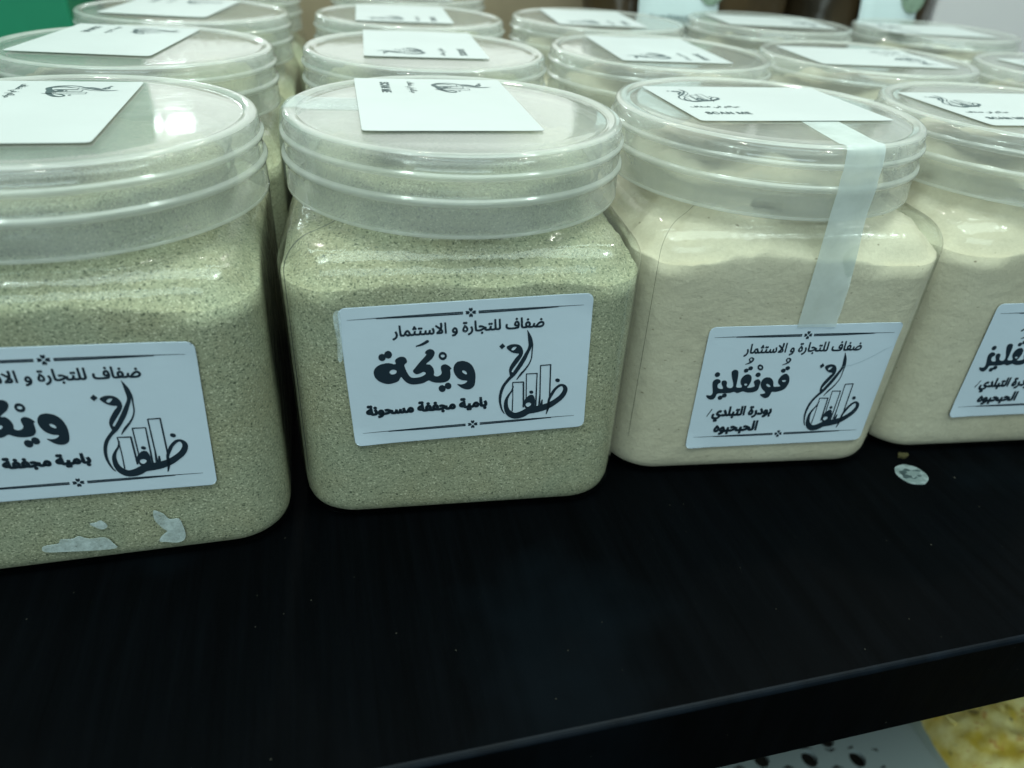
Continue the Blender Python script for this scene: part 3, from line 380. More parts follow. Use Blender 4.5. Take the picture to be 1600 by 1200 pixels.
T31;-2432,-1189 -2428,-1154 -2387,-1150 -2347,-1141 -2310,-1125 -2276,-1104 -2283,-1098 -2291,-1092 -2300,-1087 -2309,-1083 -2319,-1079 -2330,-1076 -2341,-1074 -2353,-1072 -2365,-1072 -2377,-1072 -2388,-1074 -2401,-1076 -2408,-1044 -2386,-1039 -2365,-1037 -2351,-1037 -2338,-1039 -2327,-1042 -2316,-1046 -2305,-1050 -2296,-1055 -2269,-1070 -2245,-1083 -2237,-1086 -2229,-1088 -2221,-1089 -2212,-1089 -2210,-1119 -2221,-1120 -2231,-1122 -2242,-1124 -2270,-1137 -2299,-1154 -2333,-1171 -2376,-1184 -2393,-1186 -2412,-1188
T31;-2174,-1189 -2170,-1154 -2162,-1154 -2155,-1153 -2149,-1152 -2144,-1150 -2139,-1147 -2135,-1142 -2132,-1136 -2128,-1128 -2125,-1117 -2114,-1070 -2083,-1079 -2089,-1104 -2091,-1114 -2092,-1123 -2092,-1131 -2092,-1136 -2091,-1140 -2089,-1143 -2086,-1146 -2082,-1149 -2078,-1151 -2072,-1153 -2065,-1153 -2056,-1154 -2049,-1154 -2042,-1153 -2037,-1152 -2032,-1150 -2028,-1146 -2024,-1141 -2021,-1135 -2018,-1126 -2015,-1115 -2006,-1067 -1976,-1073 -1978,-1091 -1981,-1113 -1983,-1131 -1983,-1135 -1982,-1139 -1980,-1142 -1978,-1146 -1974,-1149 -1970,-1151 -1963,-1152 -1956,-1153 -1946,-1154 -1934,-1153 -1924,-1150 -1917,-1145 -1912,-1138 -1908,-1129 -1907,-1118 -1908,-1097 -1909,-1073 -1912,-1042 -1883,-1040 -1877,-1096 -1875,-1110 -1872,-1122 -1868,-1131 -1864,-1139 -1859,-1144 -1852,-1149 -1845,-1151 -1836,-1153 -1826,-1154 -1821,-1154 -1816,-1156 -1813,-1159 -1811,-1162 -1810,-1166 -1810,-1170 -1810,-1175 -1812,-1179 -1815,-1183 -1819,-1186 -1824,-1188 -1830,-1189 -1839,-1188 -1847,-1187 -1854,-1185 -1861,-1182 -1867,-1178 -1873,-1174 -1878,-1169 -1882,-1163 -1886,-1157 -1889,-1151 -1891,-1145 -1893,-1138 -1886,-1141 -1889,-1152 -1894,-1162 -1900,-1170 -1906,-1176 -1914,-1181 -1922,-1185 -1931,-1187 -1940,-1188 -1950,-1189 -1961,-1188 -1970,-1187 -1979,-1184 -1986,-1180 -1992,-1176 -1996,-1170 -2000,-1163 -2003,-1155 -2005,-1145 -1991,-1145 -1996,-1156 -2002,-1166 -2007,-1173 -2013,-1178 -2020,-1183 -2028,-1185 -2037,-1187 -2048,-1188 -2061,-1189 -2068,-1188 -2075,-1187 -2083,-1185 -2090,-1182 -2097,-1178 -2103,-1172 -2108,-1164 -2111,-1154 -2113,-1142 -2101,-1139 -2106,-1153 -2112,-1163 -2118,-1171 -2125,-1178 -2133,-1182 -2142,-1185 -2151,-1187 -2162,-1188
T31;-1830,-1189 -1826,-1154 -1819,-1153 -1812,-1151 -1807,-1149 -1802,-1144 -1797,-1139 -1792,-1132 -1776,-1100 -1768,-1083 -1760,-1069 -1753,-1059 -1745,-1050 -1737,-1044 -1730,-1039 -1722,-1037 -1714,-1035 -1707,-1034 -1698,-1035 -1689,-1038 -1681,-1042 -1674,-1047 -1667,-1054 -1661,-1062 -1655,-1070 -1650,-1079 -1647,-1089 -1644,-1098 -1642,-1108 -1641,-1118 -1642,-1133 -1645,-1147 -1650,-1158 -1656,-1167 -1663,-1175 -1672,-1180 -1681,-1184 -1690,-1186 -1699,-1186 -1708,-1186 -1719,-1184 -1731,-1181 -1745,-1176 -1762,-1168 -1781,-1155 -1765,-1129 -1752,-1137 -1740,-1143 -1729,-1147 -1719,-1149 -1710,-1151 -1703,-1152 -1695,-1151 -1689,-1150 -1684,-1148 -1680,-1145 -1676,-1142 -1674,-1138 -1672,-1133 -1671,-1128 -1671,-1122 -1671,-1114 -1673,-1106 -1676,-1098 -1680,-1090 -1685,-1083 -1691,-1077 -1697,-1073 -1703,-1070 -1709,-1069 -1714,-1070 -1719,-1071 -1723,-1073 -1728,-1077 -1733,-1082 -1737,-1089 -1754,-1122 -1772,-1159 -1778,-1167 -1784,-1173 -1790,-1178 -1796,-1182 -1802,-1185 -1808,-1187
T31;-1311,-1189 -1325,-1188 -1338,-1186 -1350,-1182 -1360,-1177 -1369,-1169 -1377,-1159 -1382,-1147 -1386,-1133 -1388,-1115 -1394,-967 -1361,-967 -1355,-1107 -1354,-1120 -1351,-1130 -1348,-1137 -1344,-1143 -1338,-1148 -1332,-1151 -1325,-1152 -1316,-1153 -1307,-1154 -1302,-1154 -1298,-1156 -1295,-1159 -1293,-1162 -1291,-1166 -1291,-1170 -1292,-1175 -1293,-1179 -1297,-1183 -1301,-1186 -1306,-1188|-1372,-1142 -1388,-1146 -1403,-1149 -1417,-1150 -1431,-1149 -1445,-1146 -1457,-1143 -1468,-1137 -1477,-1131 -1485,-1123 -1491,-1114 -1495,-1103 -1496,-1092 -1495,-1080 -1492,-1069 -1487,-1058 -1481,-1048 -1473,-1039 -1463,-1030 -1453,-1022 -1441,-1015 -1428,-1009 -1414,-1004 -1400,-1001 -1385,-998 -1380,-1034 -1393,-1035 -1404,-1037 -1415,-1040 -1425,-1043 -1434,-1047 -1442,-1052 -1448,-1057 -1454,-1063 -1458,-1069 -1461,-1075 -1463,-1080 -1464,-1086 -1463,-1092 -1461,-1097 -1457,-1101 -1453,-1105 -1447,-1108 -1441,-1111 -1434,-1112 -1426,-1114 -1418,-1114 -1395,-1114 -1388,-1112 -1381,-1111 -1376,-1109
T31;-1381,-918 -1386,-918 -1391,-916 -1395,-912 -1398,-908 -1400,-903 -1401,-897 -1400,-892 -1398,-887 -1395,-883 -1391,-879 -1386,-877 -1381,-876 -1376,-877 -1371,-879 -1367,-883 -1364,-887 -1362,-892 -1361,-897 -1362,-903 -1364,-908 -1367,-912 -1371,-916 -1376,-918
T31;-1436,-918 -1442,-918 -1446,-916 -1451,-912 -1454,-908 -1456,-903 -1456,-897 -1456,-892 -1454,-887 -1451,-883 -1446,-879 -1442,-877 -1436,-876 -1431,-877 -1426,-879 -1422,-883 -1419,-887 -1417,-892 -1416,-897 -1417,-903 -1419,-908 -1422,-912 -1426,-916 -1431,-918
T31;-1311,-1189 -1307,-1154 -1286,-1154 -1265,-1152 -1245,-1150 -1227,-1147 -1218,-1143 -1209,-1139 -1201,-1134 -1194,-1129 -1187,-1122 -1182,-1115 -1178,-1108 -1175,-1099 -1174,-1090 -1175,-1083 -1176,-1077 -1179,-1070 -1182,-1063 -1186,-1057 -1191,-1052 -1196,-1048 -1202,-1046 -1209,-1045 -1215,-1046 -1221,-1048 -1227,-1052 -1232,-1057 -1236,-1063 -1240,-1069 -1243,-1077 -1245,-1084 -1245,-1092 -1244,-1100 -1242,-1109 -1238,-1116 -1234,-1123 -1228,-1129 -1222,-1135 -1216,-1139 -1209,-1144 -1203,-1147 -1241,-1159 -1256,-1145 -1262,-1138 -1267,-1130 -1272,-1122 -1275,-1112 -1278,-1102 -1278,-1091 -1278,-1080 -1276,-1069 -1272,-1059 -1268,-1050 -1263,-1041 -1257,-1033 -1250,-1027 -1242,-1021 -1234,-1016 -1225,-1013 -1217,-1011 -1207,-1010 -1195,-1011 -1183,-1015 -1173,-1022 -1163,-1030 -1156,-1040 -1149,-1051 -1145,-1063 -1142,-1075 -1141,-1087 -1142,-1099 -1144,-1110 -1148,-1120 -1152,-1130 -1158,-1139 -1165,-1147 -1173,-1154 -1182,-1160 -1191,-1166 -1222,-1179 -1243,-1184 -1265,-1187 -1288,-1188
T31;-1111,-1189 -1153,-1186 -1194,-1179 -1225,-1169 -1197,-1147 -1169,-1151 -1135,-1153 -1107,-1154 -1102,-1154 -1097,-1156 -1094,-1159 -1092,-1162 -1091,-1166 -1090,-1170 -1091,-1175 -1093,-1179 -1096,-1183 -1100,-1186 -1105,-1188
T31;-1211,-966 -1217,-966 -1221,-964 -1226,-960 -1229,-956 -1231,-951 -1231,-945 -1231,-940 -1229,-935 -1226,-931 -1221,-927 -1217,-925 -1211,-924 -1206,-925 -1201,-927 -1197,-931 -1194,-935 -1192,-940 -1191,-945 -1192,-951 -1194,-956 -1197,-960 -1201,-964 -1206,-966
T31;-1111,-1189 -1107,-1154 -1086,-1154 -1065,-1152 -1044,-1150 -1027,-1147 -1018,-1143 -1009,-1139 -1001,-1134 -993,-1129 -987,-1122 -981,-1115 -977,-1108 -975,-1099 -974,-1090 -974,-1083 -976,-1077 -978,-1070 -982,-1063 -986,-1057 -990,-1052 -996,-1048 -1002,-1046 -1008,-1045 -1015,-1046 -1021,-1048 -1026,-1052 -1031,-1057 -1036,-1063 -1040,-1069 -1042,-1077 -1044,-1084 -1045,-1092 -1044,-1100 -1042,-1109 -1038,-1116 -1033,-1123 -1028,-1129 -1022,-1135 -1015,-1139 -1009,-1144 -1002,-1147 -1041,-1159 -1056,-1145 -1061,-1138 -1067,-1130 -1071,-1122 -1075,-1112 -1077,-1102 -1078,-1091 -1077,-1080 -1075,-1069 -1072,-1059 -1068,-1050 -1062,-1041 -1056,-1033 -1049,-1027 -1042,-1021 -1034,-1016 -1025,-1013 -1016,-1011 -1007,-1010 -994,-1011 -983,-1015 -972,-1022 -963,-1030 -955,-1040 -949,-1051 -944,-1063 -942,-1075 -941,-1087 -941,-1099 -944,-1110 -947,-1120 -952,-1130 -958,-1139 -965,-1147 -973,-1154 -981,-1160 -991,-1166 -1022,-1179 -1042,-1184 -1065,-1187 -1088,-1188
T31;-910,-1189 -952,-1186 -993,-1179 -1025,-1169 -997,-1147 -968,-1151 -935,-1153 -906,-1154 -901,-1154 -897,-1156 -894,-1159 -892,-1162 -891,-1166 -890,-1170 -891,-1175 -893,-1179 -896,-1183 -900,-1186 -905,-1188
T31;-1011,-966 -1016,-966 -1021,-964 -1025,-960 -1028,-956 -1030,-951 -1031,-945 -1030,-940 -1028,-935 -1025,-931 -1021,-927 -1016,-925 -1011,-924 -1006,-925 -1001,-927 -997,-931 -993,-935 -992,-940 -991,-945 -992,-951 -993,-956 -997,-960 -1001,-964 -1006,-966
T31;-652,-1189 -684,-1186 -693,-1184 -701,-1181 -709,-1178 -716,-1173 -723,-1167 -728,-1159 -733,-1150 -737,-1139 -740,-1127 -716,-1112 -712,-1123 -708,-1131 -703,-1138 -697,-1143 -690,-1147 -682,-1150 -673,-1152 -661,-1153 -648,-1154 -643,-1154 -639,-1156 -636,-1159 -634,-1162 -633,-1166 -632,-1170 -633,-1175 -635,-1179 -638,-1183 -642,-1186 -647,-1188
T31;-910,-1189 -907,-1154 -865,-1150 -826,-1141 -788,-1125 -754,-1104 -761,-1098 -770,-1092 -778,-1087 -788,-1083 -798,-1079 -808,-1076 -820,-1074 -831,-1072 -843,-1072 -855,-1072 -867,-1074 -880,-1076 -886,-1044 -864,-1039 -843,-1037 -830,-1037 -817,-1039 -805,-1042 -794,-1046 -784,-1050 -774,-1055 -748,-1070 -724,-1083 -716,-1086 -708,-1088 -699,-1089 -691,-1089 -688,-1119 -699,-1120 -710,-1122 -720,-1124 -749,-1137 -778,-1154 -812,-1171 -855,-1184 -872,-1186 -890,-1188
T31;-805,-1266 -810,-1265 -815,-1263 -819,-1259 -822,-1255 -824,-1250 -825,-1245 -824,-1239 -822,-1234 -819,-1230 -815,-1226 -810,-1224 -805,-1223 -799,-1224 -795,-1226 -791,-1230 -787,-1234 -785,-1239 -785,-1245 -785,-1250 -787,-1255 -791,-1259 -795,-1263 -799,-1265
T31;-652,-1189 -648,-1154 -641,-1153 -635,-1151 -629,-1149 -624,-1144 -619,-1139 -614,-1132 -599,-1100 -591,-1083 -583,-1069 -575,-1059 -568,-1050 -560,-1044 -552,-1039 -545,-1037 -537,-1035 -529,-1034 -520,-1035 -512,-1038 -504,-1042 -496,-1047 -489,-1054 -483,-1062 -478,-1070 -473,-1079 -469,-1089 -466,-1098 -465,-1108 -464,-1118 -465,-1133 -468,-1147 -473,-1158 -479,-1167 -486,-1175 -494,-1180 -503,-1184 -512,-1186 -522,-1186 -531,-1186 -542,-1184 -554,-1181 -568,-1176 -585,-1168 -603,-1155 -588,-1129 -575,-1137 -563,-1143 -552,-1147 -542,-1149 -533,-1151 -525,-1152 -518,-1151 -512,-1150 -507,-1148 -502,-1145 -499,-1142 -497,-1138 -495,-1133 -494,-1128 -493,-1122 -494,-1114 -496,-1106 -499,-1098 -503,-1090 -508,-1083 -513,-1077 -519,-1073 -525,-1070 -532,-1069 -537,-1070 -541,-1071 -546,-1073 -551,-1077 -555,-1082 -560,-1089 -577,-1122 -595,-1159 -601,-1167 -607,-1173 -613,-1178 -619,-1182 -625,-1185 -631,-1187
T31;-134,-1189 -148,-1188 -161,-1186 -172,-1182 -183,-1177 -192,-1169 -199,-1159 -205,-1147 -209,-1133 -210,-1115 -217,-967 -184,-967 -178,-1107 -176,-1120 -174,-1130 -171,-1137 -166,-1143 -161,-1148 -155,-1151 -147,-1152 -139,-1153 -130,-1154 -125,-1154 -120,-1156 -117,-1159 -115,-1162 -114,-1166 -114,-1170 -114,-1175 -116,-1179 -119,-1183 -123,-1186 -128,-1188|-195,-1142 -210,-1146 -225,-1149 -240,-1150 -254,-1149 -267,-1146 -280,-1143 -291,-1137 -300,-1131 -308,-1123 -314,-1114 -317,-1103 -318,-1092 -317,-1080 -315,-1069 -310,-1058 -303,-1048 -295,-1039 -286,-1030 -275,-1022 -263,-1015 -251,-1009 -237,-1004 -223,-1001 -208,-998 -202,-1034 -215,-1035 -227,-1037 -238,-1040 -248,-1043 -257,-1047 -264,-1052 -271,-1057 -276,-1063 -281,-1069 -284,-1075 -286,-1080 -286,-1086 -286,-1092 -284,-1097 -280,-1101 -275,-1105 -270,-1108 -263,-1111 -256,-1112 -249,-1114 -241,-1114 -218,-1114 -210,-1112 -204,-1111 -198,-1109
T31;-203,-918 -209,-918 -214,-916 -218,-912 -221,-908 -223,-903 -224,-897 -223,-892 -221,-887 -218,-883 -214,-879 -209,-877 -203,-876 -198,-877 -194,-879 -189,-883 -186,-887 -184,-892 -184,-897 -184,-903 -186,-908 -189,-912 -194,-916 -198,-918
T31;-259,-918 -264,-918 -269,-916 -273,-912 -277,-908 -279,-903 -279,-897 -279,-892 -277,-887 -273,-883 -269,-879 -264,-877 -259,-876 -254,-877 -249,-879 -245,-883 -242,-887 -240,-892 -239,-897 -240,-903 -242,-908 -245,-912 -249,-916 -254,-918
T31;-134,-1189 -130,-1154 -117,-1153 -107,-1152 -98,-1151 -91,-1148 -85,-1144 -81,-1138 -77,-1131 -74,-1122 -71,-1112 -63,-1066 -31,-1073 -35,-1090 -38,-1108 -39,-1124 -39,-1136 -38,-1139 -36,-1143 -33,-1145 -28,-1148 -22,-1150 -15,-1151 21,-1154 26,-1154 31,-1156 34,-1159 36,-1162 37,-1166 37,-1170 37,-1175 35,-1179 32,-1183 28,-1186 23,-1188 17,-1189 -22,-1186 -31,-1184 -38,-1181 -44,-1178 -49,-1174 -52,-1169 -55,-1164 -57,-1158 -58,-1151 -59,-1144 -47,-1145 -52,-1154 -56,-1161 -61,-1167 -66,-1173 -72,-1177 -78,-1181 -85,-1183 -93,-1185 -102,-1187
T31;-32,-1269 -37,-1268 -42,-1266 -46,-1263 -49,-1258 -51,-1254 -52,-1248 -51,-1243 -49,-1238 -46,-1233 -42,-1230 -37,-1228 -32,-1227 -27,-1228 -22,-1230 -18,-1233 -15,-1238 -13,-1243 -12,-1248 -13,-1254 -15,-1258 -18,-1263 -22,-1266 -27,-1268
T31;-87,-1269 -93,-1268 -97,-1266 -102,-1263 -105,-1258 -107,-1254 -107,-1248 -107,-1243 -105,-1238 -102,-1233 -97,-1230 -93,-1228 -87,-1227 -82,-1228 -77,-1230 -73,-1233 -70,-1238 -68,-1243 -67,-1248 -68,-1254 -70,-1258 -73,-1263 -77,-1266 -82,-1268
T31;17,-1189 21,-1154 28,-1153 35,-1151 40,-1149 45,-1144 50,-1139 55,-1132 71,-1100 79,-1083 87,-1069 94,-1059 102,-1050 110,-1044 117,-1039 125,-1037 133,-1035 140,-1034 149,-1035 158,-1038 166,-1042 173,-1047 180,-1054 186,-1062 192,-1070 197,-1079 200,-1089 203,-1098 205,-1108 205,-1118 205,-1133 202,-1147 197,-1158 191,-1167 184,-1175 175,-1180 166,-1184 157,-1186 148,-1186 139,-1186 128,-1184 116,-1181 102,-1176 85,-1168 66,-1155 82,-1129 95,-1137 107,-1143 118,-1147 128,-1149 137,-1151 144,-1152 152,-1151 158,-1150 163,-1148 167,-1145 171,-1142 173,-1138 175,-1133 176,-1128 176,-1122 176,-1114 174,-1106 171,-1098 167,-1090 162,-1083 156,-1077 150,-1073 144,-1070 138,-1069 133,-1070 128,-1071 124,-1073 119,-1077 114,-1082 110,-1089 93,-1122 74,-1159 69,-1167 63,-1173 57,-1178 51,-1182 45,-1185 38,-1187
T31;348,-1189 328,-1188 311,-1185 298,-1181 288,-1175 280,-1167 274,-1157 271,-1145 268,-1131 267,-1115 259,-883 292,-883 300,-1102 301,-1115 302,-1125 304,-1134 307,-1141 312,-1146 318,-1150 326,-1152 338,-1153 352,-1154 357,-1154 361,-1156 364,-1159 366,-1162 367,-1166 368,-1170 367,-1175 365,-1179 362,-1183 358,-1186 353,-1188
T31;348,-1189 352,-1154 364,-1153 374,-1153 383,-1151 390,-1149 396,-1145 400,-1141 403,-1135 405,-1127 405,-1117 405,-1110 404,-1101 402,-1092 394,-1061 382,-1028 415,-1015 425,-1046 433,-1081 435,-1092 436,-1101 436,-1110 436,-1121 435,-1131 433,-1140 430,-1149 427,-1156 422,-1162 417,-1168 412,-1173 405,-1177 397,-1181 389,-1184 380,-1186
T31;391,-1268 386,-1267 381,-1265 377,-1262 373,-1257 371,-1252 371,-1247 371,-1241 373,-1236 377,-1232 381,-1228 386,-1226 391,-1226 396,-1226 401,-1228 405,-1232 408,-1236 410,-1241 411,-1247 410,-1252 408,-1257 405,-1262 401,-1265 396,-1267
S1575,1235,5 1615,1118,30 1651,981,56 1672,858,61 1668,750,51 1639,629,46 1574,483,52 1476,269,63 1341,27,61 1203,-188,56 1063,-347,45 934,-538,46 859,-750,43 827,-985,38 843,-1197,30 894,-1401,22 953,-1515,14
S1692,924,31 1731,758,21 1722,567,18 1711,346,18 1653,154,21 1540,-34,27 1412,-194,32 1304,-362,11
P1012,722 1069,791 1198,823 1330,796 1417,724 1467,602 1462,451 1378,291 1275,132 1195,12 1155,-83 1188,-115 1119,-223 1083,-48 1107,91 1175,226 1277,384 1356,493 1222,527 1099,606|1146,643 1179,708 1250,730 1286,713 1253,661 1199,617
F900,872 979,771 878,679 809,780
S1205,-580,19 1164,-737,24 1070,-891,33 1013,-1035,47 998,-1184,58 1019,-1369,72 1106,-1533,95 1262,-1631,107 1465,-1599,119 1640,-1501,113 1844,-1468,119 2073,-1425,114 2275,-1349,102 2448,-1235,91 2617,-1085,85 2712,-913,73 2716,-778,61 2641,-680,42 2535,-690,44 2416,-807,45 2352,-921,47 2286,-1065,42 2251,-1199,37 2242,-1444,37 2192,-1657,14
P1602,-1007 1686,-932 1789,-952 1843,-1094 1846,-1246 1828,-1414 1688,-1444 1556,-1368 1532,-1121|1572,-1262 1612,-1206 1688,-1199 1737,-1250 1712,-1308 1645,-1347 1600,-1320
P1790,-841 1784,-869 1764,-888 1735,-892 1705,-881 1683,-858 1673,-829 1680,-801 1700,-783 1728,-778 1758,-789 1781,-812
P2551,-502 2544,-534 2520,-555 2486,-561 2451,-549 2424,-522 2412,-488 2419,-457 2442,-435 2476,-430 2512,-442 2539,-468
S1184,-1449,17 1199,-935,14
S1199,-935,14 1189,-447,16
S1189,-447,16 1499,-463,22
S1499,-463,22 1509,-1332,25
S1586,-1036,17 1578,-195,16
S1578,-195,16 1883,-201,16
S1883,-201,16 1872,-1341,23
S1990,-1339,20 1974,54,16
S1974,54,16 2262,57,19
S2262,57,19 2271,-1109,22
S1951,-1335,11 1982,-867,11
S2040,-1314,37 2055,-1141,20"""
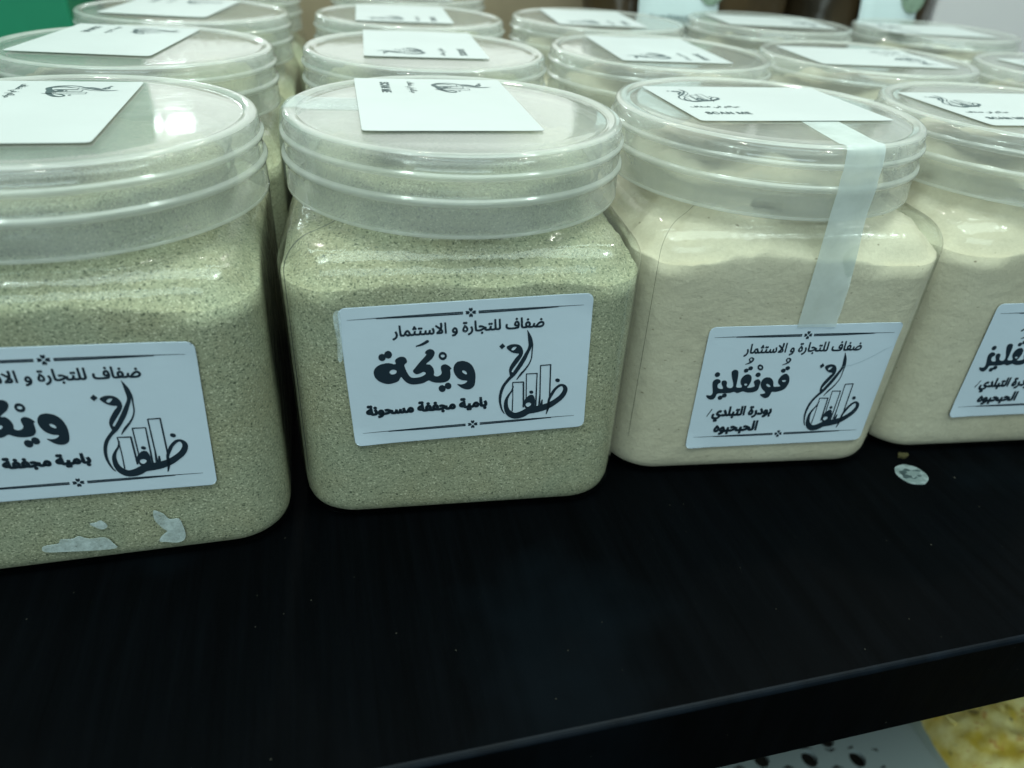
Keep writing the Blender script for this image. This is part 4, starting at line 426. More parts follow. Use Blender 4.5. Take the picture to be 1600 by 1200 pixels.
INK_BAOBAB = """S-160,1912,20 -1496,1910,16 -2536,1900,10 -3130,1895,5
S-160,1864,20 -1348,1870,20 -2388,1888,14
S280,1912,20 1549,1910,16 2536,1900,10 3100,1895,5
S280,1864,20 1408,1870,20 2395,1888,14
P85,1890 135,1940 200,1932 185,1890 200,1848 135,1840
P60,1915 10,1965 18,2030 60,2015 102,2030 110,1965
P35,1890 -15,1840 -80,1848 -65,1890 -80,1932 -15,1940
P60,1865 110,1815 102,1750 60,1765 18,1750 10,1815
S-190,-1788,20 -1500,-1790,16 -2518,-1800,10 -3100,-1805,5
S-190,-1836,20 -1354,-1830,20 -2372,-1812,14
S250,-1788,20 1501,-1790,16 2474,-1800,10 3030,-1805,5
S250,-1836,20 1362,-1830,20 2335,-1812,14
P55,-1810 105,-1760 170,-1768 155,-1810 170,-1852 105,-1860
P30,-1785 -20,-1735 -12,-1670 30,-1685 72,-1670 80,-1735
P5,-1810 -45,-1860 -110,-1852 -95,-1810 -110,-1768 -45,-1760
P30,-1835 80,-1885 72,-1950 30,-1935 -12,-1950 -20,-1885
T15;-1988,1206 -2000,1240 -1975,1250 -1954,1262 -1937,1275 -1924,1288 -1914,1302 -1907,1317 -1902,1331 -1899,1345 -1898,1359 -1899,1367 -1899,1375 -1901,1383 -1903,1391 -1906,1400 -1909,1410 -1926,1447 -1897,1464 -1887,1444 -1880,1426 -1875,1408 -1871,1391 -1869,1376 -1868,1362 -1869,1343 -1872,1326 -1876,1310 -1882,1295 -1890,1281 -1898,1269 -1907,1258 -1917,1247 -1928,1238 -1960,1218
T15;-1724,1308 -1743,1309 -1760,1311 -1773,1316 -1783,1322 -1791,1331 -1797,1341 -1800,1354 -1803,1369 -1804,1386 -1812,1634 -1779,1634 -1771,1400 -1770,1387 -1769,1375 -1767,1366 -1764,1359 -1760,1353 -1753,1349 -1745,1347 -1733,1345 -1719,1345 -1714,1344 -1710,1343 -1707,1340 -1705,1336 -1704,1332 -1703,1327 -1704,1323 -1706,1318 -1709,1314 -1713,1310 -1718,1308
T15;-1724,1308 -1719,1345 -1712,1346 -1706,1347 -1701,1350 -1697,1355 -1693,1361 -1688,1368 -1672,1402 -1666,1416 -1659,1428 -1653,1438 -1646,1447 -1640,1454 -1633,1460 -1627,1465 -1621,1468 -1615,1471 -1610,1473 -1605,1474 -1600,1474 -1591,1473 -1583,1471 -1576,1468 -1569,1462 -1562,1455 -1556,1445 -1550,1434 -1543,1419 -1537,1402 -1520,1365 -1515,1358 -1510,1352 -1504,1349 -1499,1347 -1492,1345 -1485,1345 -1480,1344 -1476,1343 -1473,1340 -1471,1336 -1470,1332 -1469,1327 -1470,1323 -1472,1318 -1475,1314 -1479,1310 -1484,1308 -1490,1308 -1500,1308 -1509,1310 -1518,1314 -1527,1318 -1534,1325 -1541,1332 -1535,1342 -1538,1333 -1542,1325 -1547,1319 -1552,1313 -1558,1309 -1564,1306 -1570,1303 -1577,1302 -1583,1301 -1592,1302 -1602,1304 -1611,1308 -1620,1313 -1629,1319 -1638,1326 -1646,1334 -1654,1343 -1660,1354 -1667,1341 -1674,1331 -1680,1323 -1687,1317 -1693,1313 -1700,1310 -1707,1309 -1715,1308|-1645,1388 -1640,1380 -1635,1372 -1630,1366 -1625,1360 -1620,1355 -1614,1350 -1609,1346 -1603,1343 -1598,1341 -1593,1339 -1588,1338 -1584,1338 -1575,1339 -1568,1343 -1563,1349 -1560,1358 -1560,1369 -1564,1381 -1571,1402 -1579,1420 -1582,1425 -1586,1430 -1590,1433 -1593,1436 -1598,1437 -1602,1438 -1606,1437 -1610,1436 -1615,1433 -1619,1430 -1624,1424 -1629,1418
T15;-1490,1308 -1485,1345 -1473,1345 -1462,1346 -1454,1348 -1447,1351 -1441,1356 -1437,1361 -1433,1369 -1430,1378 -1427,1390 -1418,1438 -1387,1432 -1390,1413 -1394,1394 -1395,1377 -1394,1364 -1393,1360 -1391,1357 -1388,1354 -1384,1351 -1378,1349 -1370,1347 -1334,1345 -1329,1344 -1325,1343 -1322,1340 -1320,1336 -1319,1332 -1318,1327 -1319,1323 -1321,1318 -1324,1314 -1328,1310 -1333,1308 -1339,1308 -1378,1311 -1387,1313 -1394,1316 -1400,1320 -1404,1324 -1408,1329 -1410,1334 -1412,1340 -1414,1347 -1415,1355 -1403,1354 -1407,1345 -1412,1337 -1417,1330 -1422,1325 -1428,1320 -1434,1316 -1441,1313 -1449,1311 -1457,1310
T15;-1409,1535 -1414,1536 -1419,1538 -1423,1541 -1427,1546 -1429,1551 -1429,1557 -1429,1563 -1427,1568 -1423,1573 -1419,1577 -1414,1579 -1409,1580 -1404,1579 -1399,1577 -1395,1573 -1392,1568 -1390,1563 -1389,1557 -1390,1551 -1392,1546 -1395,1541 -1399,1538 -1404,1536
T15;-1436,1485 -1442,1486 -1447,1488 -1451,1492 -1454,1496 -1456,1501 -1457,1507 -1456,1513 -1454,1518 -1451,1523 -1447,1527 -1442,1529 -1436,1530 -1431,1529 -1427,1527 -1423,1523 -1419,1518 -1417,1513 -1417,1507 -1417,1501 -1419,1496 -1423,1492 -1427,1488 -1431,1486
T15;-1381,1485 -1387,1486 -1392,1488 -1396,1492 -1399,1496 -1401,1501 -1402,1507 -1401,1513 -1399,1518 -1396,1523 -1392,1527 -1387,1529 -1381,1530 -1376,1529 -1372,1527 -1367,1523 -1364,1518 -1362,1513 -1362,1507 -1362,1501 -1364,1496 -1367,1492 -1372,1488 -1376,1486
T15;-1339,1308 -1334,1345 -1322,1345 -1311,1346 -1303,1348 -1296,1351 -1290,1356 -1286,1361 -1282,1369 -1279,1378 -1276,1390 -1267,1438 -1236,1432 -1239,1413 -1243,1394 -1244,1377 -1243,1364 -1242,1360 -1240,1357 -1237,1354 -1233,1351 -1227,1349 -1219,1347 -1183,1345 -1178,1344 -1174,1343 -1171,1340 -1169,1336 -1168,1332 -1167,1327 -1168,1323 -1170,1318 -1173,1314 -1177,1310 -1182,1308 -1188,1308 -1227,1311 -1236,1313 -1243,1316 -1249,1320 -1253,1324 -1257,1329 -1259,1334 -1261,1340 -1263,1347 -1264,1355 -1252,1354 -1256,1345 -1261,1337 -1266,1330 -1271,1325 -1277,1320 -1283,1316 -1290,1313 -1298,1311 -1306,1310
T15;-1230,1485 -1236,1486 -1241,1488 -1245,1492 -1248,1496 -1250,1501 -1251,1507 -1250,1513 -1248,1518 -1245,1523 -1241,1527 -1236,1529 -1230,1530 -1225,1529 -1221,1527 -1216,1523 -1213,1518 -1211,1513 -1211,1507 -1211,1501 -1213,1496 -1216,1492 -1221,1488 -1225,1486
T15;-1286,1485 -1291,1486 -1296,1488 -1300,1492 -1304,1496 -1305,1501 -1306,1507 -1305,1513 -1304,1518 -1300,1523 -1296,1527 -1291,1529 -1286,1530 -1281,1529 -1276,1527 -1272,1523 -1269,1518 -1267,1513 -1266,1507 -1267,1501 -1269,1496 -1272,1492 -1276,1488 -1281,1486
T15;-1188,1308 -1183,1345 -1175,1345 -1168,1346 -1162,1347 -1157,1349 -1153,1352 -1149,1357 -1145,1364 -1142,1373 -1139,1384 -1127,1435 -1097,1425 -1100,1408 -1104,1388 -1106,1369 -1105,1362 -1102,1356 -1098,1351 -1092,1348 -1082,1346 -1070,1345 -1063,1345 -1056,1346 -1050,1347 -1045,1349 -1041,1353 -1038,1358 -1034,1365 -1031,1374 -1028,1386 -1020,1438 -989,1432 -992,1412 -995,1388 -996,1369 -996,1365 -995,1361 -994,1357 -991,1353 -988,1350 -983,1348 -977,1346 -969,1345 -960,1345 -952,1345 -945,1346 -939,1348 -934,1351 -929,1355 -926,1360 -923,1366 -922,1374 -921,1384 -922,1396 -924,1411 -928,1427 -944,1479 -911,1493 -901,1460 -894,1423 -892,1411 -891,1401 -890,1391 -891,1378 -893,1366 -895,1354 -899,1344 -904,1336 -909,1328 -915,1322 -923,1317 -931,1313 -940,1310 -950,1308 -960,1308 -972,1308 -982,1310 -991,1313 -999,1317 -1005,1322 -1010,1328 -1014,1335 -1016,1344 -1018,1354 -1005,1354 -1010,1342 -1015,1332 -1021,1325 -1027,1319 -1034,1314 -1042,1311 -1051,1309 -1062,1308 -1075,1308 -1082,1308 -1089,1309 -1097,1311 -1104,1315 -1111,1319 -1117,1326 -1122,1334 -1125,1345 -1127,1358 -1115,1360 -1120,1346 -1125,1335 -1131,1326 -1138,1320 -1146,1315 -1155,1311 -1165,1309 -1176,1308
T15;-711,1553 -712,1577 -715,1605 -718,1629 -683,1634 -681,1610 -679,1581 -678,1557 -680,1514 -689,1474 -693,1461 -698,1448 -704,1436 -709,1426 -717,1412 -726,1398 -737,1385 -748,1372 -761,1359 -775,1347 -724,1347 -716,1348 -709,1349 -703,1351 -699,1354 -696,1357 -693,1361 -692,1366 -691,1370 -691,1375 -692,1384 -697,1394 -704,1405 -740,1446 -792,1494 -854,1544 -835,1574 -769,1519 -720,1473 -687,1435 -679,1423 -672,1412 -667,1402 -664,1391 -662,1381 -661,1371 -661,1364 -662,1358 -664,1351 -666,1344 -670,1337 -674,1331 -680,1325 -687,1320 -695,1316 -705,1313 -717,1311 -730,1310 -824,1310 -824,1347 -798,1369 -776,1391 -757,1412 -743,1433 -731,1456 -722,1478 -716,1502 -712,1527
T15;-597,1310 -605,1634 -573,1634 -564,1310
T15;-405,1206 -413,1243 -368,1253 -355,1258 -343,1264 -333,1272 -324,1281 -316,1292 -310,1304 -305,1319 -303,1335 -302,1354 -302,1363 -303,1372 -304,1381 -306,1389 -309,1397 -311,1404 -315,1410 -319,1415 -323,1420 -328,1423 -333,1425 -338,1426 -344,1425 -350,1422 -355,1418 -360,1412 -364,1405 -367,1398 -369,1389 -371,1381 -371,1373 -371,1367 -369,1361 -368,1356 -365,1352 -361,1349 -356,1346 -350,1344 -343,1343 -335,1342 -327,1342 -319,1343 -311,1345 -304,1347 -297,1349 -291,1352 -289,1320 -296,1316 -304,1312 -312,1310 -321,1308 -330,1307 -339,1306 -348,1307 -358,1308 -366,1310 -374,1313 -380,1316 -386,1321 -391,1326 -395,1332 -399,1339 -401,1346 -403,1355 -403,1364 -402,1375 -401,1387 -398,1399 -394,1410 -390,1421 -384,1431 -378,1440 -371,1447 -363,1454 -354,1459 -345,1462 -335,1463 -325,1462 -315,1459 -307,1454 -299,1447 -292,1438 -286,1428 -281,1417 -277,1405 -274,1393 -272,1379 -271,1365 -270,1351 -272,1324 -277,1300 -285,1278 -297,1259 -312,1243 -331,1230 -352,1219 -377,1211
T15;-57,1310 -70,1311 -82,1313 -93,1318 -102,1324 -111,1332 -117,1341 -122,1353 -126,1366 -127,1382 -125,1396 -121,1412 -113,1430 -102,1450 -87,1471 -67,1492 -59,1468 -86,1495 -65,1524 -27,1484 -15,1469 -6,1454 2,1438 8,1422 12,1405 13,1388 13,1380 12,1372 10,1364 7,1355 4,1347 -1,1338 -7,1331 -14,1324 -22,1318 -32,1314 -44,1311|-57,1347 -48,1348 -41,1349 -34,1352 -28,1356 -24,1361 -20,1367 -18,1374 -16,1381 -16,1389 -16,1397 -17,1405 -19,1413 -22,1422 -27,1431 -33,1440 -41,1451 -51,1462 -64,1474 -46,1475 -56,1465 -65,1455 -72,1444 -79,1433 -85,1423 -89,1413 -92,1403 -94,1394 -95,1385 -93,1374 -90,1364 -84,1357 -76,1351 -67,1348
T15;-26,1564 -31,1565 -36,1567 -40,1570 -44,1575 -46,1580 -46,1586 -46,1592 -44,1597 -40,1602 -36,1606 -31,1608 -26,1609 -21,1608 -16,1606 -12,1602 -9,1597 -7,1592 -6,1586 -7,1580 -9,1575 -12,1570 -16,1567 -21,1565
T15;-82,1564 -87,1565 -92,1567 -96,1570 -99,1575 -101,1580 -102,1586 -101,1592 -99,1597 -96,1602 -92,1606 -87,1608 -82,1609 -76,1608 -72,1606 -68,1602 -64,1597 -62,1592 -62,1586 -62,1580 -64,1575 -68,1570 -72,1567 -76,1565
T15;27,1206 15,1240 40,1250 61,1262 78,1275 91,1288 101,1302 108,1317 113,1331 116,1345 117,1359 117,1367 116,1375 114,1383 112,1391 109,1400 106,1410 89,1447 118,1464 128,1444 135,1426 140,1408 144,1391 146,1376 147,1362 146,1343 143,1326 139,1310 133,1295 125,1281 117,1269 108,1258 98,1247 87,1238 55,1218
T15;292,1308 272,1309 255,1311 242,1316 232,1322 224,1331 218,1341 215,1354 212,1369 211,1386 203,1634 236,1634 244,1400 245,1387 246,1375 248,1366 251,1359 256,1353 262,1349 270,1347 282,1345 296,1345 301,1344 305,1343 308,1340 310,1336 311,1332 312,1327 311,1323 309,1318 306,1314 302,1310 297,1308
T15;550,1308 518,1310 509,1312 501,1315 493,1320 486,1325 479,1331 474,1339 469,1349 465,1360 462,1373 486,1389 490,1378 494,1369 499,1362 505,1356 512,1352 520,1349 529,1347 541,1345 554,1345 559,1344 563,1343 566,1340 568,1336 569,1332 570,1327 569,1323 567,1318 564,1314 560,1310 555,1308
T15;292,1308 295,1345 337,1349 376,1359 414,1376 448,1398 441,1405 432,1411 424,1416 414,1421 404,1425 393,1428 382,1431 371,1432 359,1432 347,1432 335,1430 322,1427 316,1462 338,1468 359,1470 372,1469 385,1467 397,1464 408,1460 418,1455 428,1450 454,1434 478,1420 486,1417 494,1415 503,1414 511,1414 514,1382 503,1381 492,1379 482,1376 453,1362 424,1345 390,1327 347,1313 330,1310 312,1308
T15;397,1226 392,1226 387,1229 383,1232 380,1237 378,1242 377,1248 378,1254 380,1259 383,1264 387,1268 392,1270 397,1271 402,1270 407,1268 411,1264 415,1259 417,1254 417,1248 417,1242 415,1237 411,1232 407,1229 402,1226
T15;550,1308 554,1345 566,1345 577,1346 585,1348 592,1351 598,1356 602,1361 606,1369 609,1378 612,1390 621,1438 652,1432 649,1413 645,1394 644,1377 645,1364 646,1360 648,1357 651,1354 655,1351 661,1349 669,1347 705,1345 710,1344 714,1343 717,1340 719,1336 720,1332 721,1327 720,1323 718,1318 715,1314 711,1310 706,1308 701,1308 661,1311 652,1313 645,1316 639,1320 635,1324 631,1329 629,1334 627,1340 625,1347 624,1355 636,1354 632,1345 627,1337 622,1330 617,1325 611,1320 605,1316 598,1313 590,1311 582,1310
T15;658,1485 652,1486 647,1488 643,1492 640,1496 638,1501 637,1507 638,1513 640,1518 643,1523 647,1527 652,1529 658,1530 663,1529 667,1527 672,1523 675,1518 677,1513 677,1507 677,1501 675,1496 672,1492 667,1488 663,1486
T15;602,1485 597,1486 592,1488 588,1492 585,1496 583,1501 582,1507 583,1513 585,1518 588,1523 592,1527 597,1529 602,1530 607,1529 612,1527 616,1523 619,1518 621,1513 622,1507 621,1501 619,1496 616,1492 612,1488 607,1486
T15;701,1308 704,1345 718,1345 729,1347 737,1350 742,1354 745,1360 747,1368 748,1403 741,1634 775,1634 781,1404 782,1390 784,1378 788,1368 792,1360 797,1354 804,1350 811,1347 818,1345 826,1345 831,1344 835,1343 838,1340 841,1336 842,1332 842,1327 842,1323 840,1318 837,1314 832,1310 828,1308 822,1308 811,1308 802,1310 794,1314 787,1318 781,1324 776,1330 773,1336 770,1343 768,1350 777,1349 773,1341 769,1333 763,1327 757,1321 749,1316 739,1312 728,1310 715,1308
T15;822,1308 826,1345 839,1345 850,1347 858,1350 863,1354 867,1360 869,1368 869,1403 862,1634 894,1634 903,1407 901,1364 899,1353 895,1342 891,1333 884,1325 876,1319 866,1314 854,1311 839,1308
T15;1194,1300 1205,1338 1255,1338 1304,1339 1343,1342 1353,1343 1360,1346 1366,1349 1373,1355 1378,1364 1381,1376 1383,1390 1384,1407 1385,1428 1384,1438 1384,1447 1382,1455 1380,1464 1378,1471 1375,1478 1372,1484 1368,1490 1363,1494 1359,1497 1354,1499 1348,1500 1342,1499 1337,1496 1331,1492 1327,1486 1323,1480 1320,1472 1317,1464 1316,1456 1315,1447 1316,1441 1317,1436 1319,1431 1322,1427 1326,1423 1330,1420 1336,1418 1343,1417 1351,1417 1359,1417 1367,1418 1375,1419 1383,1421 1390,1424 1396,1427 1397,1395 1393,1392 1388,1389 1383,1387 1377,1385 1371,1383 1366,1382 1348,1381 1335,1381 1323,1384 1313,1387 1304,1392 1297,1398 1291,1406 1287,1415 1284,1426 1283,1438 1284,1450 1286,1461 1288,1473 1292,1484 1297,1495 1302,1505 1308,1514 1316,1522 1324,1528 1332,1533 1342,1536 1351,1537 1365,1535 1377,1530 1388,1521 1396,1510 1404,1496 1409,1480 1413,1462 1415,1444 1416,1426 1414,1384 1412,1371 1409,1360 1406,1349 1401,1340 1396,1331 1390,1324 1384,1318 1375,1314 1363,1310 1317,1303 1258,1301
T15;1194,1300 1131,1306 1114,1310 1099,1315 1086,1322 1074,1330 1065,1339 1058,1350 1053,1363 1050,1377 1049,1393 1050,1416 1055,1440 1060,1464 1090,1455 1087,1439 1083,1420 1082,1403 1083,1388 1087,1376 1093,1365 1102,1356 1114,1349 1130,1344 1150,1341 1175,1338 1205,1338 1213,1315
T15;1344,1584 1338,1585 1334,1587 1329,1590 1326,1595 1324,1600 1324,1606 1324,1612 1326,1617 1329,1622 1334,1626 1338,1628 1344,1629 1349,1628 1354,1626 1358,1622 1361,1617 1363,1612 1364,1606 1363,1600 1361,1595 1358,1590 1354,1587 1349,1585
T15;1552,1308 1532,1309 1516,1311 1503,1316 1492,1322 1485,1331 1479,1341 1475,1354 1473,1369 1472,1386 1464,1634 1497,1634 1505,1400 1506,1387 1507,1375 1509,1366 1512,1359 1516,1353 1523,1349 1531,1347 1542,1345 1556,1345 1561,1344 1566,1343 1569,1340 1571,1336 1572,1332 1573,1327 1572,1323 1570,1318 1567,1314 1563,1310 1558,1308
T15;1552,1308 1556,1345 1577,1345 1598,1346 1619,1349 1636,1353 1645,1356 1654,1361 1662,1366 1670,1372 1676,1378 1682,1386 1686,1394 1688,1403 1689,1413 1689,1420 1687,1427 1685,1434 1681,1441 1677,1448 1673,1453 1667,1458 1661,1460 1655,1461 1648,1460 1642,1458 1637,1454 1632,1448 1627,1442 1623,1435 1621,1427 1619,1419 1618,1411 1619,1402 1621,1393 1625,1385 1630,1378 1635,1371 1641,1365 1648,1360 1654,1356 1661,1352 1622,1339 1607,1355 1602,1362 1596,1370 1592,1379 1588,1389 1586,1400 1585,1412 1586,1424 1588,1435 1591,1446 1595,1456 1601,1465 1607,1473 1614,1481 1621,1487 1629,1492 1638,1495 1647,1497 1656,1498 1669,1497 1680,1493 1691,1486 1700,1477 1708,1467 1714,1455 1719,1442 1721,1429 1722,1416 1722,1403 1719,1391 1716,1381 1711,1370 1705,1361 1698,1353 1690,1345 1682,1338 1672,1332 1641,1318 1621,1313 1598,1310 1575,1308
T15;1753,1308 1711,1311 1670,1318 1638,1329 1666,1352 1695,1348 1728,1346 1757,1345 1762,1344 1766,1343 1769,1340 1771,1336 1772,1332 1773,1327 1772,1323 1770,1318 1767,1314 1763,1310 1758,1308
T15;1652,1545 1647,1546 1642,1548 1638,1551 1635,1556 1633,1561 1632,1567 1633,1573 1635,1578 1638,1583 1642,1587 1647,1589 1652,1590 1657,1589 1662,1587 1666,1583 1669,1578 1671,1573 1672,1567 1671,1561 1669,1556 1666,1551 1662,1548 1657,1546
T15;1949,1302 1889,1305 1874,1307 1861,1310 1850,1314 1841,1318 1833,1323 1827,1329 1823,1335 1819,1342 1817,1350 1826,1354 1819,1341 1812,1330 1804,1322 1796,1317 1788,1313 1780,1310 1753,1308 1757,1345 1766,1345 1773,1347 1780,1349 1786,1353 1791,1358 1795,1364 1799,1372 1802,1381 1805,1392 1815,1435 1845,1426 1840,1406 1837,1390 1836,1378 1837,1372 1838,1365 1841,1360 1844,1355 1850,1351 1858,1348 1867,1345 1879,1343 1894,1341 1956,1339 2004,1343 2017,1345 2029,1349 2039,1354 2048,1359 2055,1365 2061,1372 2065,1380 2068,1388 2069,1397 2068,1404 2067,1410 2064,1417 2061,1423 2056,1428 2051,1433 2044,1437 2035,1439 2026,1440 2013,1439 2000,1435 1987,1429 1975,1421 1963,1411 1951,1400 1920,1366 1899,1335 1864,1336 1895,1385 1934,1430 1949,1444 1964,1455 1980,1464 1996,1472 2012,1476 2028,1477 2042,1476 2055,1473 2067,1467 2076,1460 2085,1450 2091,1440 2096,1428 2099,1415 2100,1401 2098,1383 2094,1367 2086,1351 2075,1338 2059,1325 2039,1315 2014,1308 1984,1303
T15;2017,1524 2011,1525 2006,1527 2002,1531 1999,1535 1997,1540 1996,1546 1997,1552 1999,1557 2002,1562 2006,1566 2011,1568 2017,1569 2022,1568 2026,1566 2031,1562 2034,1557 2036,1552 2036,1546 2036,1540 2034,1535 2031,1531 2026,1527 2022,1525
P-296,525 -188,428 -131,281 -138,123 -215,-32 -345,-104 -512,-142 -653,-138 -684,-244 -732,-335 -838,-363 -970,-306 -1063,-207 -930,-188 -895,-137 -1035,-9 -1122,128 -1137,285 -1059,398 -916,421 -783,357 -690,221 -644,73 -526,61 -402,72 -514,185 -535,330 -475,457 -394,517|-394,283 -309,296 -249,267 -288,232 -358,236|-935,156 -862,165 -760,80 -803,56 -875,87
P-1261,365 -1160,261 -1165,130 -1181,-27 -1306,-112 -1528,-125 -1692,-75 -1786,-96 -1901,-128 -2026,-81 -2178,-111 -2350,-114 -2559,-114 -2623,-150 -2645,-254 -2733,-340 -2861,-319 -2972,-220 -2975,-159 -2837,-176 -2783,-100 -2808,45 -2856,229 -2853,357 -2750,428 -2617,382 -2586,290 -2662,230 -2643,113 -2543,55 -2450,75 -2535,236 -2545,339 -2456,368 -2358,303 -2335,146 -2229,75 -2124,95 -2127,238 -2237,501 -2274,682 -2171,744 -2051,682 -2013,489 -1997,256 -1977,99 -1835,78 -1784,114 -1872,249 -1879,405 -1792,528 -1653,559 -1531,463 -1505,306 -1546,152 -1583,63 -1434,67 -1336,114 -1404,262 -1365,337|-1722,202 -1665,219 -1616,177 -1654,138 -1706,162
P-2680,635 -2662,592 -2669,547 -2700,514 -2746,500 -2794,511 -2833,541 -2851,585 -2843,629 -2813,662 -2767,676 -2719,666
P-2401,-234 -2384,-275 -2390,-317 -2418,-349 -2461,-361 -2506,-351 -2542,-321 -2559,-280 -2553,-238 -2524,-207 -2482,-195 -2437,-205
P-2268,-158 -2251,-199 -2257,-241 -2286,-272 -2328,-285 -2373,-275 -2410,-245 -2427,-204 -2420,-162 -2392,-131 -2350,-119 -2305,-129
P-1714,739 -1698,702 -1704,664 -1730,636 -1769,624 -1812,632 -1845,658 -1861,695 -1856,733 -1830,761 -1790,773 -1748,765
P-1577,816 -1561,779 -1567,741 -1593,713 -1632,701 -1675,709 -1709,735 -1725,772 -1719,809 -1693,838 -1654,850 -1611,842
P-1245,574 -1225,531 -1230,488 -1259,455 -1304,442 -1352,452 -1391,483 -1411,526 -1405,569 -1377,601 -1332,614 -1284,604
P-390,688 -373,651 -377,613 -403,583 -443,571 -487,580 -523,606 -540,644 -536,682 -510,711 -470,723 -426,715
P-258,774 -240,737 -244,698 -270,669 -310,657 -354,666 -390,692 -408,729 -403,768 -377,797 -337,809 -293,800
P-1200,791 -1196,744 -1213,708 -1249,689 -1296,691 -1345,715 -1386,754 -1410,801 -1414,848 -1396,884 -1360,903 -1314,900 -1265,877 -1225,838|-1258,794 -1258,779 -1267,767 -1284,761 -1305,762 -1326,770 -1343,783 -1352,798 -1352,813 -1343,825 -1326,831 -1305,830 -1284,822 -1267,809
S-543,859,13 -438,897,25 -348,952,36 -309,1038,33 -387,1093,23 -452,1040,25 -402,962,23
S-1858,925,12 -1754,963,25 -1665,1016,35 -1625,1101,32 -1699,1155,22 -1764,1103,25 -1717,1026,22
T29;-2611,-986 -2609,-962 -2603,-934 -2593,-903 -2562,-916 -2570,-941 -2574,-963 -2576,-983 -2575,-995 -2573,-1005 -2569,-1015 -2564,-1024 -2557,-1031 -2549,-1038 -2540,-1043 -2530,-1048 -2519,-1052 -2507,-1054 -2495,-1056 -2482,-1056 -2463,-1056 -2445,-1053 -2428,-1049 -2414,-1044 -2401,-1038 -2390,-1030 -2381,-1023 -2373,-1015 -2367,-1007 -2363,-999 -2361,-992 -2360,-985 -2360,-981 -2363,-977 -2367,-974 -2372,-970 -2379,-967 -2386,-964 -2410,-954 -2434,-941 -2442,-935 -2448,-929 -2453,-923 -2457,-915 -2460,-907 -2461,-897 -2460,-885 -2457,-872 -2452,-859 -2445,-847 -2437,-835 -2428,-824 -2417,-814 -2406,-806 -2394,-798 -2381,-793 -2368,-790 -2355,-789 -2344,-789 -2333,-791 -2324,-794 -2316,-798 -2310,-801 -2306,-804 -2320,-838 -2336,-831 -2342,-829 -2349,-828 -2355,-827 -2363,-828 -2372,-830 -2380,-833 -2388,-837 -2396,-842 -2403,-848 -2410,-855 -2415,-861 -2420,-869 -2423,-876 -2426,-884 -2426,-891 -2426,-897 -2423,-901 -2419,-906 -2413,-910 -2407,-914 -2399,-918 -2374,-930 -2349,-942 -2341,-947 -2335,-952 -2329,-958 -2325,-964 -2322,-971 -2322,-979 -2323,-991 -2326,-1004 -2332,-1017 -2341,-1030 -2351,-1043 -2364,-1055 -2379,-1066 -2396,-1075 -2415,-1084 -2436,-1090 -2459,-1094 -2484,-1095 -2502,-1094 -2519,-1092 -2534,-1088 -2549,-1083 -2562,-1076 -2574,-1068 -2585,-1059 -2594,-1047 -2601,-1034 -2607,-1020 -2610,-1004
T29;-2441,-1184 -2447,-1183 -2452,-1181 -2456,-1177 -2459,-1172 -2462,-1167 -2462,-1161 -2462,-1155 -2459,-1149 -2456,-1144 -2452,-1140 -2447,-1138 -2441,-1137 -2435,-1138 -2431,-1140 -2426,-1144 -2423,-1149 -2421,-1155 -2420,-1161 -2421,-1167 -2423,-1172 -2426,-1177 -2431,-1181 -2435,-1183
T29;-2499,-1184 -2505,-1183 -2510,-1181 -2515,-1177 -2518,-1172 -2520,-1167 -2521,-1161 -2520,-1155 -2518,-1149 -2515,-1144 -2510,-1140 -2505,-1138 -2499,-1137 -2494,-1138 -2489,-1140 -2485,-1144 -2481,-1149 -2479,-1155 -2478,-1161 -2479,-1167 -2481,-1172 -2485,-1177 -2489,-1181 -2494,-1183
T29;-2207,-950 -2194,-949 -2183,-948 -2173,-945 -2165,-941 -2159,-937 -2155,-931 -2152,-925 -2150,-917 -2149,-910 -2149,-903 -2151,-895 -2153,-887 -2166,-858 -2183,-823 -2205,-787 -2175,-765 -2146,-818 -2125,-864 -2112,-904 -2108,-917 -2103,-927 -2098,-935 -2093,-940 -2088,-945 -2083,-947 -2077,-948 -2073,-949 -2068,-950 -2062,-950 -2058,-952 -2055,-955 -2052,-959 -2051,-963 -2050,-968 -2051,-973 -2053,-977 -2056,-982 -2061,-985 -2066,-987 -2072,-988 -2081,-988 -2090,-986 -2099,-982 -2108,-978 -2116,-971 -2123,-963 -2128,-953 -2133,-941 -2136,-927 -2119,-912 -2120,-924 -2122,-937 -2126,-948 -2132,-959 -2141,-969 -2153,-977 -2167,-984 -2185,-987 -2207,-989 -2237,-986 -2246,-984 -2255,-981 -2263,-978 -2271,-974 -2278,-969 -2284,-965 -2267,-932 -2260,-936 -2253,-940 -2243,-944 -2232,-947 -2220,-949
T29;-2072,-988 -2068,-950 -2053,-949 -2042,-947 -2034,-944 -2028,-940 -2024,-934 -2022,-926 -2022,-889 -2029,-650 -1993,-650 -1987,-889 -1985,-903 -1983,-916 -1980,-926 -1975,-934 -1969,-940 -1963,-944 -1955,-947 -1947,-949 -1939,-950 -1934,-950 -1929,-952 -1926,-955 -1924,-959 -1923,-963 -1922,-968 -1923,-973 -1925,-977 -1928,-982 -1932,-985 -1938,-987 -1943,-988 -1955,-987 -1965,-985 -1973,-982 -1980,-977 -1987,-972 -1992,-965 -1995,-958 -1998,-951 -2000,-944 -1991,-945 -1995,-954 -1999,-962 -2005,-969 -2012,-975 -2021,-979 -2031,-983 -2043,-986 -2056,-988
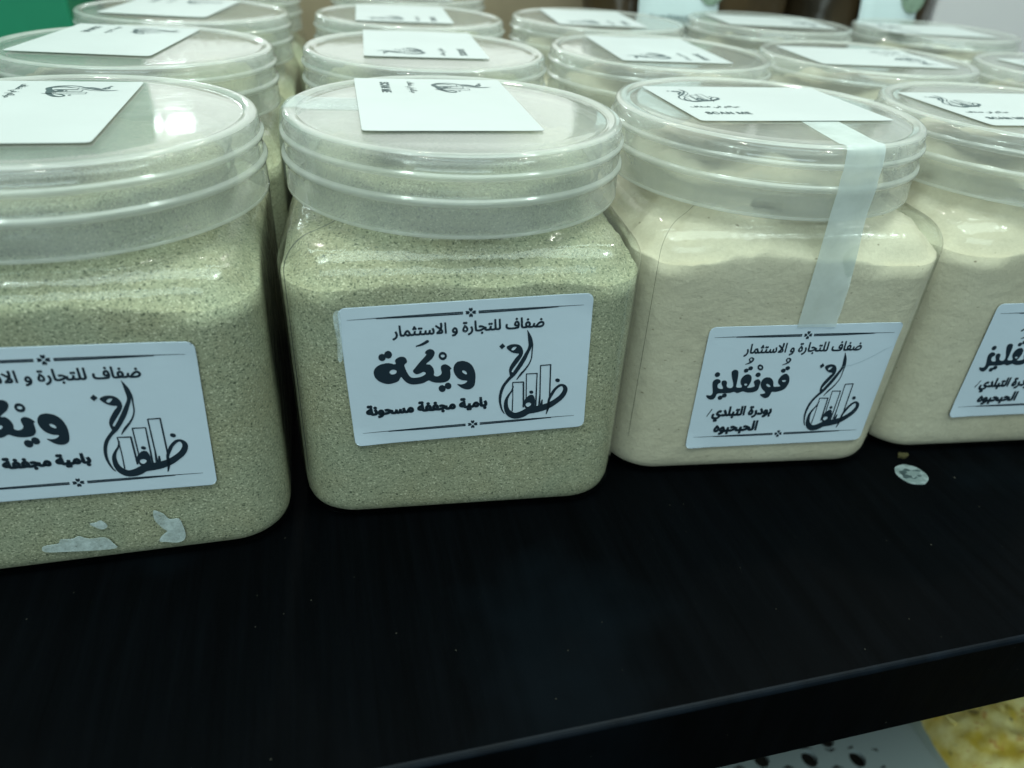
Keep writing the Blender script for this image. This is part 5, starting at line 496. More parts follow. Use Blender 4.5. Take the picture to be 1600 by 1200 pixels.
T29;-1943,-988 -1939,-950 -1928,-949 -1919,-948 -1911,-946 -1905,-943 -1899,-938 -1895,-932 -1892,-925 -1889,-915 -1886,-903 -1877,-853 -1843,-860 -1847,-879 -1851,-899 -1852,-917 -1852,-923 -1851,-928 -1849,-934 -1845,-938 -1839,-942 -1832,-945 -1822,-948 -1809,-949 -1793,-950 -1787,-950 -1783,-952 -1780,-955 -1777,-959 -1776,-963 -1776,-968 -1776,-973 -1778,-977 -1781,-982 -1786,-985 -1791,-987 -1797,-988 -1814,-988 -1829,-986 -1840,-983 -1850,-979 -1858,-973 -1864,-966 -1868,-958 -1871,-949 -1873,-939 -1861,-940 -1865,-950 -1870,-958 -1875,-965 -1881,-970 -1886,-975 -1893,-979 -1899,-982 -1906,-985 -1914,-986
T29;-1871,-1076 -1876,-1075 -1882,-1073 -1886,-1069 -1889,-1064 -1891,-1059 -1892,-1053 -1891,-1047 -1889,-1041 -1886,-1036 -1882,-1032 -1876,-1030 -1871,-1029 -1865,-1030 -1860,-1032 -1856,-1036 -1853,-1041 -1851,-1047 -1850,-1053 -1851,-1059 -1853,-1064 -1856,-1069 -1860,-1073 -1865,-1075
T29;-1797,-988 -1793,-950 -1779,-949 -1768,-948 -1759,-946 -1752,-943 -1746,-938 -1741,-932 -1737,-925 -1734,-915 -1731,-903 -1722,-853 -1688,-860 -1692,-879 -1696,-899 -1697,-917 -1696,-930 -1695,-934 -1693,-937 -1690,-940 -1685,-943 -1679,-945 -1671,-947 -1633,-950 -1628,-950 -1623,-952 -1620,-955 -1618,-959 -1617,-963 -1616,-968 -1617,-973 -1619,-977 -1622,-982 -1626,-985 -1632,-987 -1637,-988 -1679,-985 -1688,-983 -1696,-980 -1702,-976 -1707,-972 -1711,-966 -1713,-961 -1715,-954 -1717,-947 -1718,-939 -1705,-940 -1710,-950 -1715,-958 -1720,-965 -1726,-970 -1732,-975 -1738,-979 -1746,-982 -1754,-985 -1763,-986
T29;-1683,-804 -1688,-804 -1694,-801 -1698,-798 -1701,-793 -1703,-787 -1704,-781 -1703,-775 -1701,-770 -1698,-765 -1694,-761 -1688,-759 -1683,-758 -1677,-759 -1672,-761 -1668,-765 -1665,-770 -1663,-775 -1662,-781 -1663,-787 -1665,-793 -1668,-798 -1672,-801 -1677,-804
T29;-1741,-804 -1747,-804 -1752,-801 -1756,-798 -1760,-793 -1762,-787 -1763,-781 -1762,-775 -1760,-770 -1756,-765 -1752,-761 -1747,-759 -1741,-758 -1736,-759 -1731,-761 -1727,-765 -1723,-770 -1721,-775 -1720,-781 -1721,-787 -1723,-793 -1727,-798 -1731,-801 -1736,-804
T29;-1637,-988 -1634,-950 -1619,-949 -1608,-947 -1599,-944 -1594,-940 -1590,-934 -1588,-926 -1587,-889 -1596,-650 -1561,-650 -1552,-885 -1554,-929 -1556,-942 -1560,-952 -1565,-962 -1572,-970 -1581,-976 -1591,-982 -1604,-985 -1619,-987
T29;-1487,-986 -1496,-650 -1461,-650 -1452,-986
T29;-1223,-986 -1236,-985 -1249,-982 -1261,-978 -1271,-972 -1280,-963 -1287,-953 -1292,-941 -1295,-927 -1296,-912 -1295,-897 -1290,-880 -1282,-861 -1271,-840 -1254,-819 -1233,-797 -1225,-822 -1254,-794 -1232,-764 -1191,-806 -1179,-821 -1169,-836 -1161,-853 -1154,-870 -1150,-887 -1149,-905 -1149,-913 -1151,-921 -1152,-930 -1155,-939 -1159,-948 -1164,-956 -1170,-965 -1178,-972 -1187,-978 -1197,-982 -1209,-985|-1223,-947 -1214,-947 -1206,-945 -1199,-942 -1193,-938 -1188,-933 -1184,-927 -1182,-920 -1180,-912 -1179,-904 -1180,-896 -1181,-887 -1183,-879 -1186,-870 -1191,-861 -1198,-851 -1206,-840 -1217,-829 -1231,-816 -1212,-815 -1222,-825 -1231,-836 -1239,-847 -1246,-858 -1252,-869 -1257,-879 -1260,-890 -1262,-899 -1263,-908 -1261,-920 -1258,-930 -1251,-937 -1243,-943 -1234,-946
T29;-1191,-723 -1196,-722 -1201,-720 -1206,-716 -1209,-711 -1211,-706 -1212,-700 -1211,-694 -1209,-688 -1206,-683 -1201,-679 -1196,-677 -1191,-676 -1185,-677 -1180,-679 -1176,-683 -1172,-688 -1170,-694 -1170,-700 -1170,-706 -1172,-711 -1176,-716 -1180,-720 -1185,-722
T29;-1249,-723 -1255,-722 -1260,-720 -1264,-716 -1268,-711 -1270,-706 -1270,-700 -1270,-694 -1268,-688 -1264,-683 -1260,-679 -1255,-677 -1249,-676 -1244,-677 -1239,-679 -1234,-683 -1231,-688 -1229,-694 -1228,-700 -1229,-706 -1231,-711 -1234,-716 -1239,-720 -1244,-722
T29;-1135,-1094 -1147,-1058 -1120,-1048 -1098,-1036 -1080,-1022 -1067,-1008 -1056,-994 -1048,-979 -1044,-964 -1041,-950 -1040,-936 -1040,-927 -1041,-918 -1042,-910 -1044,-902 -1047,-892 -1051,-882 -1069,-844 -1038,-826 -1028,-846 -1020,-866 -1015,-884 -1011,-902 -1008,-918 -1008,-932 -1009,-951 -1012,-969 -1016,-986 -1023,-1001 -1031,-1015 -1039,-1028 -1049,-1040 -1060,-1051 -1071,-1060 -1104,-1082
T29;-964,-965 -947,-932 -941,-936 -933,-940 -923,-944 -913,-947 -901,-949 -888,-950 -874,-949 -863,-948 -854,-945 -846,-941 -840,-937 -835,-931 -832,-925 -830,-917 -829,-910 -830,-903 -831,-895 -833,-886 -836,-876 -842,-864 -849,-849 -885,-787 -856,-765 -820,-827 -812,-845 -805,-861 -801,-876 -797,-889 -795,-901 -795,-912 -796,-924 -799,-937 -803,-948 -810,-959 -820,-969 -832,-977 -847,-984 -866,-987 -888,-989 -917,-986 -927,-984 -935,-981 -944,-978 -951,-974 -958,-969
T29;-751,-1094 -758,-1055 -711,-1045 -698,-1040 -685,-1033 -674,-1025 -664,-1016 -656,-1005 -650,-992 -645,-977 -642,-960 -641,-940 -643,-920 -646,-902 -652,-887 -660,-875 -669,-868 -680,-866 -686,-867 -691,-869 -697,-873 -701,-879 -706,-886 -709,-894 -712,-902 -713,-912 -714,-921 -714,-927 -713,-931 -711,-935 -708,-939 -705,-941 -701,-944 -696,-946 -690,-947 -684,-948 -660,-950 -570,-950 -564,-950 -560,-952 -557,-955 -554,-959 -553,-963 -552,-968 -553,-973 -555,-977 -558,-982 -563,-985 -568,-987 -574,-988 -676,-988 -689,-987 -700,-985 -712,-982 -722,-977 -731,-971 -738,-963 -744,-953 -747,-942 -748,-929 -748,-916 -746,-903 -743,-891 -739,-879 -733,-869 -727,-859 -721,-850 -713,-842 -705,-836 -696,-831 -686,-828 -676,-827 -664,-829 -652,-833 -641,-840 -632,-850 -624,-863 -617,-878 -612,-897 -609,-919 -608,-943 -610,-971 -615,-996 -624,-1018 -637,-1038 -652,-1055 -672,-1069 -695,-1080 -721,-1088
T29;-574,-988 -570,-950 -557,-949 -545,-948 -536,-947 -529,-944 -523,-940 -518,-935 -515,-929 -513,-920 -513,-909 -513,-901 -514,-892 -516,-881 -525,-847 -537,-810 -502,-796 -492,-831 -484,-869 -482,-881 -481,-892 -480,-902 -481,-914 -482,-925 -484,-935 -487,-944 -490,-952 -495,-959 -500,-966 -506,-971 -513,-976 -521,-980 -530,-983 -540,-985
T29;-528,-1076 -534,-1075 -539,-1073 -543,-1069 -547,-1064 -549,-1059 -549,-1053 -549,-1047 -547,-1041 -543,-1036 -539,-1032 -534,-1030 -528,-1029 -523,-1030 -518,-1032 -513,-1036 -510,-1041 -508,-1047 -507,-1053 -508,-1059 -510,-1064 -513,-1069 -518,-1073 -523,-1075
S-2673,-719,18 -2800,-981,18
T32;-2335,-1608 -2350,-1607 -2364,-1604 -2377,-1600 -2389,-1593 -2399,-1584 -2407,-1573 -2413,-1560 -2417,-1545 -2418,-1528 -2416,-1513 -2411,-1495 -2402,-1474 -2389,-1452 -2370,-1429 -2347,-1405 -2338,-1433 -2370,-1402 -2345,-1370 -2299,-1415 -2286,-1431 -2275,-1448 -2265,-1465 -2258,-1483 -2253,-1502 -2252,-1522 -2252,-1530 -2254,-1539 -2256,-1548 -2259,-1558 -2263,-1567 -2269,-1577 -2276,-1585 -2284,-1593 -2294,-1599 -2306,-1604 -2320,-1607|-2335,-1567 -2325,-1566 -2316,-1564 -2308,-1561 -2301,-1557 -2296,-1551 -2292,-1545 -2289,-1537 -2287,-1529 -2286,-1520 -2287,-1511 -2288,-1502 -2290,-1493 -2294,-1484 -2299,-1474 -2307,-1463 -2316,-1452 -2329,-1439 -2344,-1426 -2323,-1425 -2334,-1436 -2344,-1447 -2353,-1459 -2361,-1471 -2368,-1482 -2373,-1494 -2377,-1505 -2379,-1515 -2380,-1524 -2378,-1537 -2374,-1548 -2367,-1556 -2358,-1562 -2347,-1566
T32;-2210,-1724 -2218,-1683 -2165,-1671 -2150,-1666 -2136,-1659 -2123,-1651 -2113,-1640 -2104,-1629 -2096,-1615 -2091,-1599 -2088,-1580 -2087,-1559 -2088,-1538 -2092,-1519 -2099,-1502 -2108,-1490 -2118,-1482 -2130,-1479 -2137,-1480 -2143,-1483 -2149,-1488 -2154,-1494 -2159,-1501 -2163,-1509 -2166,-1519 -2168,-1529 -2168,-1539 -2168,-1545 -2167,-1550 -2165,-1554 -2162,-1557 -2158,-1560 -2153,-1563 -2148,-1565 -2142,-1567 -2134,-1568 -2107,-1569 -2006,-1569 -2000,-1570 -1995,-1572 -1991,-1575 -1989,-1579 -1987,-1584 -1987,-1589 -1987,-1594 -1990,-1599 -1993,-1604 -1998,-1608 -2004,-1610 -2011,-1611 -2126,-1611 -2140,-1610 -2153,-1608 -2166,-1604 -2177,-1599 -2187,-1592 -2196,-1584 -2202,-1573 -2206,-1561 -2207,-1547 -2206,-1533 -2204,-1520 -2201,-1506 -2196,-1494 -2190,-1482 -2184,-1472 -2176,-1462 -2167,-1454 -2158,-1447 -2148,-1442 -2137,-1439 -2126,-1438 -2112,-1440 -2099,-1444 -2087,-1452 -2076,-1462 -2067,-1476 -2059,-1493 -2054,-1513 -2050,-1536 -2049,-1562 -2051,-1592 -2057,-1619 -2067,-1643 -2081,-1664 -2099,-1682 -2121,-1697 -2147,-1709 -2176,-1718
T32;-2011,-1611 -2006,-1569 -1993,-1569 -1983,-1568 -1974,-1565 -1967,-1562 -1961,-1557 -1957,-1551 -1953,-1543 -1949,-1532 -1946,-1519 -1936,-1465 -1898,-1473 -1903,-1493 -1907,-1515 -1908,-1534 -1908,-1540 -1906,-1546 -1904,-1552 -1900,-1557 -1894,-1561 -1885,-1565 -1874,-1567 -1859,-1569 -1841,-1569 -1835,-1570 -1830,-1572 -1826,-1575 -1824,-1579 -1822,-1584 -1822,-1589 -1823,-1594 -1825,-1599 -1829,-1604 -1834,-1608 -1839,-1610 -1846,-1611 -1865,-1610 -1882,-1608 -1895,-1605 -1906,-1600 -1914,-1594 -1921,-1587 -1926,-1579 -1929,-1569 -1932,-1558 -1918,-1559 -1923,-1569 -1928,-1578 -1934,-1585 -1940,-1592 -1947,-1597 -1954,-1601 -1961,-1604 -1969,-1607 -1978,-1609
T32;-1929,-1705 -1935,-1704 -1941,-1701 -1946,-1697 -1950,-1692 -1952,-1686 -1953,-1680 -1952,-1673 -1950,-1667 -1946,-1662 -1941,-1658 -1935,-1655 -1929,-1655 -1923,-1655 -1917,-1658 -1912,-1662 -1909,-1667 -1906,-1673 -1906,-1680 -1906,-1686 -1909,-1692 -1912,-1697 -1917,-1701 -1923,-1704
T32;-1540,-1611 -1577,-1608 -1588,-1605 -1598,-1602 -1607,-1598 -1616,-1592 -1623,-1584 -1630,-1576 -1635,-1565 -1640,-1552 -1644,-1537 -1615,-1520 -1611,-1532 -1606,-1542 -1600,-1551 -1593,-1557 -1585,-1562 -1575,-1565 -1564,-1567 -1550,-1569 -1535,-1569 -1529,-1570 -1524,-1572 -1520,-1575 -1518,-1579 -1516,-1584 -1516,-1589 -1516,-1594 -1519,-1599 -1522,-1604 -1527,-1608 -1533,-1610
T32;-1846,-1611 -1842,-1569 -1793,-1565 -1745,-1554 -1701,-1535 -1660,-1510 -1669,-1503 -1679,-1496 -1689,-1490 -1700,-1485 -1712,-1480 -1725,-1477 -1738,-1474 -1752,-1472 -1766,-1472 -1781,-1472 -1794,-1474 -1809,-1477 -1817,-1439 -1791,-1433 -1766,-1430 -1750,-1431 -1735,-1433 -1721,-1437 -1708,-1441 -1696,-1446 -1684,-1452 -1653,-1470 -1624,-1486 -1615,-1489 -1605,-1491 -1596,-1492 -1585,-1492 -1582,-1528 -1595,-1529 -1608,-1531 -1620,-1534 -1654,-1550 -1689,-1570 -1729,-1589 -1780,-1605 -1800,-1608 -1822,-1610
T32;-1540,-1611 -1535,-1569 -1522,-1569 -1512,-1568 -1503,-1565 -1496,-1562 -1490,-1557 -1486,-1551 -1482,-1543 -1478,-1532 -1475,-1519 -1465,-1465 -1427,-1473 -1432,-1493 -1436,-1515 -1437,-1534 -1437,-1540 -1435,-1546 -1433,-1552 -1429,-1557 -1423,-1561 -1414,-1565 -1403,-1567 -1388,-1569 -1370,-1569 -1364,-1570 -1359,-1572 -1355,-1575 -1353,-1579 -1351,-1584 -1351,-1589 -1352,-1594 -1354,-1599 -1358,-1604 -1363,-1608 -1368,-1610 -1375,-1611 -1394,-1610 -1411,-1608 -1424,-1605 -1435,-1600 -1443,-1594 -1450,-1587 -1455,-1579 -1458,-1569 -1461,-1558 -1447,-1559 -1452,-1569 -1457,-1578 -1463,-1585 -1469,-1592 -1476,-1597 -1483,-1601 -1490,-1604 -1498,-1607 -1507,-1609
T32;-1458,-1705 -1464,-1704 -1470,-1701 -1475,-1697 -1479,-1692 -1481,-1686 -1482,-1680 -1481,-1673 -1479,-1667 -1475,-1662 -1470,-1658 -1464,-1655 -1458,-1655 -1452,-1655 -1446,-1658 -1441,-1662 -1438,-1667 -1435,-1673 -1434,-1680 -1435,-1686 -1438,-1692 -1441,-1697 -1446,-1701 -1452,-1704
T32;-1069,-1611 -1106,-1608 -1117,-1605 -1127,-1602 -1136,-1598 -1145,-1592 -1152,-1584 -1159,-1576 -1164,-1565 -1169,-1552 -1173,-1537 -1144,-1520 -1140,-1532 -1135,-1542 -1129,-1551 -1122,-1557 -1114,-1562 -1104,-1565 -1093,-1567 -1079,-1569 -1064,-1569 -1058,-1570 -1053,-1572 -1049,-1575 -1047,-1579 -1045,-1584 -1045,-1589 -1045,-1594 -1048,-1599 -1051,-1604 -1056,-1608 -1062,-1610
T32;-1375,-1611 -1371,-1569 -1322,-1565 -1274,-1554 -1230,-1535 -1189,-1510 -1198,-1503 -1208,-1496 -1218,-1490 -1229,-1485 -1241,-1480 -1254,-1477 -1267,-1474 -1281,-1472 -1295,-1472 -1310,-1472 -1323,-1474 -1338,-1477 -1346,-1439 -1320,-1433 -1295,-1430 -1279,-1431 -1264,-1433 -1250,-1437 -1237,-1441 -1225,-1446 -1213,-1452 -1182,-1470 -1153,-1486 -1144,-1489 -1134,-1491 -1124,-1492 -1114,-1492 -1111,-1528 -1124,-1529 -1137,-1531 -1149,-1534 -1183,-1550 -1218,-1570 -1258,-1589 -1309,-1605 -1329,-1608 -1351,-1610
T32;-1069,-1611 -1064,-1569 -1048,-1569 -1035,-1567 -1026,-1564 -1020,-1559 -1015,-1552 -1013,-1544 -1013,-1505 -1022,-1248 -983,-1248 -973,-1500 -975,-1548 -977,-1561 -982,-1572 -987,-1582 -995,-1591 -1005,-1598 -1017,-1604 -1031,-1608 -1048,-1610
T32;-900,-1608 -909,-1248 -870,-1248 -861,-1608
S1575,1235,5 1615,1118,30 1651,981,56 1672,858,61 1668,750,51 1639,629,46 1574,483,52 1476,269,63 1341,27,61 1203,-188,56 1063,-347,45 934,-538,46 859,-750,43 827,-985,38 843,-1197,30 894,-1401,22 953,-1515,14
S1692,924,31 1731,758,21 1722,567,18 1711,346,18 1653,154,21 1540,-34,27 1412,-194,32 1304,-362,11
P1012,722 1069,791 1198,823 1330,796 1417,724 1467,602 1462,451 1378,291 1275,132 1195,12 1155,-83 1188,-115 1119,-223 1083,-48 1107,91 1175,226 1277,384 1356,493 1222,527 1099,606|1146,643 1179,708 1250,730 1286,713 1253,661 1199,617
F900,872 979,771 878,679 809,780
S1205,-580,19 1164,-737,24 1070,-891,33 1013,-1035,47 998,-1184,58 1019,-1369,72 1106,-1533,95 1262,-1631,107 1465,-1599,119 1640,-1501,113 1844,-1468,119 2073,-1425,114 2275,-1349,102 2448,-1235,91 2617,-1085,85 2712,-913,73 2716,-778,61 2641,-680,42 2535,-690,44 2416,-807,45 2352,-921,47 2286,-1065,42 2251,-1199,37 2242,-1444,37 2192,-1657,14
P1602,-1007 1686,-932 1789,-952 1843,-1094 1846,-1246 1828,-1414 1688,-1444 1556,-1368 1532,-1121|1572,-1262 1612,-1206 1688,-1199 1737,-1250 1712,-1308 1645,-1347 1600,-1320
P1790,-841 1784,-869 1764,-888 1735,-892 1705,-881 1683,-858 1673,-829 1680,-801 1700,-783 1728,-778 1758,-789 1781,-812
P2551,-502 2544,-534 2520,-555 2486,-561 2451,-549 2424,-522 2412,-488 2419,-457 2442,-435 2476,-430 2512,-442 2539,-468
S1184,-1449,17 1199,-935,14
S1199,-935,14 1189,-447,16
S1189,-447,16 1499,-463,22
S1499,-463,22 1509,-1332,25
S1586,-1036,17 1578,-195,16
S1578,-195,16 1883,-201,16
S1883,-201,16 1872,-1341,23
S1990,-1339,20 1974,54,16
S1974,54,16 2262,57,19
S2262,57,19 2271,-1109,22
S1951,-1335,11 1982,-867,11
S2040,-1314,37 2055,-1141,20"""
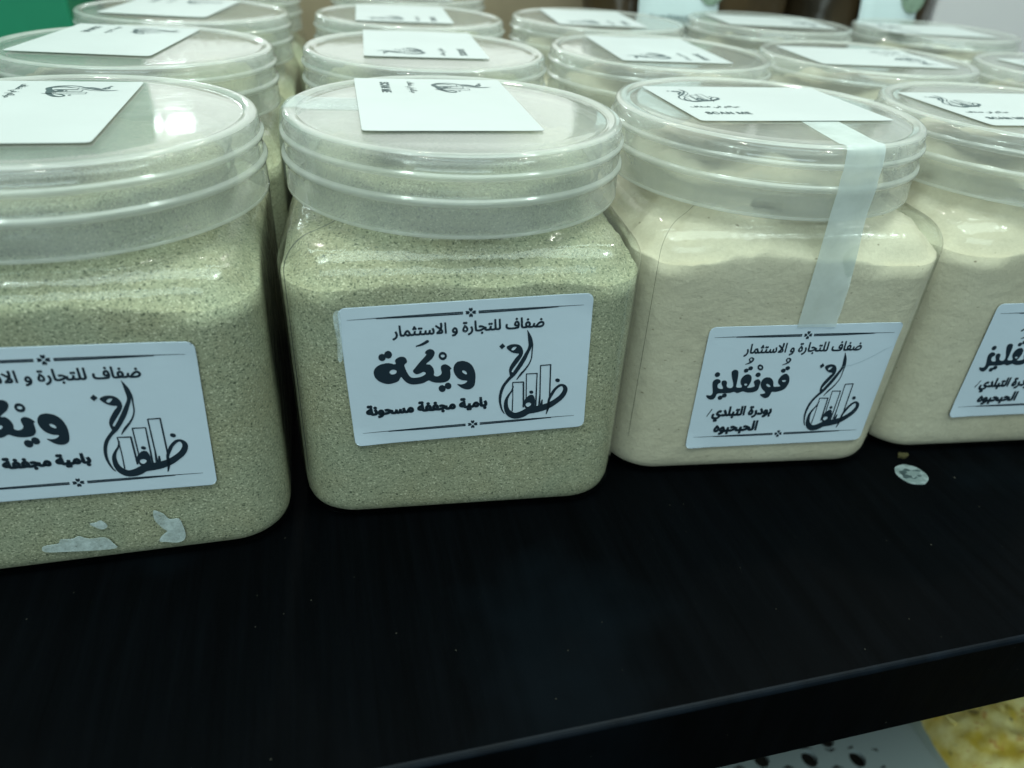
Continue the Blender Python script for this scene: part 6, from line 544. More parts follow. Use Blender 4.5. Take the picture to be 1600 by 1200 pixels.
INK_STICKER = """S-2138,1925,4 -2109,1850,21 -2082,1763,39 -2066,1684,43 -2069,1614,36 -2091,1537,33 -2138,1444,37 -2211,1307,44 -2310,1152,43 -2411,1015,39 -2515,913,32 -2609,791,32 -2664,655,30 -2688,505,27 -2676,369,21 -2639,239,16 -2595,166,10
S-2052,1726,22 -2023,1620,14 -2030,1497,13 -2038,1356,13 -2081,1234,15 -2164,1113,19 -2257,1011,23 -2337,903,8
P-2552,1597 -2510,1641 -2415,1662 -2318,1644 -2254,1598 -2218,1520 -2221,1423 -2283,1321 -2358,1220 -2417,1143 -2447,1082 -2422,1061 -2473,992 -2500,1104 -2482,1193 -2432,1279 -2357,1380 -2299,1450 -2397,1472 -2488,1522|-2454,1546 -2429,1588 -2377,1602 -2350,1591 -2375,1558 -2414,1529
F-2634,1693 -2576,1628 -2651,1569 -2702,1634
S-2410,764,13 -2440,663,17 -2509,565,23 -2552,473,33 -2563,378,41 -2547,259,51 -2483,155,67 -2368,92,76 -2219,112,84 -2090,175,80 -1940,196,84 -1772,223,80 -1623,272,72 -1496,345,64 -1371,441,60 -1302,551,51 -1298,638,43 -1353,700,29 -1432,693,31 -1519,619,31 -1566,546,33 -1615,454,30 -1640,368,26 -1647,211,26 -1684,75,10
P-2118,491 -2056,539 -1981,526 -1941,435 -1938,338 -1952,231 -2055,211 -2151,260 -2170,418|-2140,328 -2111,364 -2055,368 -2019,336 -2037,298 -2087,273 -2119,290
P-1980,597 -1984,579 -1999,567 -2020,564 -2042,571 -2059,586 -2066,605 -2061,622 -2046,634 -2025,637 -2003,631 -1987,616
P-1420,814 -1425,793 -1443,780 -1467,776 -1493,784 -1513,801 -1522,823 -1517,843 -1500,856 -1475,860 -1449,852 -1429,835
S-2426,208,12 -2415,537,10
S-2415,537,10 -2422,849,11
S-2422,849,11 -2193,839,15
S-2193,839,15 -2187,283,18
S-2130,472,12 -2136,1010,11
S-2136,1010,11 -1911,1006,11
S-1911,1006,11 -1919,277,16
S-1832,278,14 -1845,1170,11
S-1845,1170,11 -1633,1171,13
S-1633,1171,13 -1626,425,16
S-1861,281,8 -1839,580,8
S-1796,295,26 -1785,405,14
T5;-2757,-726 -2750,-703 -2718,-703 -2687,-702 -2661,-700 -2655,-699 -2650,-698 -2647,-696 -2642,-691 -2639,-686 -2637,-679 -2636,-670 -2635,-659 -2635,-646 -2635,-640 -2635,-634 -2636,-629 -2637,-623 -2639,-619 -2641,-614 -2643,-610 -2646,-607 -2648,-604 -2651,-602 -2654,-601 -2658,-600 -2662,-601 -2665,-603 -2669,-605 -2672,-609 -2674,-613 -2676,-618 -2678,-623 -2679,-628 -2679,-634 -2679,-637 -2678,-641 -2677,-644 -2675,-646 -2673,-649 -2669,-651 -2666,-652 -2661,-653 -2656,-653 -2651,-653 -2646,-652 -2641,-651 -2636,-650 -2632,-648 -2628,-647 -2627,-667 -2629,-669 -2633,-670 -2636,-672 -2639,-673 -2643,-674 -2647,-675 -2658,-675 -2667,-675 -2674,-674 -2681,-671 -2686,-668 -2691,-664 -2695,-659 -2697,-654 -2699,-647 -2700,-639 -2699,-632 -2698,-625 -2696,-617 -2694,-610 -2691,-604 -2688,-597 -2684,-592 -2679,-587 -2674,-583 -2668,-579 -2662,-578 -2656,-577 -2647,-578 -2639,-581 -2633,-587 -2627,-594 -2622,-603 -2619,-613 -2616,-624 -2615,-635 -2614,-647 -2616,-674 -2617,-681 -2619,-689 -2621,-695 -2624,-701 -2627,-707 -2631,-711 -2635,-715 -2641,-718 -2648,-720 -2678,-724 -2716,-726
T5;-2757,-726 -2797,-723 -2808,-720 -2818,-717 -2826,-713 -2834,-708 -2839,-702 -2844,-695 -2847,-687 -2849,-678 -2850,-668 -2849,-653 -2846,-638 -2843,-623 -2823,-629 -2826,-639 -2828,-651 -2829,-661 -2828,-671 -2826,-679 -2822,-685 -2816,-691 -2808,-695 -2798,-698 -2785,-701 -2769,-702 -2750,-703 -2745,-717
T5;-2661,-548 -2664,-547 -2667,-546 -2670,-543 -2672,-541 -2673,-537 -2674,-534 -2673,-530 -2672,-527 -2670,-524 -2667,-521 -2664,-520 -2661,-519 -2658,-520 -2655,-521 -2652,-524 -2650,-527 -2649,-530 -2648,-534 -2649,-537 -2650,-541 -2652,-543 -2655,-546 -2658,-547
T5;-2527,-721 -2540,-721 -2551,-719 -2559,-716 -2566,-712 -2571,-707 -2574,-700 -2577,-692 -2578,-683 -2579,-672 -2584,-516 -2563,-516 -2558,-663 -2557,-672 -2556,-679 -2555,-685 -2553,-689 -2550,-693 -2546,-695 -2541,-697 -2534,-698 -2525,-698 -2521,-698 -2519,-699 -2517,-701 -2515,-704 -2515,-706 -2514,-709 -2515,-712 -2516,-715 -2518,-718 -2521,-720 -2524,-721
T5;-2527,-721 -2525,-698 -2511,-698 -2498,-697 -2485,-696 -2474,-693 -2468,-691 -2462,-688 -2457,-685 -2452,-681 -2448,-677 -2444,-672 -2442,-667 -2440,-661 -2440,-655 -2440,-651 -2441,-646 -2442,-642 -2445,-637 -2447,-633 -2450,-630 -2454,-627 -2457,-625 -2462,-625 -2466,-625 -2469,-627 -2473,-630 -2476,-633 -2479,-637 -2482,-641 -2483,-646 -2485,-651 -2485,-656 -2484,-662 -2483,-668 -2481,-673 -2478,-677 -2474,-682 -2470,-685 -2466,-688 -2462,-691 -2458,-693 -2482,-701 -2492,-692 -2496,-687 -2499,-682 -2502,-677 -2504,-670 -2506,-663 -2506,-656 -2506,-648 -2505,-641 -2502,-635 -2500,-628 -2496,-622 -2492,-617 -2488,-613 -2483,-609 -2478,-606 -2472,-603 -2467,-602 -2461,-602 -2453,-602 -2445,-605 -2438,-609 -2433,-615 -2428,-621 -2424,-629 -2421,-637 -2419,-645 -2418,-653 -2419,-661 -2420,-669 -2422,-676 -2425,-682 -2429,-688 -2434,-693 -2439,-698 -2444,-702 -2450,-706 -2470,-715 -2483,-718 -2498,-720 -2513,-721
T5;-2399,-721 -2426,-720 -2452,-715 -2472,-708 -2454,-694 -2436,-696 -2415,-697 -2396,-698 -2393,-698 -2390,-699 -2388,-701 -2387,-704 -2386,-706 -2386,-709 -2386,-712 -2387,-715 -2389,-718 -2392,-720 -2395,-721
T5;-2463,-572 -2467,-572 -2470,-570 -2472,-568 -2474,-565 -2476,-562 -2476,-558 -2476,-555 -2474,-551 -2472,-548 -2470,-546 -2467,-544 -2463,-544 -2460,-544 -2457,-546 -2454,-548 -2452,-551 -2451,-555 -2450,-558 -2451,-562 -2452,-565 -2454,-568 -2457,-570 -2460,-572
T5;-2273,-725 -2311,-723 -2321,-722 -2329,-720 -2337,-718 -2342,-715 -2347,-712 -2351,-708 -2354,-704 -2356,-700 -2358,-695 -2352,-692 -2356,-701 -2361,-707 -2366,-712 -2371,-716 -2376,-718 -2382,-720 -2399,-721 -2396,-698 -2390,-698 -2386,-697 -2381,-695 -2378,-693 -2374,-690 -2372,-686 -2369,-681 -2367,-675 -2365,-668 -2359,-642 -2340,-647 -2343,-659 -2345,-670 -2345,-677 -2345,-681 -2344,-685 -2342,-688 -2340,-691 -2336,-694 -2332,-696 -2325,-698 -2318,-699 -2308,-700 -2269,-702 -2238,-699 -2229,-698 -2222,-695 -2215,-692 -2210,-689 -2205,-685 -2201,-681 -2198,-676 -2197,-671 -2196,-665 -2196,-661 -2197,-657 -2199,-653 -2201,-649 -2204,-645 -2208,-642 -2212,-640 -2218,-639 -2224,-638 -2232,-639 -2240,-641 -2248,-645 -2256,-650 -2264,-656 -2272,-663 -2291,-685 -2305,-704 -2328,-703 -2308,-673 -2282,-644 -2273,-636 -2263,-629 -2253,-623 -2243,-618 -2233,-616 -2222,-615 -2213,-615 -2205,-618 -2198,-621 -2191,-626 -2186,-632 -2182,-638 -2179,-646 -2177,-654 -2176,-663 -2177,-674 -2180,-684 -2185,-694 -2192,-703 -2203,-710 -2215,-717 -2231,-721 -2251,-724
T5;-2230,-585 -2233,-585 -2236,-583 -2239,-581 -2241,-578 -2242,-575 -2243,-571 -2242,-568 -2241,-564 -2239,-561 -2236,-559 -2233,-558 -2230,-557 -2226,-558 -2223,-559 -2221,-561 -2219,-564 -2217,-568 -2217,-571 -2217,-575 -2219,-578 -2221,-581 -2223,-583 -2226,-585
T5;-2087,-720 -2085,-706 -2082,-689 -2076,-670 -2057,-678 -2062,-693 -2064,-706 -2065,-718 -2065,-726 -2063,-733 -2061,-739 -2057,-744 -2053,-749 -2047,-753 -2041,-756 -2035,-758 -2028,-761 -2020,-762 -2012,-763 -2004,-763 -1994,-763 -1985,-762 -1976,-760 -1968,-758 -1960,-755 -1953,-752 -1947,-748 -1941,-744 -1937,-740 -1934,-736 -1932,-731 -1932,-726 -1932,-723 -1933,-721 -1934,-719 -1936,-717 -1939,-715 -1942,-713 -1954,-707 -1971,-702 -1966,-678 -1942,-688 -1924,-694 -1910,-697 -1901,-698 -1898,-698 -1895,-699 -1893,-701 -1892,-704 -1891,-706 -1891,-709 -1891,-712 -1892,-715 -1894,-718 -1897,-720 -1900,-721 -1903,-721 -1907,-721 -1910,-721 -1913,-721 -1912,-726 -1912,-730 -1913,-737 -1915,-744 -1919,-750 -1924,-757 -1930,-763 -1938,-768 -1947,-773 -1957,-778 -1969,-781 -1981,-784 -1995,-786 -2010,-786 -2023,-785 -2036,-783 -2048,-779 -2059,-773 -2068,-766 -2076,-757 -2082,-747 -2085,-734
T5;-1991,-840 -1995,-840 -1998,-838 -2000,-836 -2002,-833 -2004,-830 -2004,-826 -2004,-823 -2002,-819 -2000,-816 -1998,-814 -1995,-812 -1991,-812 -1988,-812 -1985,-814 -1982,-816 -1980,-819 -1979,-823 -1978,-826 -1979,-830 -1980,-833 -1982,-836 -1985,-838 -1988,-840
T5;-2027,-840 -2030,-840 -2033,-838 -2036,-836 -2038,-833 -2039,-830 -2040,-826 -2039,-823 -2038,-819 -2036,-816 -2033,-814 -2030,-812 -2027,-812 -2023,-812 -2020,-814 -2018,-816 -2016,-819 -2014,-823 -2014,-826 -2014,-830 -2016,-833 -2018,-836 -2020,-838 -2023,-840
T5;-1903,-721 -1901,-698 -1886,-698 -1870,-697 -1855,-696 -1851,-695 -1847,-695 -1844,-693 -1838,-691 -1833,-688 -1829,-684 -1826,-680 -1823,-675 -1822,-669 -1820,-663 -1820,-655 -1819,-646 -1820,-638 -1821,-630 -1822,-623 -1824,-617 -1827,-611 -1830,-607 -1834,-603 -1838,-601 -1843,-600 -1847,-601 -1850,-603 -1854,-605 -1856,-609 -1859,-613 -1861,-618 -1863,-623 -1863,-628 -1864,-634 -1864,-637 -1863,-641 -1862,-644 -1860,-646 -1857,-649 -1854,-651 -1850,-652 -1846,-653 -1841,-653 -1836,-653 -1831,-652 -1826,-651 -1821,-650 -1816,-648 -1812,-647 -1811,-667 -1814,-669 -1817,-670 -1821,-672 -1824,-673 -1828,-674 -1832,-675 -1843,-675 -1851,-675 -1859,-673 -1865,-671 -1871,-667 -1876,-663 -1879,-658 -1882,-652 -1884,-646 -1884,-639 -1884,-632 -1883,-625 -1881,-617 -1879,-610 -1876,-604 -1872,-597 -1868,-592 -1864,-587 -1859,-583 -1853,-579 -1847,-578 -1841,-577 -1832,-578 -1824,-581 -1817,-587 -1812,-594 -1807,-603 -1804,-613 -1801,-624 -1800,-635 -1799,-647 -1800,-661 -1802,-673 -1806,-684 -1811,-694 -1818,-702 -1828,-709 -1832,-711 -1837,-714 -1842,-715 -1861,-719 -1881,-721
T5;-1846,-548 -1849,-547 -1852,-546 -1855,-543 -1857,-541 -1858,-537 -1859,-534 -1858,-530 -1857,-527 -1855,-524 -1852,-521 -1849,-520 -1846,-519 -1842,-520 -1839,-521 -1837,-524 -1835,-527 -1833,-530 -1833,-534 -1833,-537 -1835,-541 -1837,-543 -1839,-546 -1842,-547
T5;-1697,-832 -1707,-789 -1713,-752 -1715,-727 -1714,-713 -1712,-701 -1709,-689 -1704,-677 -1699,-667 -1693,-658 -1686,-650 -1679,-642 -1671,-635 -1664,-630 -1656,-625 -1649,-621 -1642,-619 -1636,-617 -1631,-617 -1627,-617 -1623,-618 -1619,-620 -1616,-623 -1613,-627 -1610,-632 -1600,-659 -1597,-669 -1594,-677 -1591,-684 -1588,-689 -1584,-692 -1581,-695 -1577,-697 -1573,-698 -1569,-698 -1566,-698 -1563,-699 -1561,-701 -1560,-704 -1559,-706 -1559,-709 -1559,-712 -1560,-715 -1562,-718 -1565,-720 -1568,-721 -1572,-721 -1578,-721 -1584,-720 -1589,-717 -1593,-714 -1598,-711 -1601,-707 -1595,-701 -1598,-706 -1600,-711 -1603,-715 -1606,-718 -1610,-721 -1614,-723 -1618,-724 -1622,-725 -1626,-725 -1631,-725 -1636,-724 -1642,-722 -1647,-720 -1652,-717 -1658,-713 -1663,-709 -1667,-704 -1672,-699 -1677,-693 -1681,-686 -1684,-679 -1682,-680 -1686,-688 -1689,-696 -1691,-704 -1693,-712 -1693,-720 -1694,-727 -1692,-748 -1688,-774 -1683,-802 -1677,-827|-1624,-702 -1621,-702 -1619,-701 -1616,-700 -1615,-698 -1613,-696 -1612,-694 -1612,-691 -1612,-688 -1613,-684 -1619,-666 -1624,-652 -1626,-649 -1627,-647 -1629,-645 -1631,-643 -1633,-642 -1634,-642 -1636,-642 -1639,-643 -1642,-644 -1644,-645 -1648,-646 -1651,-648 -1660,-655 -1664,-658 -1667,-661 -1670,-665 -1669,-663 -1665,-671 -1661,-678 -1656,-685 -1650,-690 -1645,-694 -1639,-698 -1634,-700 -1629,-701
T5;-1572,-721 -1569,-698 -1545,-698 -1520,-696 -1515,-695 -1511,-693 -1507,-691 -1505,-689 -1503,-687 -1501,-685 -1501,-682 -1500,-680 -1500,-677 -1501,-673 -1502,-667 -1505,-661 -1509,-654 -1515,-646 -1523,-636 -1538,-621 -1551,-609 -1561,-600 -1563,-598 -1564,-596 -1564,-586 -1562,-579 -1561,-577 -1560,-575 -1559,-574 -1555,-570 -1551,-566 -1546,-562 -1526,-549 -1501,-535 -1471,-518 -1462,-539 -1497,-558 -1520,-571 -1537,-582 -1552,-594 -1548,-583 -1519,-610 -1498,-634 -1493,-641 -1488,-649 -1485,-656 -1483,-664 -1481,-671 -1481,-679 -1481,-683 -1481,-688 -1483,-693 -1485,-697 -1487,-702 -1491,-707 -1497,-711 -1503,-714 -1512,-717 -1522,-720 -1534,-721 -1548,-721
T5;-1389,-721 -1402,-721 -1413,-719 -1421,-716 -1428,-712 -1433,-707 -1436,-700 -1439,-692 -1440,-683 -1441,-672 -1446,-516 -1425,-516 -1420,-663 -1419,-672 -1418,-679 -1417,-685 -1415,-689 -1412,-693 -1408,-695 -1403,-697 -1396,-698 -1387,-698 -1383,-698 -1381,-699 -1379,-701 -1377,-704 -1377,-706 -1376,-709 -1377,-712 -1378,-715 -1380,-718 -1383,-720 -1386,-721
T5;-1389,-721 -1387,-698 -1379,-698 -1372,-697 -1366,-696 -1362,-694 -1358,-691 -1355,-688 -1353,-683 -1351,-677 -1349,-670 -1344,-639 -1323,-644 -1326,-655 -1328,-667 -1329,-678 -1328,-686 -1328,-688 -1326,-690 -1324,-692 -1322,-694 -1318,-695 -1313,-696 -1290,-698 -1287,-698 -1284,-699 -1282,-701 -1281,-704 -1280,-706 -1279,-709 -1280,-712 -1281,-715 -1283,-718 -1286,-720 -1289,-721 -1292,-721 -1318,-720 -1323,-718 -1328,-716 -1332,-714 -1335,-711 -1337,-708 -1339,-705 -1340,-701 -1341,-696 -1341,-692 -1334,-692 -1337,-698 -1340,-703 -1343,-707 -1346,-711 -1350,-714 -1354,-716 -1358,-718 -1363,-719 -1369,-720
T5;-1324,-775 -1327,-775 -1330,-774 -1333,-771 -1335,-768 -1336,-765 -1337,-761 -1336,-758 -1335,-754 -1333,-751 -1330,-749 -1327,-748 -1324,-747 -1321,-748 -1318,-749 -1315,-751 -1313,-754 -1312,-758 -1311,-761 -1312,-765 -1313,-768 -1315,-771 -1318,-774 -1321,-775
T5;-1359,-775 -1363,-775 -1366,-774 -1369,-771 -1371,-768 -1372,-765 -1372,-761 -1372,-758 -1371,-754 -1369,-751 -1366,-749 -1363,-748 -1359,-747 -1356,-748 -1353,-749 -1350,-751 -1348,-754 -1347,-758 -1347,-761 -1347,-765 -1348,-768 -1350,-771 -1353,-774 -1356,-775
T5;-1292,-721 -1290,-698 -1264,-696 -1238,-689 -1214,-679 -1192,-665 -1197,-660 -1202,-657 -1208,-653 -1214,-650 -1220,-648 -1227,-646 -1234,-644 -1242,-643 -1249,-643 -1257,-643 -1264,-644 -1273,-646 -1277,-624 -1263,-621 -1249,-620 -1241,-620 -1233,-621 -1225,-623 -1218,-626 -1211,-629 -1205,-632 -1188,-642 -1173,-651 -1168,-653 -1163,-654 -1157,-654 -1152,-654 -1150,-675 -1157,-675 -1164,-676 -1170,-678 -1189,-687 -1208,-698 -1229,-709 -1257,-718 -1268,-720 -1279,-721
T14;-2614,-1605 -2631,-1604 -2645,-1600 -2659,-1595 -2670,-1588 -2680,-1579 -2688,-1568 -2694,-1556 -2698,-1542 -2700,-1527 -2669,-1527 -2668,-1537 -2665,-1546 -2661,-1553 -2655,-1560 -2648,-1565 -2641,-1569 -2632,-1572 -2624,-1573 -2614,-1574 -2604,-1573 -2594,-1571 -2585,-1568 -2578,-1563 -2571,-1558 -2565,-1551 -2561,-1544 -2559,-1535 -2558,-1526 -2559,-1518 -2561,-1511 -2564,-1505 -2569,-1500 -2574,-1495 -2581,-1491 -2605,-1482 -2633,-1473 -2651,-1466 -2666,-1457 -2678,-1446 -2687,-1434 -2692,-1419 -2694,-1402 -2693,-1387 -2689,-1374 -2683,-1362 -2675,-1351 -2665,-1343 -2654,-1335 -2641,-1330 -2628,-1327 -2613,-1326 -2598,-1327 -2584,-1330 -2572,-1335 -2560,-1343 -2551,-1351 -2543,-1362 -2538,-1373 -2534,-1386 -2532,-1399 -2562,-1399 -2564,-1387 -2570,-1376 -2578,-1368 -2588,-1361 -2600,-1357 -2614,-1356 -2623,-1357 -2632,-1359 -2640,-1362 -2647,-1366 -2653,-1371 -2658,-1378 -2662,-1385 -2664,-1392 -2664,-1400 -2664,-1409 -2661,-1416 -2657,-1423 -2652,-1428 -2646,-1432 -2639,-1436 -2620,-1444 -2596,-1452 -2574,-1460 -2566,-1464 -2559,-1468 -2552,-1474 -2546,-1480 -2540,-1487 -2535,-1495 -2532,-1504 -2530,-1515 -2529,-1526 -2530,-1541 -2533,-1554 -2539,-1566 -2547,-1577 -2556,-1587 -2568,-1594 -2582,-1600 -2597,-1604
T14;-2378,-1604 -2398,-1602 -2416,-1596 -2433,-1587 -2447,-1574 -2460,-1558 -2470,-1539 -2477,-1517 -2482,-1492 -2483,-1465 -2482,-1438 -2477,-1413 -2470,-1391 -2460,-1372 -2447,-1356 -2433,-1343 -2416,-1333 -2398,-1328 -2378,-1326 -2367,-1327 -2356,-1329 -2345,-1332 -2335,-1337 -2325,-1342 -2316,-1350 -2308,-1358 -2301,-1367 -2295,-1378 -2290,-1389 -2286,-1401 -2283,-1415 -2313,-1415 -2315,-1406 -2318,-1398 -2322,-1390 -2326,-1384 -2331,-1378 -2337,-1372 -2343,-1368 -2349,-1364 -2356,-1361 -2363,-1359 -2371,-1358 -2378,-1358 -2392,-1359 -2405,-1363 -2417,-1370 -2428,-1380 -2437,-1392 -2444,-1407 -2450,-1424 -2453,-1443 -2454,-1465 -2453,-1487 -2450,-1506 -2444,-1523 -2437,-1538 -2428,-1550 -2417,-1559 -2405,-1566 -2392,-1570 -2378,-1572 -2371,-1571 -2363,-1570 -2356,-1568 -2349,-1565 -2343,-1562 -2337,-1557 -2331,-1552 -2326,-1546 -2322,-1539 -2318,-1532 -2315,-1524 -2313,-1515 -2283,-1515 -2286,-1528 -2290,-1540 -2295,-1552 -2301,-1562 -2308,-1572 -2316,-1580 -2325,-1587 -2334,-1593 -2345,-1598 -2355,-1601 -2367,-1603
T14;-2249,-1600 -2164,-1330 -2129,-1330 -2043,-1600 -2074,-1600 -2124,-1439 -2135,-1402 -2150,-1346 -2144,-1346 -2159,-1403 -2169,-1439 -2218,-1600|-2206,-1524 -2206,-1494 -2086,-1494 -2086,-1524
T14;-1998,-1600 -1998,-1330 -1963,-1330 -1867,-1503 -1858,-1520 -1847,-1543 -1835,-1571 -1839,-1572 -1841,-1542 -1841,-1516 -1842,-1496 -1842,-1330 -1812,-1330 -1812,-1600 -1847,-1600 -1933,-1446 -1944,-1424 -1958,-1397 -1976,-1360 -1971,-1359 -1969,-1396 -1969,-1426 -1968,-1445 -1968,-1600
T14;-1645,-1600 -1645,-1330 -1603,-1330 -1545,-1501 -1540,-1516 -1535,-1535 -1529,-1555 -1524,-1574 -1531,-1574 -1526,-1556 -1521,-1536 -1515,-1516 -1510,-1501 -1453,-1330 -1411,-1330 -1411,-1600 -1440,-1600 -1440,-1445 -1440,-1426 -1440,-1404 -1439,-1380 -1439,-1357 -1436,-1357 -1443,-1382 -1450,-1407 -1457,-1429 -1462,-1445 -1515,-1600 -1541,-1600 -1594,-1445 -1600,-1429 -1606,-1408 -1613,-1383 -1621,-1357 -1618,-1357 -1618,-1379 -1617,-1402 -1617,-1425 -1617,-1445 -1617,-1600
T14;-1346,-1600 -1346,-1330 -1201,-1330 -1201,-1360 -1316,-1360 -1316,-1448 -1209,-1448 -1209,-1478 -1316,-1478 -1316,-1570 -1200,-1570 -1200,-1600"""

# ------------------------------------------------------------------ the shelf
SHELF_Y = -0.14299
sh = thing('display_shelf', 'black wood grain shelf board with a thick front edge under the jars', 'shelf')
_sb = box('shelf_board', -0.9, 1.5, SHELF_Y, 0.62, -0.0327, 0.0, M_SHELF, 0.0014, sh, 4)
_sb.data.materials.append(M_EDGE)           # bluish highlight on the rounded front edge, put into its colour
for _p in _sb.data.polygons:
    if _p.normal.y < -0.15 and _p.normal.z > 0.15: _p.material_index = 1

# ------------------------------------------------------------------ jar geometry (metres)
HW, RC = 0.05, 0.016          # half width and corner radius of the square body
NA = 160
def square_pt(a, inset):
    # rounded square outline by direction
    w = HW-inset; rc = max(0.002, RC-inset*0.6)
    c, s = math.cos(a), math.sin(a)
    ax, ay = abs(c), abs(s)
    t = w/max(ax, ay); x, y = ax*t, ay*t
    k = w-rc
    if x > k and y > k:      # corner arc: intersect the ray with the circle at (k, k)
        b = -(ax*k+ay*k); q = b*b-(2*k*k-rc*rc)
        t = -b+math.sqrt(max(q, 0)); x, y = ax*t, ay*t
    return math.copysign(x, c), math.copysign(y, s)
def angles():
    # angles evenly spread along the outline, denser at the corners
    A = []
    for q in range(4):
        for i in range(NA//4):
            u = -1+2*i/(NA//4)
            A.append(math.pi/2*q+math.pi/4*(u*0.55+0.45*(math.copysign(1-(1-abs(u))**1.8, u))))
    return A
ANG = angles()
def sq_ring(z, inset): return [(*square_pt(a, inset), z) for a in ANG]
def mix_ring(z, inset, r, t):
    R = []
    for a in ANG:
        x, y = square_pt(a, inset)
        R.append((x*(1-t)+r*math.cos(a)*t, y*(1-t)+r*math.sin(a)*t, z))
    return R
def body_rings(off=0.0, neck_top=0.108, top_r=0.0425):
    R = [sq_ring(0.0004+off, 0.0080+off), sq_ring(0.0+off, 0.0046+off), sq_ring(0.0006+off, 0.0020+off), sq_ring(0.0018+off, 0.0007+off),
         sq_ring(0.004+off, 0.00015+off), sq_ring(0.008+off, off)]
    for k in range(1, 12): R.append(sq_ring(0.008+0.072*k/11, off))
    f = 0.0085
    for k in range(1, 8):
        a = math.radians(78)*k/7
        R.append(mix_ring(0.080+f*math.sin(a)-off*math.sin(a), off+f*(1-math.cos(a)), top_r-off, 0.02*k/7))
    for t, z in ((0.28, 0.0888), (0.55, 0.0893), (0.80, 0.0899), (0.95, 0.0906), (1.0, 0.0915)):
        R.append(mix_ring(z-off, off+0.009, top_r-off, t))
    return R

def make_body():
    R = body_rings()
    r0 = 0.0425
    for z0 in (0.0935, 0.0985, 0.1035):          # screw thread ridges on the neck
        for dz, dr in ((-0.0014, 0), (-0.0005, 0.0012), (0.0005, 0.0012), (0.0014, 0)):
            R.append([((r0+dr)*math.cos(a), (r0+dr)*math.sin(a), z0+dz+0.0012*(a/(2*math.pi))) for a in ANG])
    R.append([(r0*math.cos(a), r0*math.sin(a), 0.1082) for a in ANG])
    R.append([((r0-0.0012)*math.cos(a), (r0-0.0012)*math.sin(a), 0.1082) for a in ANG])
    return loft(R, True, False)
def make_powder(seed, fill, rough_amt):
    R = [sq_ring(z, i+0.0006) for z, i in ((0.0011, 0.0080), (0.0009, 0.0046), (0.0016, 0.0020), (0.003, 0.0007), (0.005, 0.00015))]
    for k in range(14): R.append(sq_ring(0.008+0.0700*k/13, 0.0006))
    for z, ins, t in ((0.0792, 0.0008, 0), (0.0800, 0.0012, 0), (0.0806, 0.0026, 0), (0.0825, 0.0040, 0.02), (0.0845, 0.0065, 0.08), (0.0865, 0.0090, 0.25), (0.0885, 0.011, 0.55), (0.0900, 0.012, 0.85)):
        R.append(mix_ring(z, ins, 0.0412, t))
    out = []
    for ring in R:
        q = []
        for x, y, z in ring:
            v = Vector((x, y, z))
            if z > 0.0775:
                nz = noise.noise(Vector((x*48+seed, y*48, 0.5)))+0.5*noise.noise(Vector((x*150+seed, y*150, 0.5)))+0.25*noise.noise(Vector((x*400, y*400+seed, 0.5)))
                c = max(0.0, (math.hypot(x, y)-0.052)/0.010)          # sinks towards the corners
                k = min(1, (z-0.0775)/0.003)
                v.z += k*(rough_amt*0.0026*nz-0.0026*min(c, 1))
            q.append(v)
        out.append(q)
    r = 0.0412
    steps = [(r, 0.0915), (r, 0.0945), (r, fill-0.002), (r-0.002, fill)]
    for k in range(1, 9): steps.append((r*(1-k/8)*0.93+0.0004, fill+0.0018*math.sin(k/8*math.pi/2)))
    for rr, z in steps:
        q = []
        for a in ANG:
            x, y = rr*math.cos(a), rr*math.sin(a)
            nz = noise.noise(Vector((x*55+seed*2, y*55, 3.3)))+0.5*noise.noise(Vector((x*140+seed, y*140, 1.3)))
            q.append(Vector((x, y, z+(0.0032*nz*rough_amt if z > 0.0945 else 0))))
        out.append(q)
    return loft(out, True, True)
def make_lid():
    P = [(0.0002, 0.1115), (0.020, 0.1115), (0.040, 0.11145), (0.0432, 0.1113), (0.0441, 0.1110), (0.0449, 0.1113), (0.0459, 0.1118), (0.0470, 0.1119),
         (0.0479, 0.1117), (0.0484, 0.1112), (0.04865, 0.1104), (0.0487, 0.1085), (0.0488, 0.1074), (0.0495, 0.1071), (0.0497, 0.1065), (0.0495, 0.1059), (0.0488, 0.1056),
         (0.0488, 0.1040), (0.0488, 0.1020), (0.0488, 0.1013), (0.0496, 0.1010), (0.0499, 0.1003), (0.0497, 0.0996), (0.0490, 0.0992), (0.0490, 0.0975),
         (0.0491, 0.0945), (0.0492, 0.0922), (0.0493, 0.0914), (0.0489, 0.0911), (0.0481, 0.0912), (0.0478, 0.0920), (0.0477, 0.0960), (0.0475, 0.1000),
         (0.0474, 0.1040), (0.0472, 0.1075), (0.0466, 0.1093), (0.0450, 0.1100), (0.040, 0.1103), (0.020, 0.1103), (0.0002, 0.1103)]
    return lathe(P, 160)

FLAT = HW-RC
def front_pt(u, z, off):
    # a point on the jar's front wall: u metres along the wall, off metres proud of it
    s = 1 if u >= 0 else -1
    a = abs(u)
    if a <= FLAT: return Vector((u, -HW-off, z))
    t = (a-FLAT)/RC
    return Vector((s*(FLAT+(RC+off)*math.sin(t)), -FLAT-(RC+off)*math.cos(t), z))

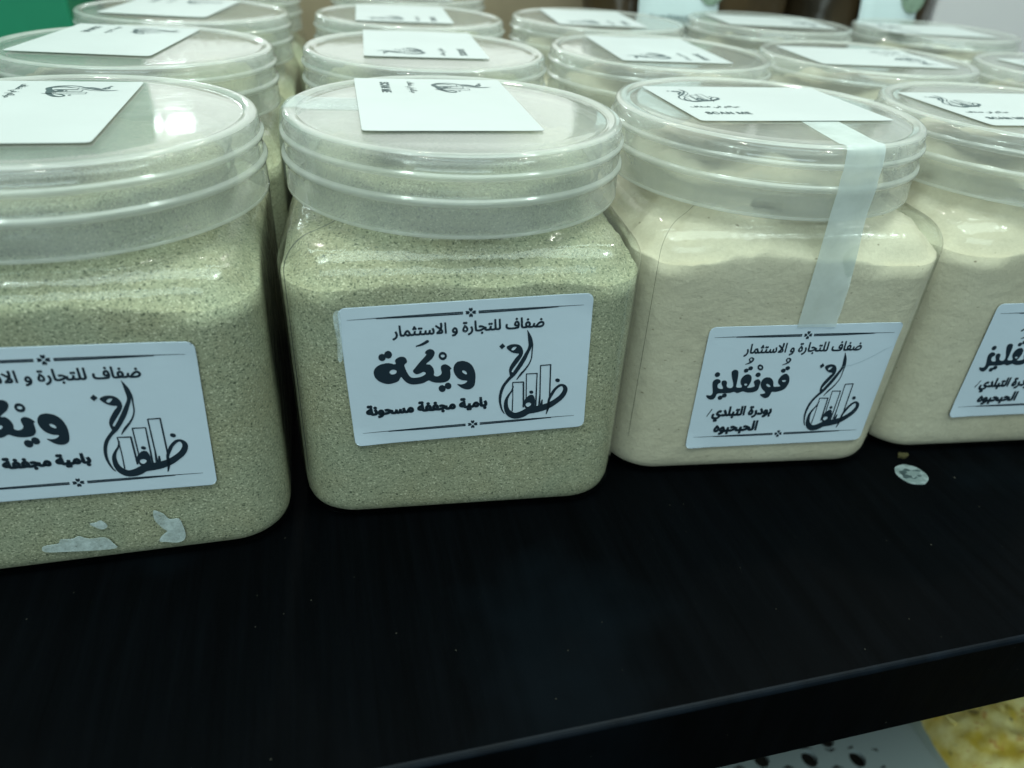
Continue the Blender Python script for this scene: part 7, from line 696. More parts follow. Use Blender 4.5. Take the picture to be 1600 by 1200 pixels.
def rounded_grid(hw, hh, r, nu=40, nv=26):
    us = sorted(set([-hw+2*hw*i/nu for i in range(nu+1)]+[s*(hw-r*k) for s in (1, -1) for k in (0.08, 0.25, 0.5, 0.75, 1)]))
    vs = sorted(set([-hh+2*hh*i/nv for i in range(nv+1)]+[s*(hh-r*k) for s in (1, -1) for k in (0.08, 0.25, 0.5, 0.75, 1)]))
    P = []
    for v in vs:
        for u in us:
            x, y = u, v
            cx, cy = math.copysign(hw-r, u), math.copysign(hh-r, v)
            if abs(u) > hw-r and abs(v) > hh-r:
                d = math.hypot(u-cx, v-cy)
                if d > r: x, y = cx+(u-cx)*r/d, cy+(v-cy)*r/d
            P.append((x, y))
    n = len(us)
    F = [(j*n+i, j*n+i+1, (j+1)*n+i+1, (j+1)*n+i) for j in range(len(vs)-1) for i in range(n-1)]
    return P, F

# ---- printed shapes: outlines and pen strokes, 1/100 mm from the label's centre
def smooth_loop(p, k=4):
    n = len(p); o = []
    for i in range(n):
        a, b, c, d = p[i-1], p[i], p[(i+1) % n], p[(i+2) % n]
        for j in range(k):
            t = j/k
            o.append(tuple(0.5*((2*b[q])+(-a[q]+c[q])*t+(2*a[q]-5*b[q]+4*c[q]-d[q])*t*t+(-a[q]+3*b[q]-3*c[q]+d[q])*t**3) for q in (0, 1)))
    return o
def ink_shapes(data):
    V2, F = [], []          # (x, y, layer)
    layer = 0
    for line in data.split('\n'):
        if not line: continue
        kind, rest = line[0], line[1:]
        layer += 1
        if kind in 'PFT':
            fat = 0
            if kind == 'T':
                fat, rest = rest.split(';'); fat = float(fat)
            loops = [[tuple(float(c) for c in q.split(',')) for q in s.split()] for s in rest.split('|') if s]
            if kind == 'P': loops = [smooth_loop(l) for l in loops]
            if not loops: continue
            base = len(V2)
            for l in loops: V2 += [(x, y, layer) for x, y in l]
            for t in tessellate_polygon([[Vector((x, y, 0)) for x, y in l] for l in loops]):
                a, b, c = (V2[base+i] for i in t)
                if (b[0]-a[0])*(c[1]-a[1])-(b[1]-a[1])*(c[0]-a[0]) < 0: t = (t[0], t[2], t[1])
                F.append(tuple(base+i for i in t))
            if fat:                             # bold lettering: a pen line along each letter's outline
                for l in loops:
                    n = len(l); base = len(V2); layer += 1
                    for i in range(n):
                        x0, y0 = l[i-1]; x1, y1 = l[(i+1) % n]; x, y = l[i]
                        d0 = math.hypot(x-x0, y-y0) or 1; d1 = math.hypot(x1-x, y1-y) or 1
                        nx, ny = -((y-y0)/d0+(y1-y)/d1), (x-x0)/d0+(x1-x)/d1
                        q = math.hypot(nx, ny); nx, ny = (nx/q, ny/q) if q > 0.3 else (0, 0)
                        V2 += [(x+nx*fat, y+ny*fat, layer), (x-nx*fat, y-ny*fat, layer)]
                    for i in range(n):
                        j = (i+1) % n; F.append((base+2*i, base+2*i+1, base+2*j+1, base+2*j))
        else:
            P = [tuple(float(c) for c in q.split(',')) for q in rest.split()]
            D = []
            for i in range(len(P)-1):           # smooth the pen path
                a = P[i-1] if i else P[i]; b, c = P[i], P[i+1]; d = P[i+2] if i+2 < len(P) else P[i+1]
                seg = math.hypot(c[0]-b[0], c[1]-b[1]); k = max(3, int(seg/60))
                for j in range(k):
                    t = j/k
                    D.append(tuple(0.5*((2*b[q])+(-a[q]+c[q])*t+(2*a[q]-5*b[q]+4*c[q]-d[q])*t*t+(-a[q]+3*b[q]-3*c[q]+d[q])*t**3) for q in (0, 1, 2)))
            D.append(P[-1])
            if len(P) == 2: D = [tuple(P[0][q]+(P[1][q]-P[0][q])*j/8 for q in (0, 1, 2)) for j in range(9)]
            Lp, Rp = [], []
            for i, (x, y, r) in enumerate(D):
                x0, y0, _ = D[max(0, i-1)]; x1, y1, _ = D[min(len(D)-1, i+1)]
                l = math.hypot(x1-x0, y1-y0) or 1
                nx, ny = -(y1-y0)/l, (x1-x0)/l
                r = max(r, 2)
                Lp.append((x+nx*r, y+ny*r)); Rp.append((x-nx*r, y-ny*r))
            base = len(V2)
            for a, b in zip(Lp, Rp): V2 += [(*a, layer), (*b, layer)]
            for i in range(len(D)-1): F.append((base+2*i, base+2*i+1, base+2*i+3, base+2*i+2))
            for end in (0, -1):                 # round ends
                x, y, r = D[end]; r = max(r, 2); b2 = len(V2); layer += 1
                V2 += [(x+r*math.cos(k*math.pi/5), y+r*math.sin(k*math.pi/5), layer) for k in range(10)]
                F.append(tuple(range(b2, b2+10)))
    return V2, F
INK = {'okra': ink_shapes(INK_OKRA), 'baobab': ink_shapes(INK_BAOBAB), 'sticker': ink_shapes(INK_STICKER)}

def front_label(parent, kind, cx, cz, rot, w, h):
    c, s = math.cos(rot), math.sin(rot)
    P, F = rounded_grid(w/2, h/2, 0.0021)
    pl = lambda x, y: (cx+x*c-y*s, cz+x*s+y*c)
    curl = lambda x, y: 0.00012+0.0004*max(0, (abs(x)/(w/2))*(abs(y)/(h/2))-0.72)*3.0*(1 if (x < 0) == (y < 0) else 0.2)
    o = link('front_label', [front_pt(*pl(x, y), curl(x, y)) for x, y in P], F, M_LABEL, parent)
    sd = o.modifiers.new('thickness', 'SOLIDIFY'); sd.thickness = 0.00009; sd.offset = -1
    V2, FI = INK[kind]
    V = []
    for x, y, k in V2:
        x, y = x*1e-5*w/0.067, y*1e-5*h/0.045
        V.append(front_pt(*pl(x, y), curl(x, y)+0.00004+k*2.5e-7))
    link('printing', V, FI, M_INK, o, False)
    return o
def sticker_mesh():
    P, F = rounded_grid(0.033, 0.024, 0.0012, 12, 10)
    a = bpy.data.meshes.new('lid_sticker'); a.from_pydata([(x, y, 0.0004*max(0, abs(x*y)/(0.033*0.024)-0.8)) for x, y in P], [], F); a.materials.append(M_STICK)
    V2, FI = INK['sticker']
    b = bpy.data.meshes.new('printing'); b.from_pydata([(x*1e-5, y*1e-5, 0.00006+k*2.5e-7) for x, y, k in V2], [], FI); b.materials.append(M_SINK)
    return a, b
STK, STKINK = sticker_mesh()
def lid_sticker(parent, x, y, rz):
    o = bpy.data.objects.new('lid_sticker', STK); COL.objects.link(o); o.parent = parent
    o.location = (x, y, 0.11022 if math.hypot(x, y) < 0.001 else 0.1103); o.rotation_euler = (0, 0, rz)
    # the sticker bridges the lid's raised rim, so it lies at rim height
    o.location.z = 0.11198
    sd = o.modifiers.new('thickness', 'SOLIDIFY'); sd.thickness = 0.00009; sd.offset = -1
    p = bpy.data.objects.new('printing', STKINK); COL.objects.link(p); p.parent = o
    return o

def mesh_of(name, vf, mat, smooth=True):
    me = bpy.data.meshes.new(name); me.from_pydata([tuple(v) for v in vf[0]], [], vf[1]); me.materials.append(mat)
    for p in me.polygons: p.use_smooth = smooth and len(p.vertices) <= 4
    return me
ME_BODY = mesh_of('body', make_body(), M_CLEAR)
ME_LID = mesh_of('lid', make_lid(), M_LID)
ME_LID.materials.append(M_RIDGE)           # the thick ridges and the lower lip are milkier
for _p in ME_LID.polygons:
    _r = math.hypot(_p.center.x, _p.center.y); _z = _p.center.z
    if (_r > 0.0490 and (0.1057 < _z < 0.1073 or 0.0993 < _z < 0.1012 or _z < 0.0924)) or (0.0449 < _r < 0.0484 and _z > 0.1112): _p.material_index = 1
ME_POW = {('okra', i): mesh_of('powder', make_powder(3.7*i+1, 0.1005, 1.0), M_OKRA) for i in range(2)}
ME_POW.update({('baobab', i): mesh_of('powder', make_powder(5.1*i+2, 0.098, 1.4), M_BAO) for i in range(2)})

JARS = 'square powder jars in rows on the shelf'
def jar(kind, var, x, y, rz, label, stick):
    t = thing('spice_jar', label, 'jar', (x, y, 0), rz, JARS)
    for nm, me in (('body', ME_BODY), ('powder', ME_POW[(kind, var)]), ('lid', ME_LID)):
        o = bpy.data.objects.new(nm, me); COL.objects.link(o); o.parent = t
        if nm == 'powder': o.location.z = 0.0
        if nm == 'lid': o.rotation_euler = (0, 0, random.uniform(0, 6.28))
    sx_, sy_, sr = stick
    lid_sticker(t, sx_, sy_, sr-rz)
    return t
D = math.radians
j1 = jar('okra', 0, -0.0813, -0.0177, -0.0057, 'jar of speckled green powder with torn white paper scraps below its front label', (-0.0095, 0.0025, D(-91)))
j2 = jar('okra', 1, 0.0219, -0.0150, -0.0885, 'jar of speckled green powder with dark seam line and whole label in view', (-0.0040, 0.0066, D(-92)))
j3 = jar('baobab', 0, 0.1244, -0.0130, -0.1179, 'jar of beige powder with a strip of frosted tape running from lid to label', (0.0005, 0.0042, D(-1)))
j4 = jar('baobab', 1, 0.2248, -0.0182, -0.1095, 'jar of beige powder behind the round paper dot, no tape on it', (-0.0020, 0.0005, D(-2)))
for _c in j1.children:          # this jar's body is a touch narrower than its lid
    if _c.name.startswith(('body', 'powder')): _c.scale.x = 0.968; _c.location.x = -0.0016
front_label(j1, 'okra', -0.0035, 0.0490, D(-2.2), 0.067, 0.0450)
front_label(j2, 'okra', 0.0003, 0.0525, D(2.6), 0.0675, 0.0446)
front_label(j3, 'baobab', 0.0066, 0.0350, D(0.8), 0.0640, 0.0467)
front_label(j4, 'baobab', 0.0062, 0.0389, D(0.5), 0.0640, 0.0457)
BACK = [
    ('okra', 1, -0.0798, 0.0886, D(-2), 'lidded powder jar standing right behind the jar with torn paper scraps', (-0.010, 0.008, D(-99))),
    ('okra', 0, 0.0286, 0.0890, D(-4), 'lidded powder jar standing right behind the jar with the dark seam line', (-0.001, 0.010, D(86))),
    ('baobab', 1, 0.1342, 0.0945, D(-6), 'lidded powder jar standing right behind the jar sealed with frosted tape', (-0.002, 0.002, D(85))),
    ('baobab', 0, 0.2365, 0.0875, D(-6), 'second row lidded jar right behind the beige jar that stands by the paper dot', (-0.003, -0.003, D(174))),
    ('baobab', 1, 0.3390, 0.0600, D(-8), 'second row jar cut off by the right photo edge, only its lid corner seen', (0.002, 0.0, D(-4))),
    ('okra', 0, -0.0745, 0.1915, D(-2), 'third row lidded jar in front of the green box, behind two jars', (-0.006, 0.006, D(-100))),
    ('okra', 1, 0.0355, 0.1920, D(-3), 'third row lidded jar two places behind the jar with the dark seam line', (-0.004, 0.004, D(86))),
    ('baobab', 0, 0.1421, 0.1985, D(-5), 'third row lidded jar two places behind the jar sealed with frosted tape', (-0.004, 0.002, D(84))),
    ('baobab', 1, 0.2560, 0.2080, D(-6), 'third row lidded jar standing before the brown pouch nearer the middle', (0.0, 0.0, D(172))),
    ('baobab', 0, 0.3640, 0.1930, D(-6), 'third row lidded jar in front of the tall white box', (-0.010, -0.006, D(-8))),
    ('okra', 1, -0.0690, 0.2960, D(-1), 'fourth row jar farthest back beside the green box', (0.0, 0.0, D(-90))),
    ('okra', 0, 0.0480, 0.2980, D(-3), 'fourth row jar farthest back, beside the brown pouches', (0.0, 0.0, D(88)))]
for a in BACK: jar(*a)

# ---- small things stuck to the front jars
def patch(name, parent, pts, off, mat):
    n = len(pts); P = smooth_loop(pts, 3)
    V = [front_pt(u, z, off) for u, z in P]
    o = link(name, V, [tuple(range(len(V)))], mat, parent, False)
    if V[0].y: pass
    sd = o.modifiers.new('thickness', 'SOLIDIFY'); sd.thickness = 0.00012; sd.offset = -1
    return o
for pts in ([(-0.0176, 0.0084), (-0.0174, 0.0105), (-0.0138, 0.0108), (-0.0128, 0.0122), (-0.0100, 0.0119), (-0.0083, 0.0126), (-0.0060, 0.0112), (-0.0021, 0.0110), (-0.0006, 0.0085), (-0.0003, 0.0066), (-0.006, 0.0068), (-0.012, 0.0075)],
            [(0.0116, 0.0186), (0.0138, 0.0171), (0.0150, 0.0149), (0.0174, 0.0146), (0.0180, 0.0110), (0.0180, 0.0083), (0.0171, 0.0064), (0.0150, 0.0059), (0.0128, 0.0066), (0.0110, 0.0071), (0.0117, 0.0088), (0.0136, 0.0106), (0.0128, 0.0117), (0.0113, 0.0150)],
            [(-0.0047, 0.0165), (-0.0030, 0.0168), (-0.0017, 0.0172), (-0.0006, 0.0153), (-0.0013, 0.0143), (-0.0024, 0.0142), (-0.0036, 0.0152)]):
    patch('paper_scrap', j1, pts, 0.00016, M_SCRAP)

M_FILM = Mat('clear_film_edge')
_t = M_FILM.n('ShaderNodeBsdfTransparent'); _d = M_FILM.n('ShaderNodeBsdfDiffuse'); _d.inputs[0].default_value = (0.7, 0.8, 0.8, 1)
M_FILM.l(M_FILM.mixsh(M_FILM.ramp(M_FILM.noise(300, 4, 0.7), 0.35, 0.65, 0.05, 0.45), _t.outputs[0], _d.outputs[0]), M_FILM.out.inputs[0])
patch('tape_scrap', j2, [(-0.0355, 0.0712), (-0.0340, 0.0728), (-0.0336, 0.0700), (-0.0338, 0.0640), (-0.0340, 0.0582), (-0.0352, 0.0580), (-0.0350, 0.0640)], 0.0003, M_FILM.m)
def ribbon(name, parent, path, width_dir, mat, n_w=6, width=0.0125):
    V, F = [], []
    m_ = n_w+1
    for P, wd in path:
        for k in range(m_):
            V.append(P+wd*(k/n_w-0.5)*width)
    for i in range(len(path)-1):
        for k in range(n_w):
            F.append((i*m_+k, i*m_+k+1, (i+1)*m_+k+1, (i+1)*m_+k))
    return link(name, V, F, mat, parent)
# jar 3: tape from the label's top edge up the wall, over the lid rim and across the lid
def tape_over_lid():
    u0 = 0.0087; X = Vector((1, 0, 0)); n_w = 8; wdt = 0.0128
    rows = []
    def yl(x, r): return -math.sqrt(r*r-x*x)
    for z in (0.0575, 0.060, 0.063, 0.066, 0.069, 0.0715):
        rows.append([Vector((u0+wdt*(k/n_w-0.5), -HW-0.00025, z)) for k in range(n_w+1)])
    for z, r in ((0.0735, 0.0503), (0.080, 0.0502), (0.086, 0.0500), (0.0905, 0.04985), (0.0935, 0.04975), (0.098, 0.04985), (0.1005, 0.0500), (0.1035, 0.0497), (0.1065, 0.0497), (0.1095, 0.0492), (0.1110, 0.0488)):
        f = min(1, (z-0.0715)/0.02)
        row = []
        for k in range(n_w+1):
            x = u0+wdt*(k/n_w-0.5)
            row.append(Vector((x, (1-f)*(-HW-0.00025)+f*yl(x, r), z)))
        rows.append(row)
    for d, z in ((0.0476, 0.1121), (0.0464, 0.11205), (0.0440, 0.1117), (0.040, 0.11165), (0.036, 0.11165), (0.030, 0.11165), (0.024, 0.11165), (0.016, 0.11165)):
        row = []
        for k in range(n_w+1):
            x = u0+wdt*(k/n_w-0.5)+ (0.0476-d)*0.03
            row.append(Vector((x, yl(x, 0.0476)+(0.0476-d), z)))
        rows.append(row)
    V = [v+Vector((v.x, v.y, 0)).normalized()*0.00022*(0.6+noise.noise(v*260)) for r in rows for v in r]; m_ = n_w+1
    F = [(i*m_+k, i*m_+k+1, (i+1)*m_+k+1, (i+1)*m_+k) for i in range(len(rows)-1) for k in range(n_w)]
    return link('tape_strip', V, F, M_TAPE, j3)
tape_over_lid()
# jar 2: tape over the lid's side edge, beneath its sticker
def tape_side():
    wdt = 0.0150; yc = 0.0035; n_w = 8; rows = []
    def xl(y, r): return -math.sqrt(r*r-y*y)
    for d in (0.026, 0.022, 0.018, 0.012, 0.006, 0.003, 0.001):
        rows.append([Vector((xl(yc+wdt*(k/n_w-0.5), 0.0478)+d, yc+wdt*(k/n_w-0.5), 0.1121 if d < 0.005 else 0.11165)) for k in range(n_w+1)])
    for z, r in ((0.1118, 0.0483), (0.1108, 0.0490), (0.107, 0.0497), (0.101, 0.0499), (0.095, 0.0496), (0.0915, 0.0496)):
        rows.append([Vector((xl(yc+wdt*(k/n_w-0.5), r), yc+wdt*(k/n_w-0.5), z)) for k in range(n_w+1)])
    V = [v+Vector((v.x, v.y, 0)).normalized()*0.00022*(0.6+noise.noise(v*260)) for r in rows for v in r]; m_ = n_w+1
    F = [(i*m_+k, i*m_+k+1, (i+1)*m_+k+1, (i+1)*m_+k) for i in range(len(rows)-1) for k in range(n_w)]
    return link('tape_strip', V, F, M_TAPE_THIN, j2)
tape_side()

# mould seam, a thin dark line up the front corner
def seam(parent, ang, mat, wid):
    R = body_rings(-0.00012)
    i = min(range(NA), key=lambda k: abs(((ANG[k]-ang+math.pi) % (2*math.pi))-math.pi))
    pts = [Vector(r[i]) for r in R[6:-1]]
    V, F = [], []
    for k, p in enumerate(pts):
        t = Vector((-math.sin(ang), math.cos(ang), 0))
        wk = wid*(0.6+0.6*abs(noise.noise(Vector((k*0.7, 0, 0)))))
        V += [p-t*wk, p+t*wk]
    F = [(2*k, 2*k+1, 2*k+3, 2*k+2) for k in range(len(pts)-1)]
    return link('mould_seam', V, F, mat, parent)
def crease(parent, cx, cz, pts):
    V = []
    for i, (u, z) in enumerate(pts):
        V += [front_pt(u, z+0.00006, 0.00024), front_pt(u, z-0.00006, 0.00024)]
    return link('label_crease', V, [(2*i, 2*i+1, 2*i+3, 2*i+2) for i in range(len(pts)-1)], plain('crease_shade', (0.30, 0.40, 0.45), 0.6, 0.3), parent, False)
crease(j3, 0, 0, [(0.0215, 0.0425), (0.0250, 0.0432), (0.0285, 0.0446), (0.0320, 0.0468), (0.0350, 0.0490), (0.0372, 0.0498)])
seam(j2, math.radians(222), M_SEAM, 0.00022)
seam(j3, math.radians(226), M_SEAM, 0.00007)

# ------------------------------------------------------------------ bits lying on the shelf
M_DOT = Mat('torn_dot_paper'); _f = M_DOT.noise(330, 4, 0.65)
M_DOT.pbr(M_DOT.mix(M_DOT.ramp(_f, 0.48, 0.56), (0.13, 0.17, 0.17), (0.20, 0.245, 0.25)), 0.7, 0.2)
def disc(name, c, r, z, mat, seed, jitter, label, cat, sq=1.0):
    P = []
    n = 40
    for k in range(n):
        a = 2*math.pi*k/n
        q = r*(1+jitter*noise.noise(Vector((math.cos(a)*2+seed, math.sin(a)*2, 0))))
        P.append(Vector((c[0]+q*math.cos(a), c[1]+q*sq*math.sin(a), z)))
    V = P+[Vector((p.x, p.y, 0.00002)) for p in P]
    F = [tuple(range(n))]+[(k, n+k, n+(k+1) % n, (k+1) % n) for k in range(n)]
    o = link(name, V, F, mat, None, False)
    return o
dot = tag(disc('paper_dot', (0.1766, -0.0755), 0.0055, 0.00025, M_DOT.m, 1, 0.06, '', ''), 'round white paper dot with a torn grey centre stuck on the black shelf', 'sticker')
M_TORN = plain('torn_layer', (0.035, 0.055, 0.058), 0.8, 0.2, 0.5, 500)
V = []
for k in range(30):
    a = 2*math.pi*k/30; q = 0.0034*(1+0.75*noise.noise(Vector((math.cos(a)*1.6+4, math.sin(a)*1.6, 0))))
    V.append((0.1764+q*1.1*math.cos(a)*0.9, -0.0752+q*0.8*math.sin(a), 0.0003))
V2_ = []
for k in range(30):
    a = 2*math.pi*k/30; q = 0.0021*(1+0.8*noise.noise(Vector((math.cos(a)*1.9+9, math.sin(a)*1.9, 0))))
    V2_.append((0.1775+q*1.2*math.cos(a), -0.0754+q*0.8*math.sin(a), 0.00033))
ty = link('torn_layer', V, [tuple(range(30))], M_TORN, dot, False)
ty = link('torn_layer', V2_, [tuple(range(30))], M_DOT.m, dot, False)
tag(disc('food_crumb', (0.1807, -0.0656), 0.0021, 0.0009, plain('crumb', (0.045, 0.04, 0.015), 0.8, 0.2, 0.3, 900), 5, 0.5, '', '', 0.6), 'tiny olive brown crumb lying on the shelf between the dot and a jar', 'crumb')

# ------------------------------------------------------------------ goods behind the jars
M_BROWN = Mat('dark_brown_film')
_g = M_BROWN.noise(14, 4, 0.6, stretch=(1.5, 1, 0.5))
M_BROWN.pbr(M_BROWN.mix(M_BROWN.ramp(_g, 0.35, 0.7), (0.018, 0.013, 0.007), (0.075, 0.045, 0.018)), 0.35, 0.5, M_BROWN.bump(M_BROWN.noise(40, 3, 0.6), 0.004, 0.6))
M_PLABEL = paper_mat('pouch_label_paper', (0.66, 0.76, 0.77))
M_EMB = plain('emblem_print', (0.20, 0.27, 0.20), 0.6, 0.3, 0.7, 160)
M_GREY = plain('soft_print', (0.20, 0.26, 0.27), 0.6, 0.3, 0.3, 300)
def pouch(x0, x1, y, lx0, lx1, ex, label):
    t = thing('food_pouch', label, 'pouch', ((x0+x1)/2, y, 0), 0, 'brown pouches behind the jars')
    w = (x1-x0)/2; rows = []
    for k in range(19):
        z = 0.24*k/18; f = k/18
        dpt = 0.036*(1-f**2.2)+0.002
        ring = []
        for i in range(48):
            a = 2*math.pi*i/48; c, s = math.cos(a), math.sin(a)
            x = math.copysign(abs(c)**0.35, c)*w*(1-0.02*math.sin(f*9))
            yy = math.copysign(abs(s)**0.7, s)*dpt*(1+0.25*noise.noise(Vector((c*2, s*2, z*25+x0*9))))
            ring.append((x, yy+0.036, z+0.0))
        rows.append(ring)
    V, F = loft(rows)
    link('pouch_film', V, F, M_BROWN.m, t)
    cx = (x0+x1)/2
    hw = (lx1-lx0)/2
    def yf(z): f = z/0.24; return 0.036-(0.036*(1-f**2.2)+0.002)*1.18-0.0018
    zs = [0.098+0.10*k/10 for k in range(11)]
    V = []
    for z in zs:
        for q in range(5):
            V.append(((lx0+lx1)/2-cx+hw*(q/2-1), yf(z), z))
    F = [(5*j+i, 5*j+i+1, 5*j+i+6, 5*j+i+5) for j in range(10) for i in range(4)]
    lab = link('pouch_label', V, F, M_PLABEL, t)
    sd = lab.modifiers.new('thickness', 'SOLIDIFY'); sd.thickness = 0.0003; sd.offset = -1
    V, F = [], []
    for i in range(14):         # line of small print, too blurred to read
        a = (lx0+lx1)/2-cx-hw*0.72+i*hw*0.092; b = a+hw*random.uniform(0.05, 0.085); zz = 0.1045; q = random.uniform(0.0016, 0.0030)
        n0 = len(V); V += [(a, yf(zz)-0.0004, zz), (b, yf(zz)-0.0004, zz), (b, yf(zz+q)-0.0004, zz+q), (a, yf(zz+q)-0.0004, zz+q)]
        F.append((n0, n0+1, n0+2, n0+3))
    link('printing', V, F, M_GREY, lab, False)
    V = []
    for i in range(28):
        a = 2*math.pi*i/28; zz = 0.126+0.013*math.sin(a)
        V.append((ex-cx+0.0105*math.cos(a), yf(zz)-0.0005, zz))
    link('emblem', V, [tuple(range(28))], M_EMB, lab, False)
    return t
pouch(0.176, 0.322, 0.275, 0.197, 0.255, 0.249, 'dark brown pouch with white label, the one farther from the white box')
pouch(0.326, 0.440, 0.268, 0.362, 0.409, 0.404, 'dark brown pouch with a white label and dark emblem, right beside the white box')
wb = box('white_box', 0.447, 0.95, 0.290, 0.56, 0.0, 0.34, plain('pale_carton', (0.76, 0.71, 0.71), 0.7, 0.3, 0.04, 9), 0.003)
tag(wb, 'tall pale pinkish white box at the back beside a brown pouch', 'box')
gb = box('green_box', -0.60, -0.1535, 0.30, 0.50, 0.0, 0.30, plain('green_card', (0.012, 0.24, 0.12), 0.6, 0.4, 0.25, 14), 0.002)
tag(gb, 'plain green box standing at the back beside the farthest jars', 'box')

cb = box('gap_backdrop', -0.15, 0.330, 0.366, 0.46, 0.0, 0.150, plain('backdrop_brown', (0.33, 0.26, 0.17), 0.75, 0.2, 0.2, 18), 0.002)  # added block that hides the bright world between the back jars
tag(cb, 'brown carton added to fill the bright gap behind the farthest jars', 'backdrop')

# ------------------------------------------------------------------ below the shelf: perforated tray and a bag of yellow chips
TZ = -0.2
tr_ = thing('perforated_tray', 'pale perforated tray with rows of oval holes on the lower level', 'tray', (0, 0, 0))
M_TRAY = plain('tray_plastic', (0.25, 0.30, 0.30), 0.45, 0.4, 0.05, 20)
def holes_plate():
    bm = bmesh.new(); cx0, px_, py_ = 0.2018, 0.0251, 0.0200
    ux, uy = Vector((0.0251, -0.0054)).normalized(), None
    th = math.atan2(-0.0054, 0.0251)
    c, s = math.cos(th), math.sin(th)
    P = 0.02567; Q = 0.0105
    for j in range(-4, 12):
        for i in range(-8, 14):
            ox = (i+(0.5 if j % 2 else 0))*P; oy = j*Q*1.0
            solid = i > (1 if j % 2 == 0 else 0)
            cx, cy = ox, oy
            # one cell: a hexagon-free brick of size P x Q with an oval hole in it
            n = 24; rim, hole, low = [], [], []
            for k in range(n):
                a = 2*math.pi*k/n
                ax, ay = math.cos(a), math.sin(a)
                t = min((P/2)/max(abs(ax), 1e-6), (Q/2)/max(abs(ay), 1e-6))
                rim.append((cx+ax*t, cy+ay*t)); hole.append((cx+0.0042*ax, cy+0.0046*ay))
            mk = lambda L, z: [bm.verts.new((0.2018+x*c-y*s, -0.0697+x*s+y*c, z)) for x, y in L]
            if solid:
                bm.faces.new(mk([(cx-P/2, cy-Q/2), (cx+P/2, cy-Q/2), (cx+P/2, cy+Q/2), (cx-P/2, cy+Q/2)], TZ)); continue
            R, H, H2 = mk(rim, TZ), mk(hole, TZ), mk(hole, TZ-0.003)
            for k in range(n):
                q = (k+1) % n
                bm.faces.new((R[k], R[q], H[q], H[k])); bm.faces.new((H[k], H[q], H2[q], H2[k]))
    bmesh.ops.remove_doubles(bm, verts=bm.verts, dist=1e-6)
    me = bpy.data.meshes.new('tray_plate'); bm.to_mesh(me); bm.free(); me.materials.append(M_TRAY)
    o = bpy.data.objects.new('tray_plate', me); COL.objects.link(o); o.parent = tr_
holes_plate()
fl = box('lower_shelf', -0.9, 1.5, -0.5, 0.62, -0.26, -0.23, plain('dark_board', (0.02, 0.018, 0.014), 0.6, 0.3, 0.3, 20), 0.002)
tag(fl, 'dark lower shelf board beneath the perforated tray', 'shelf')

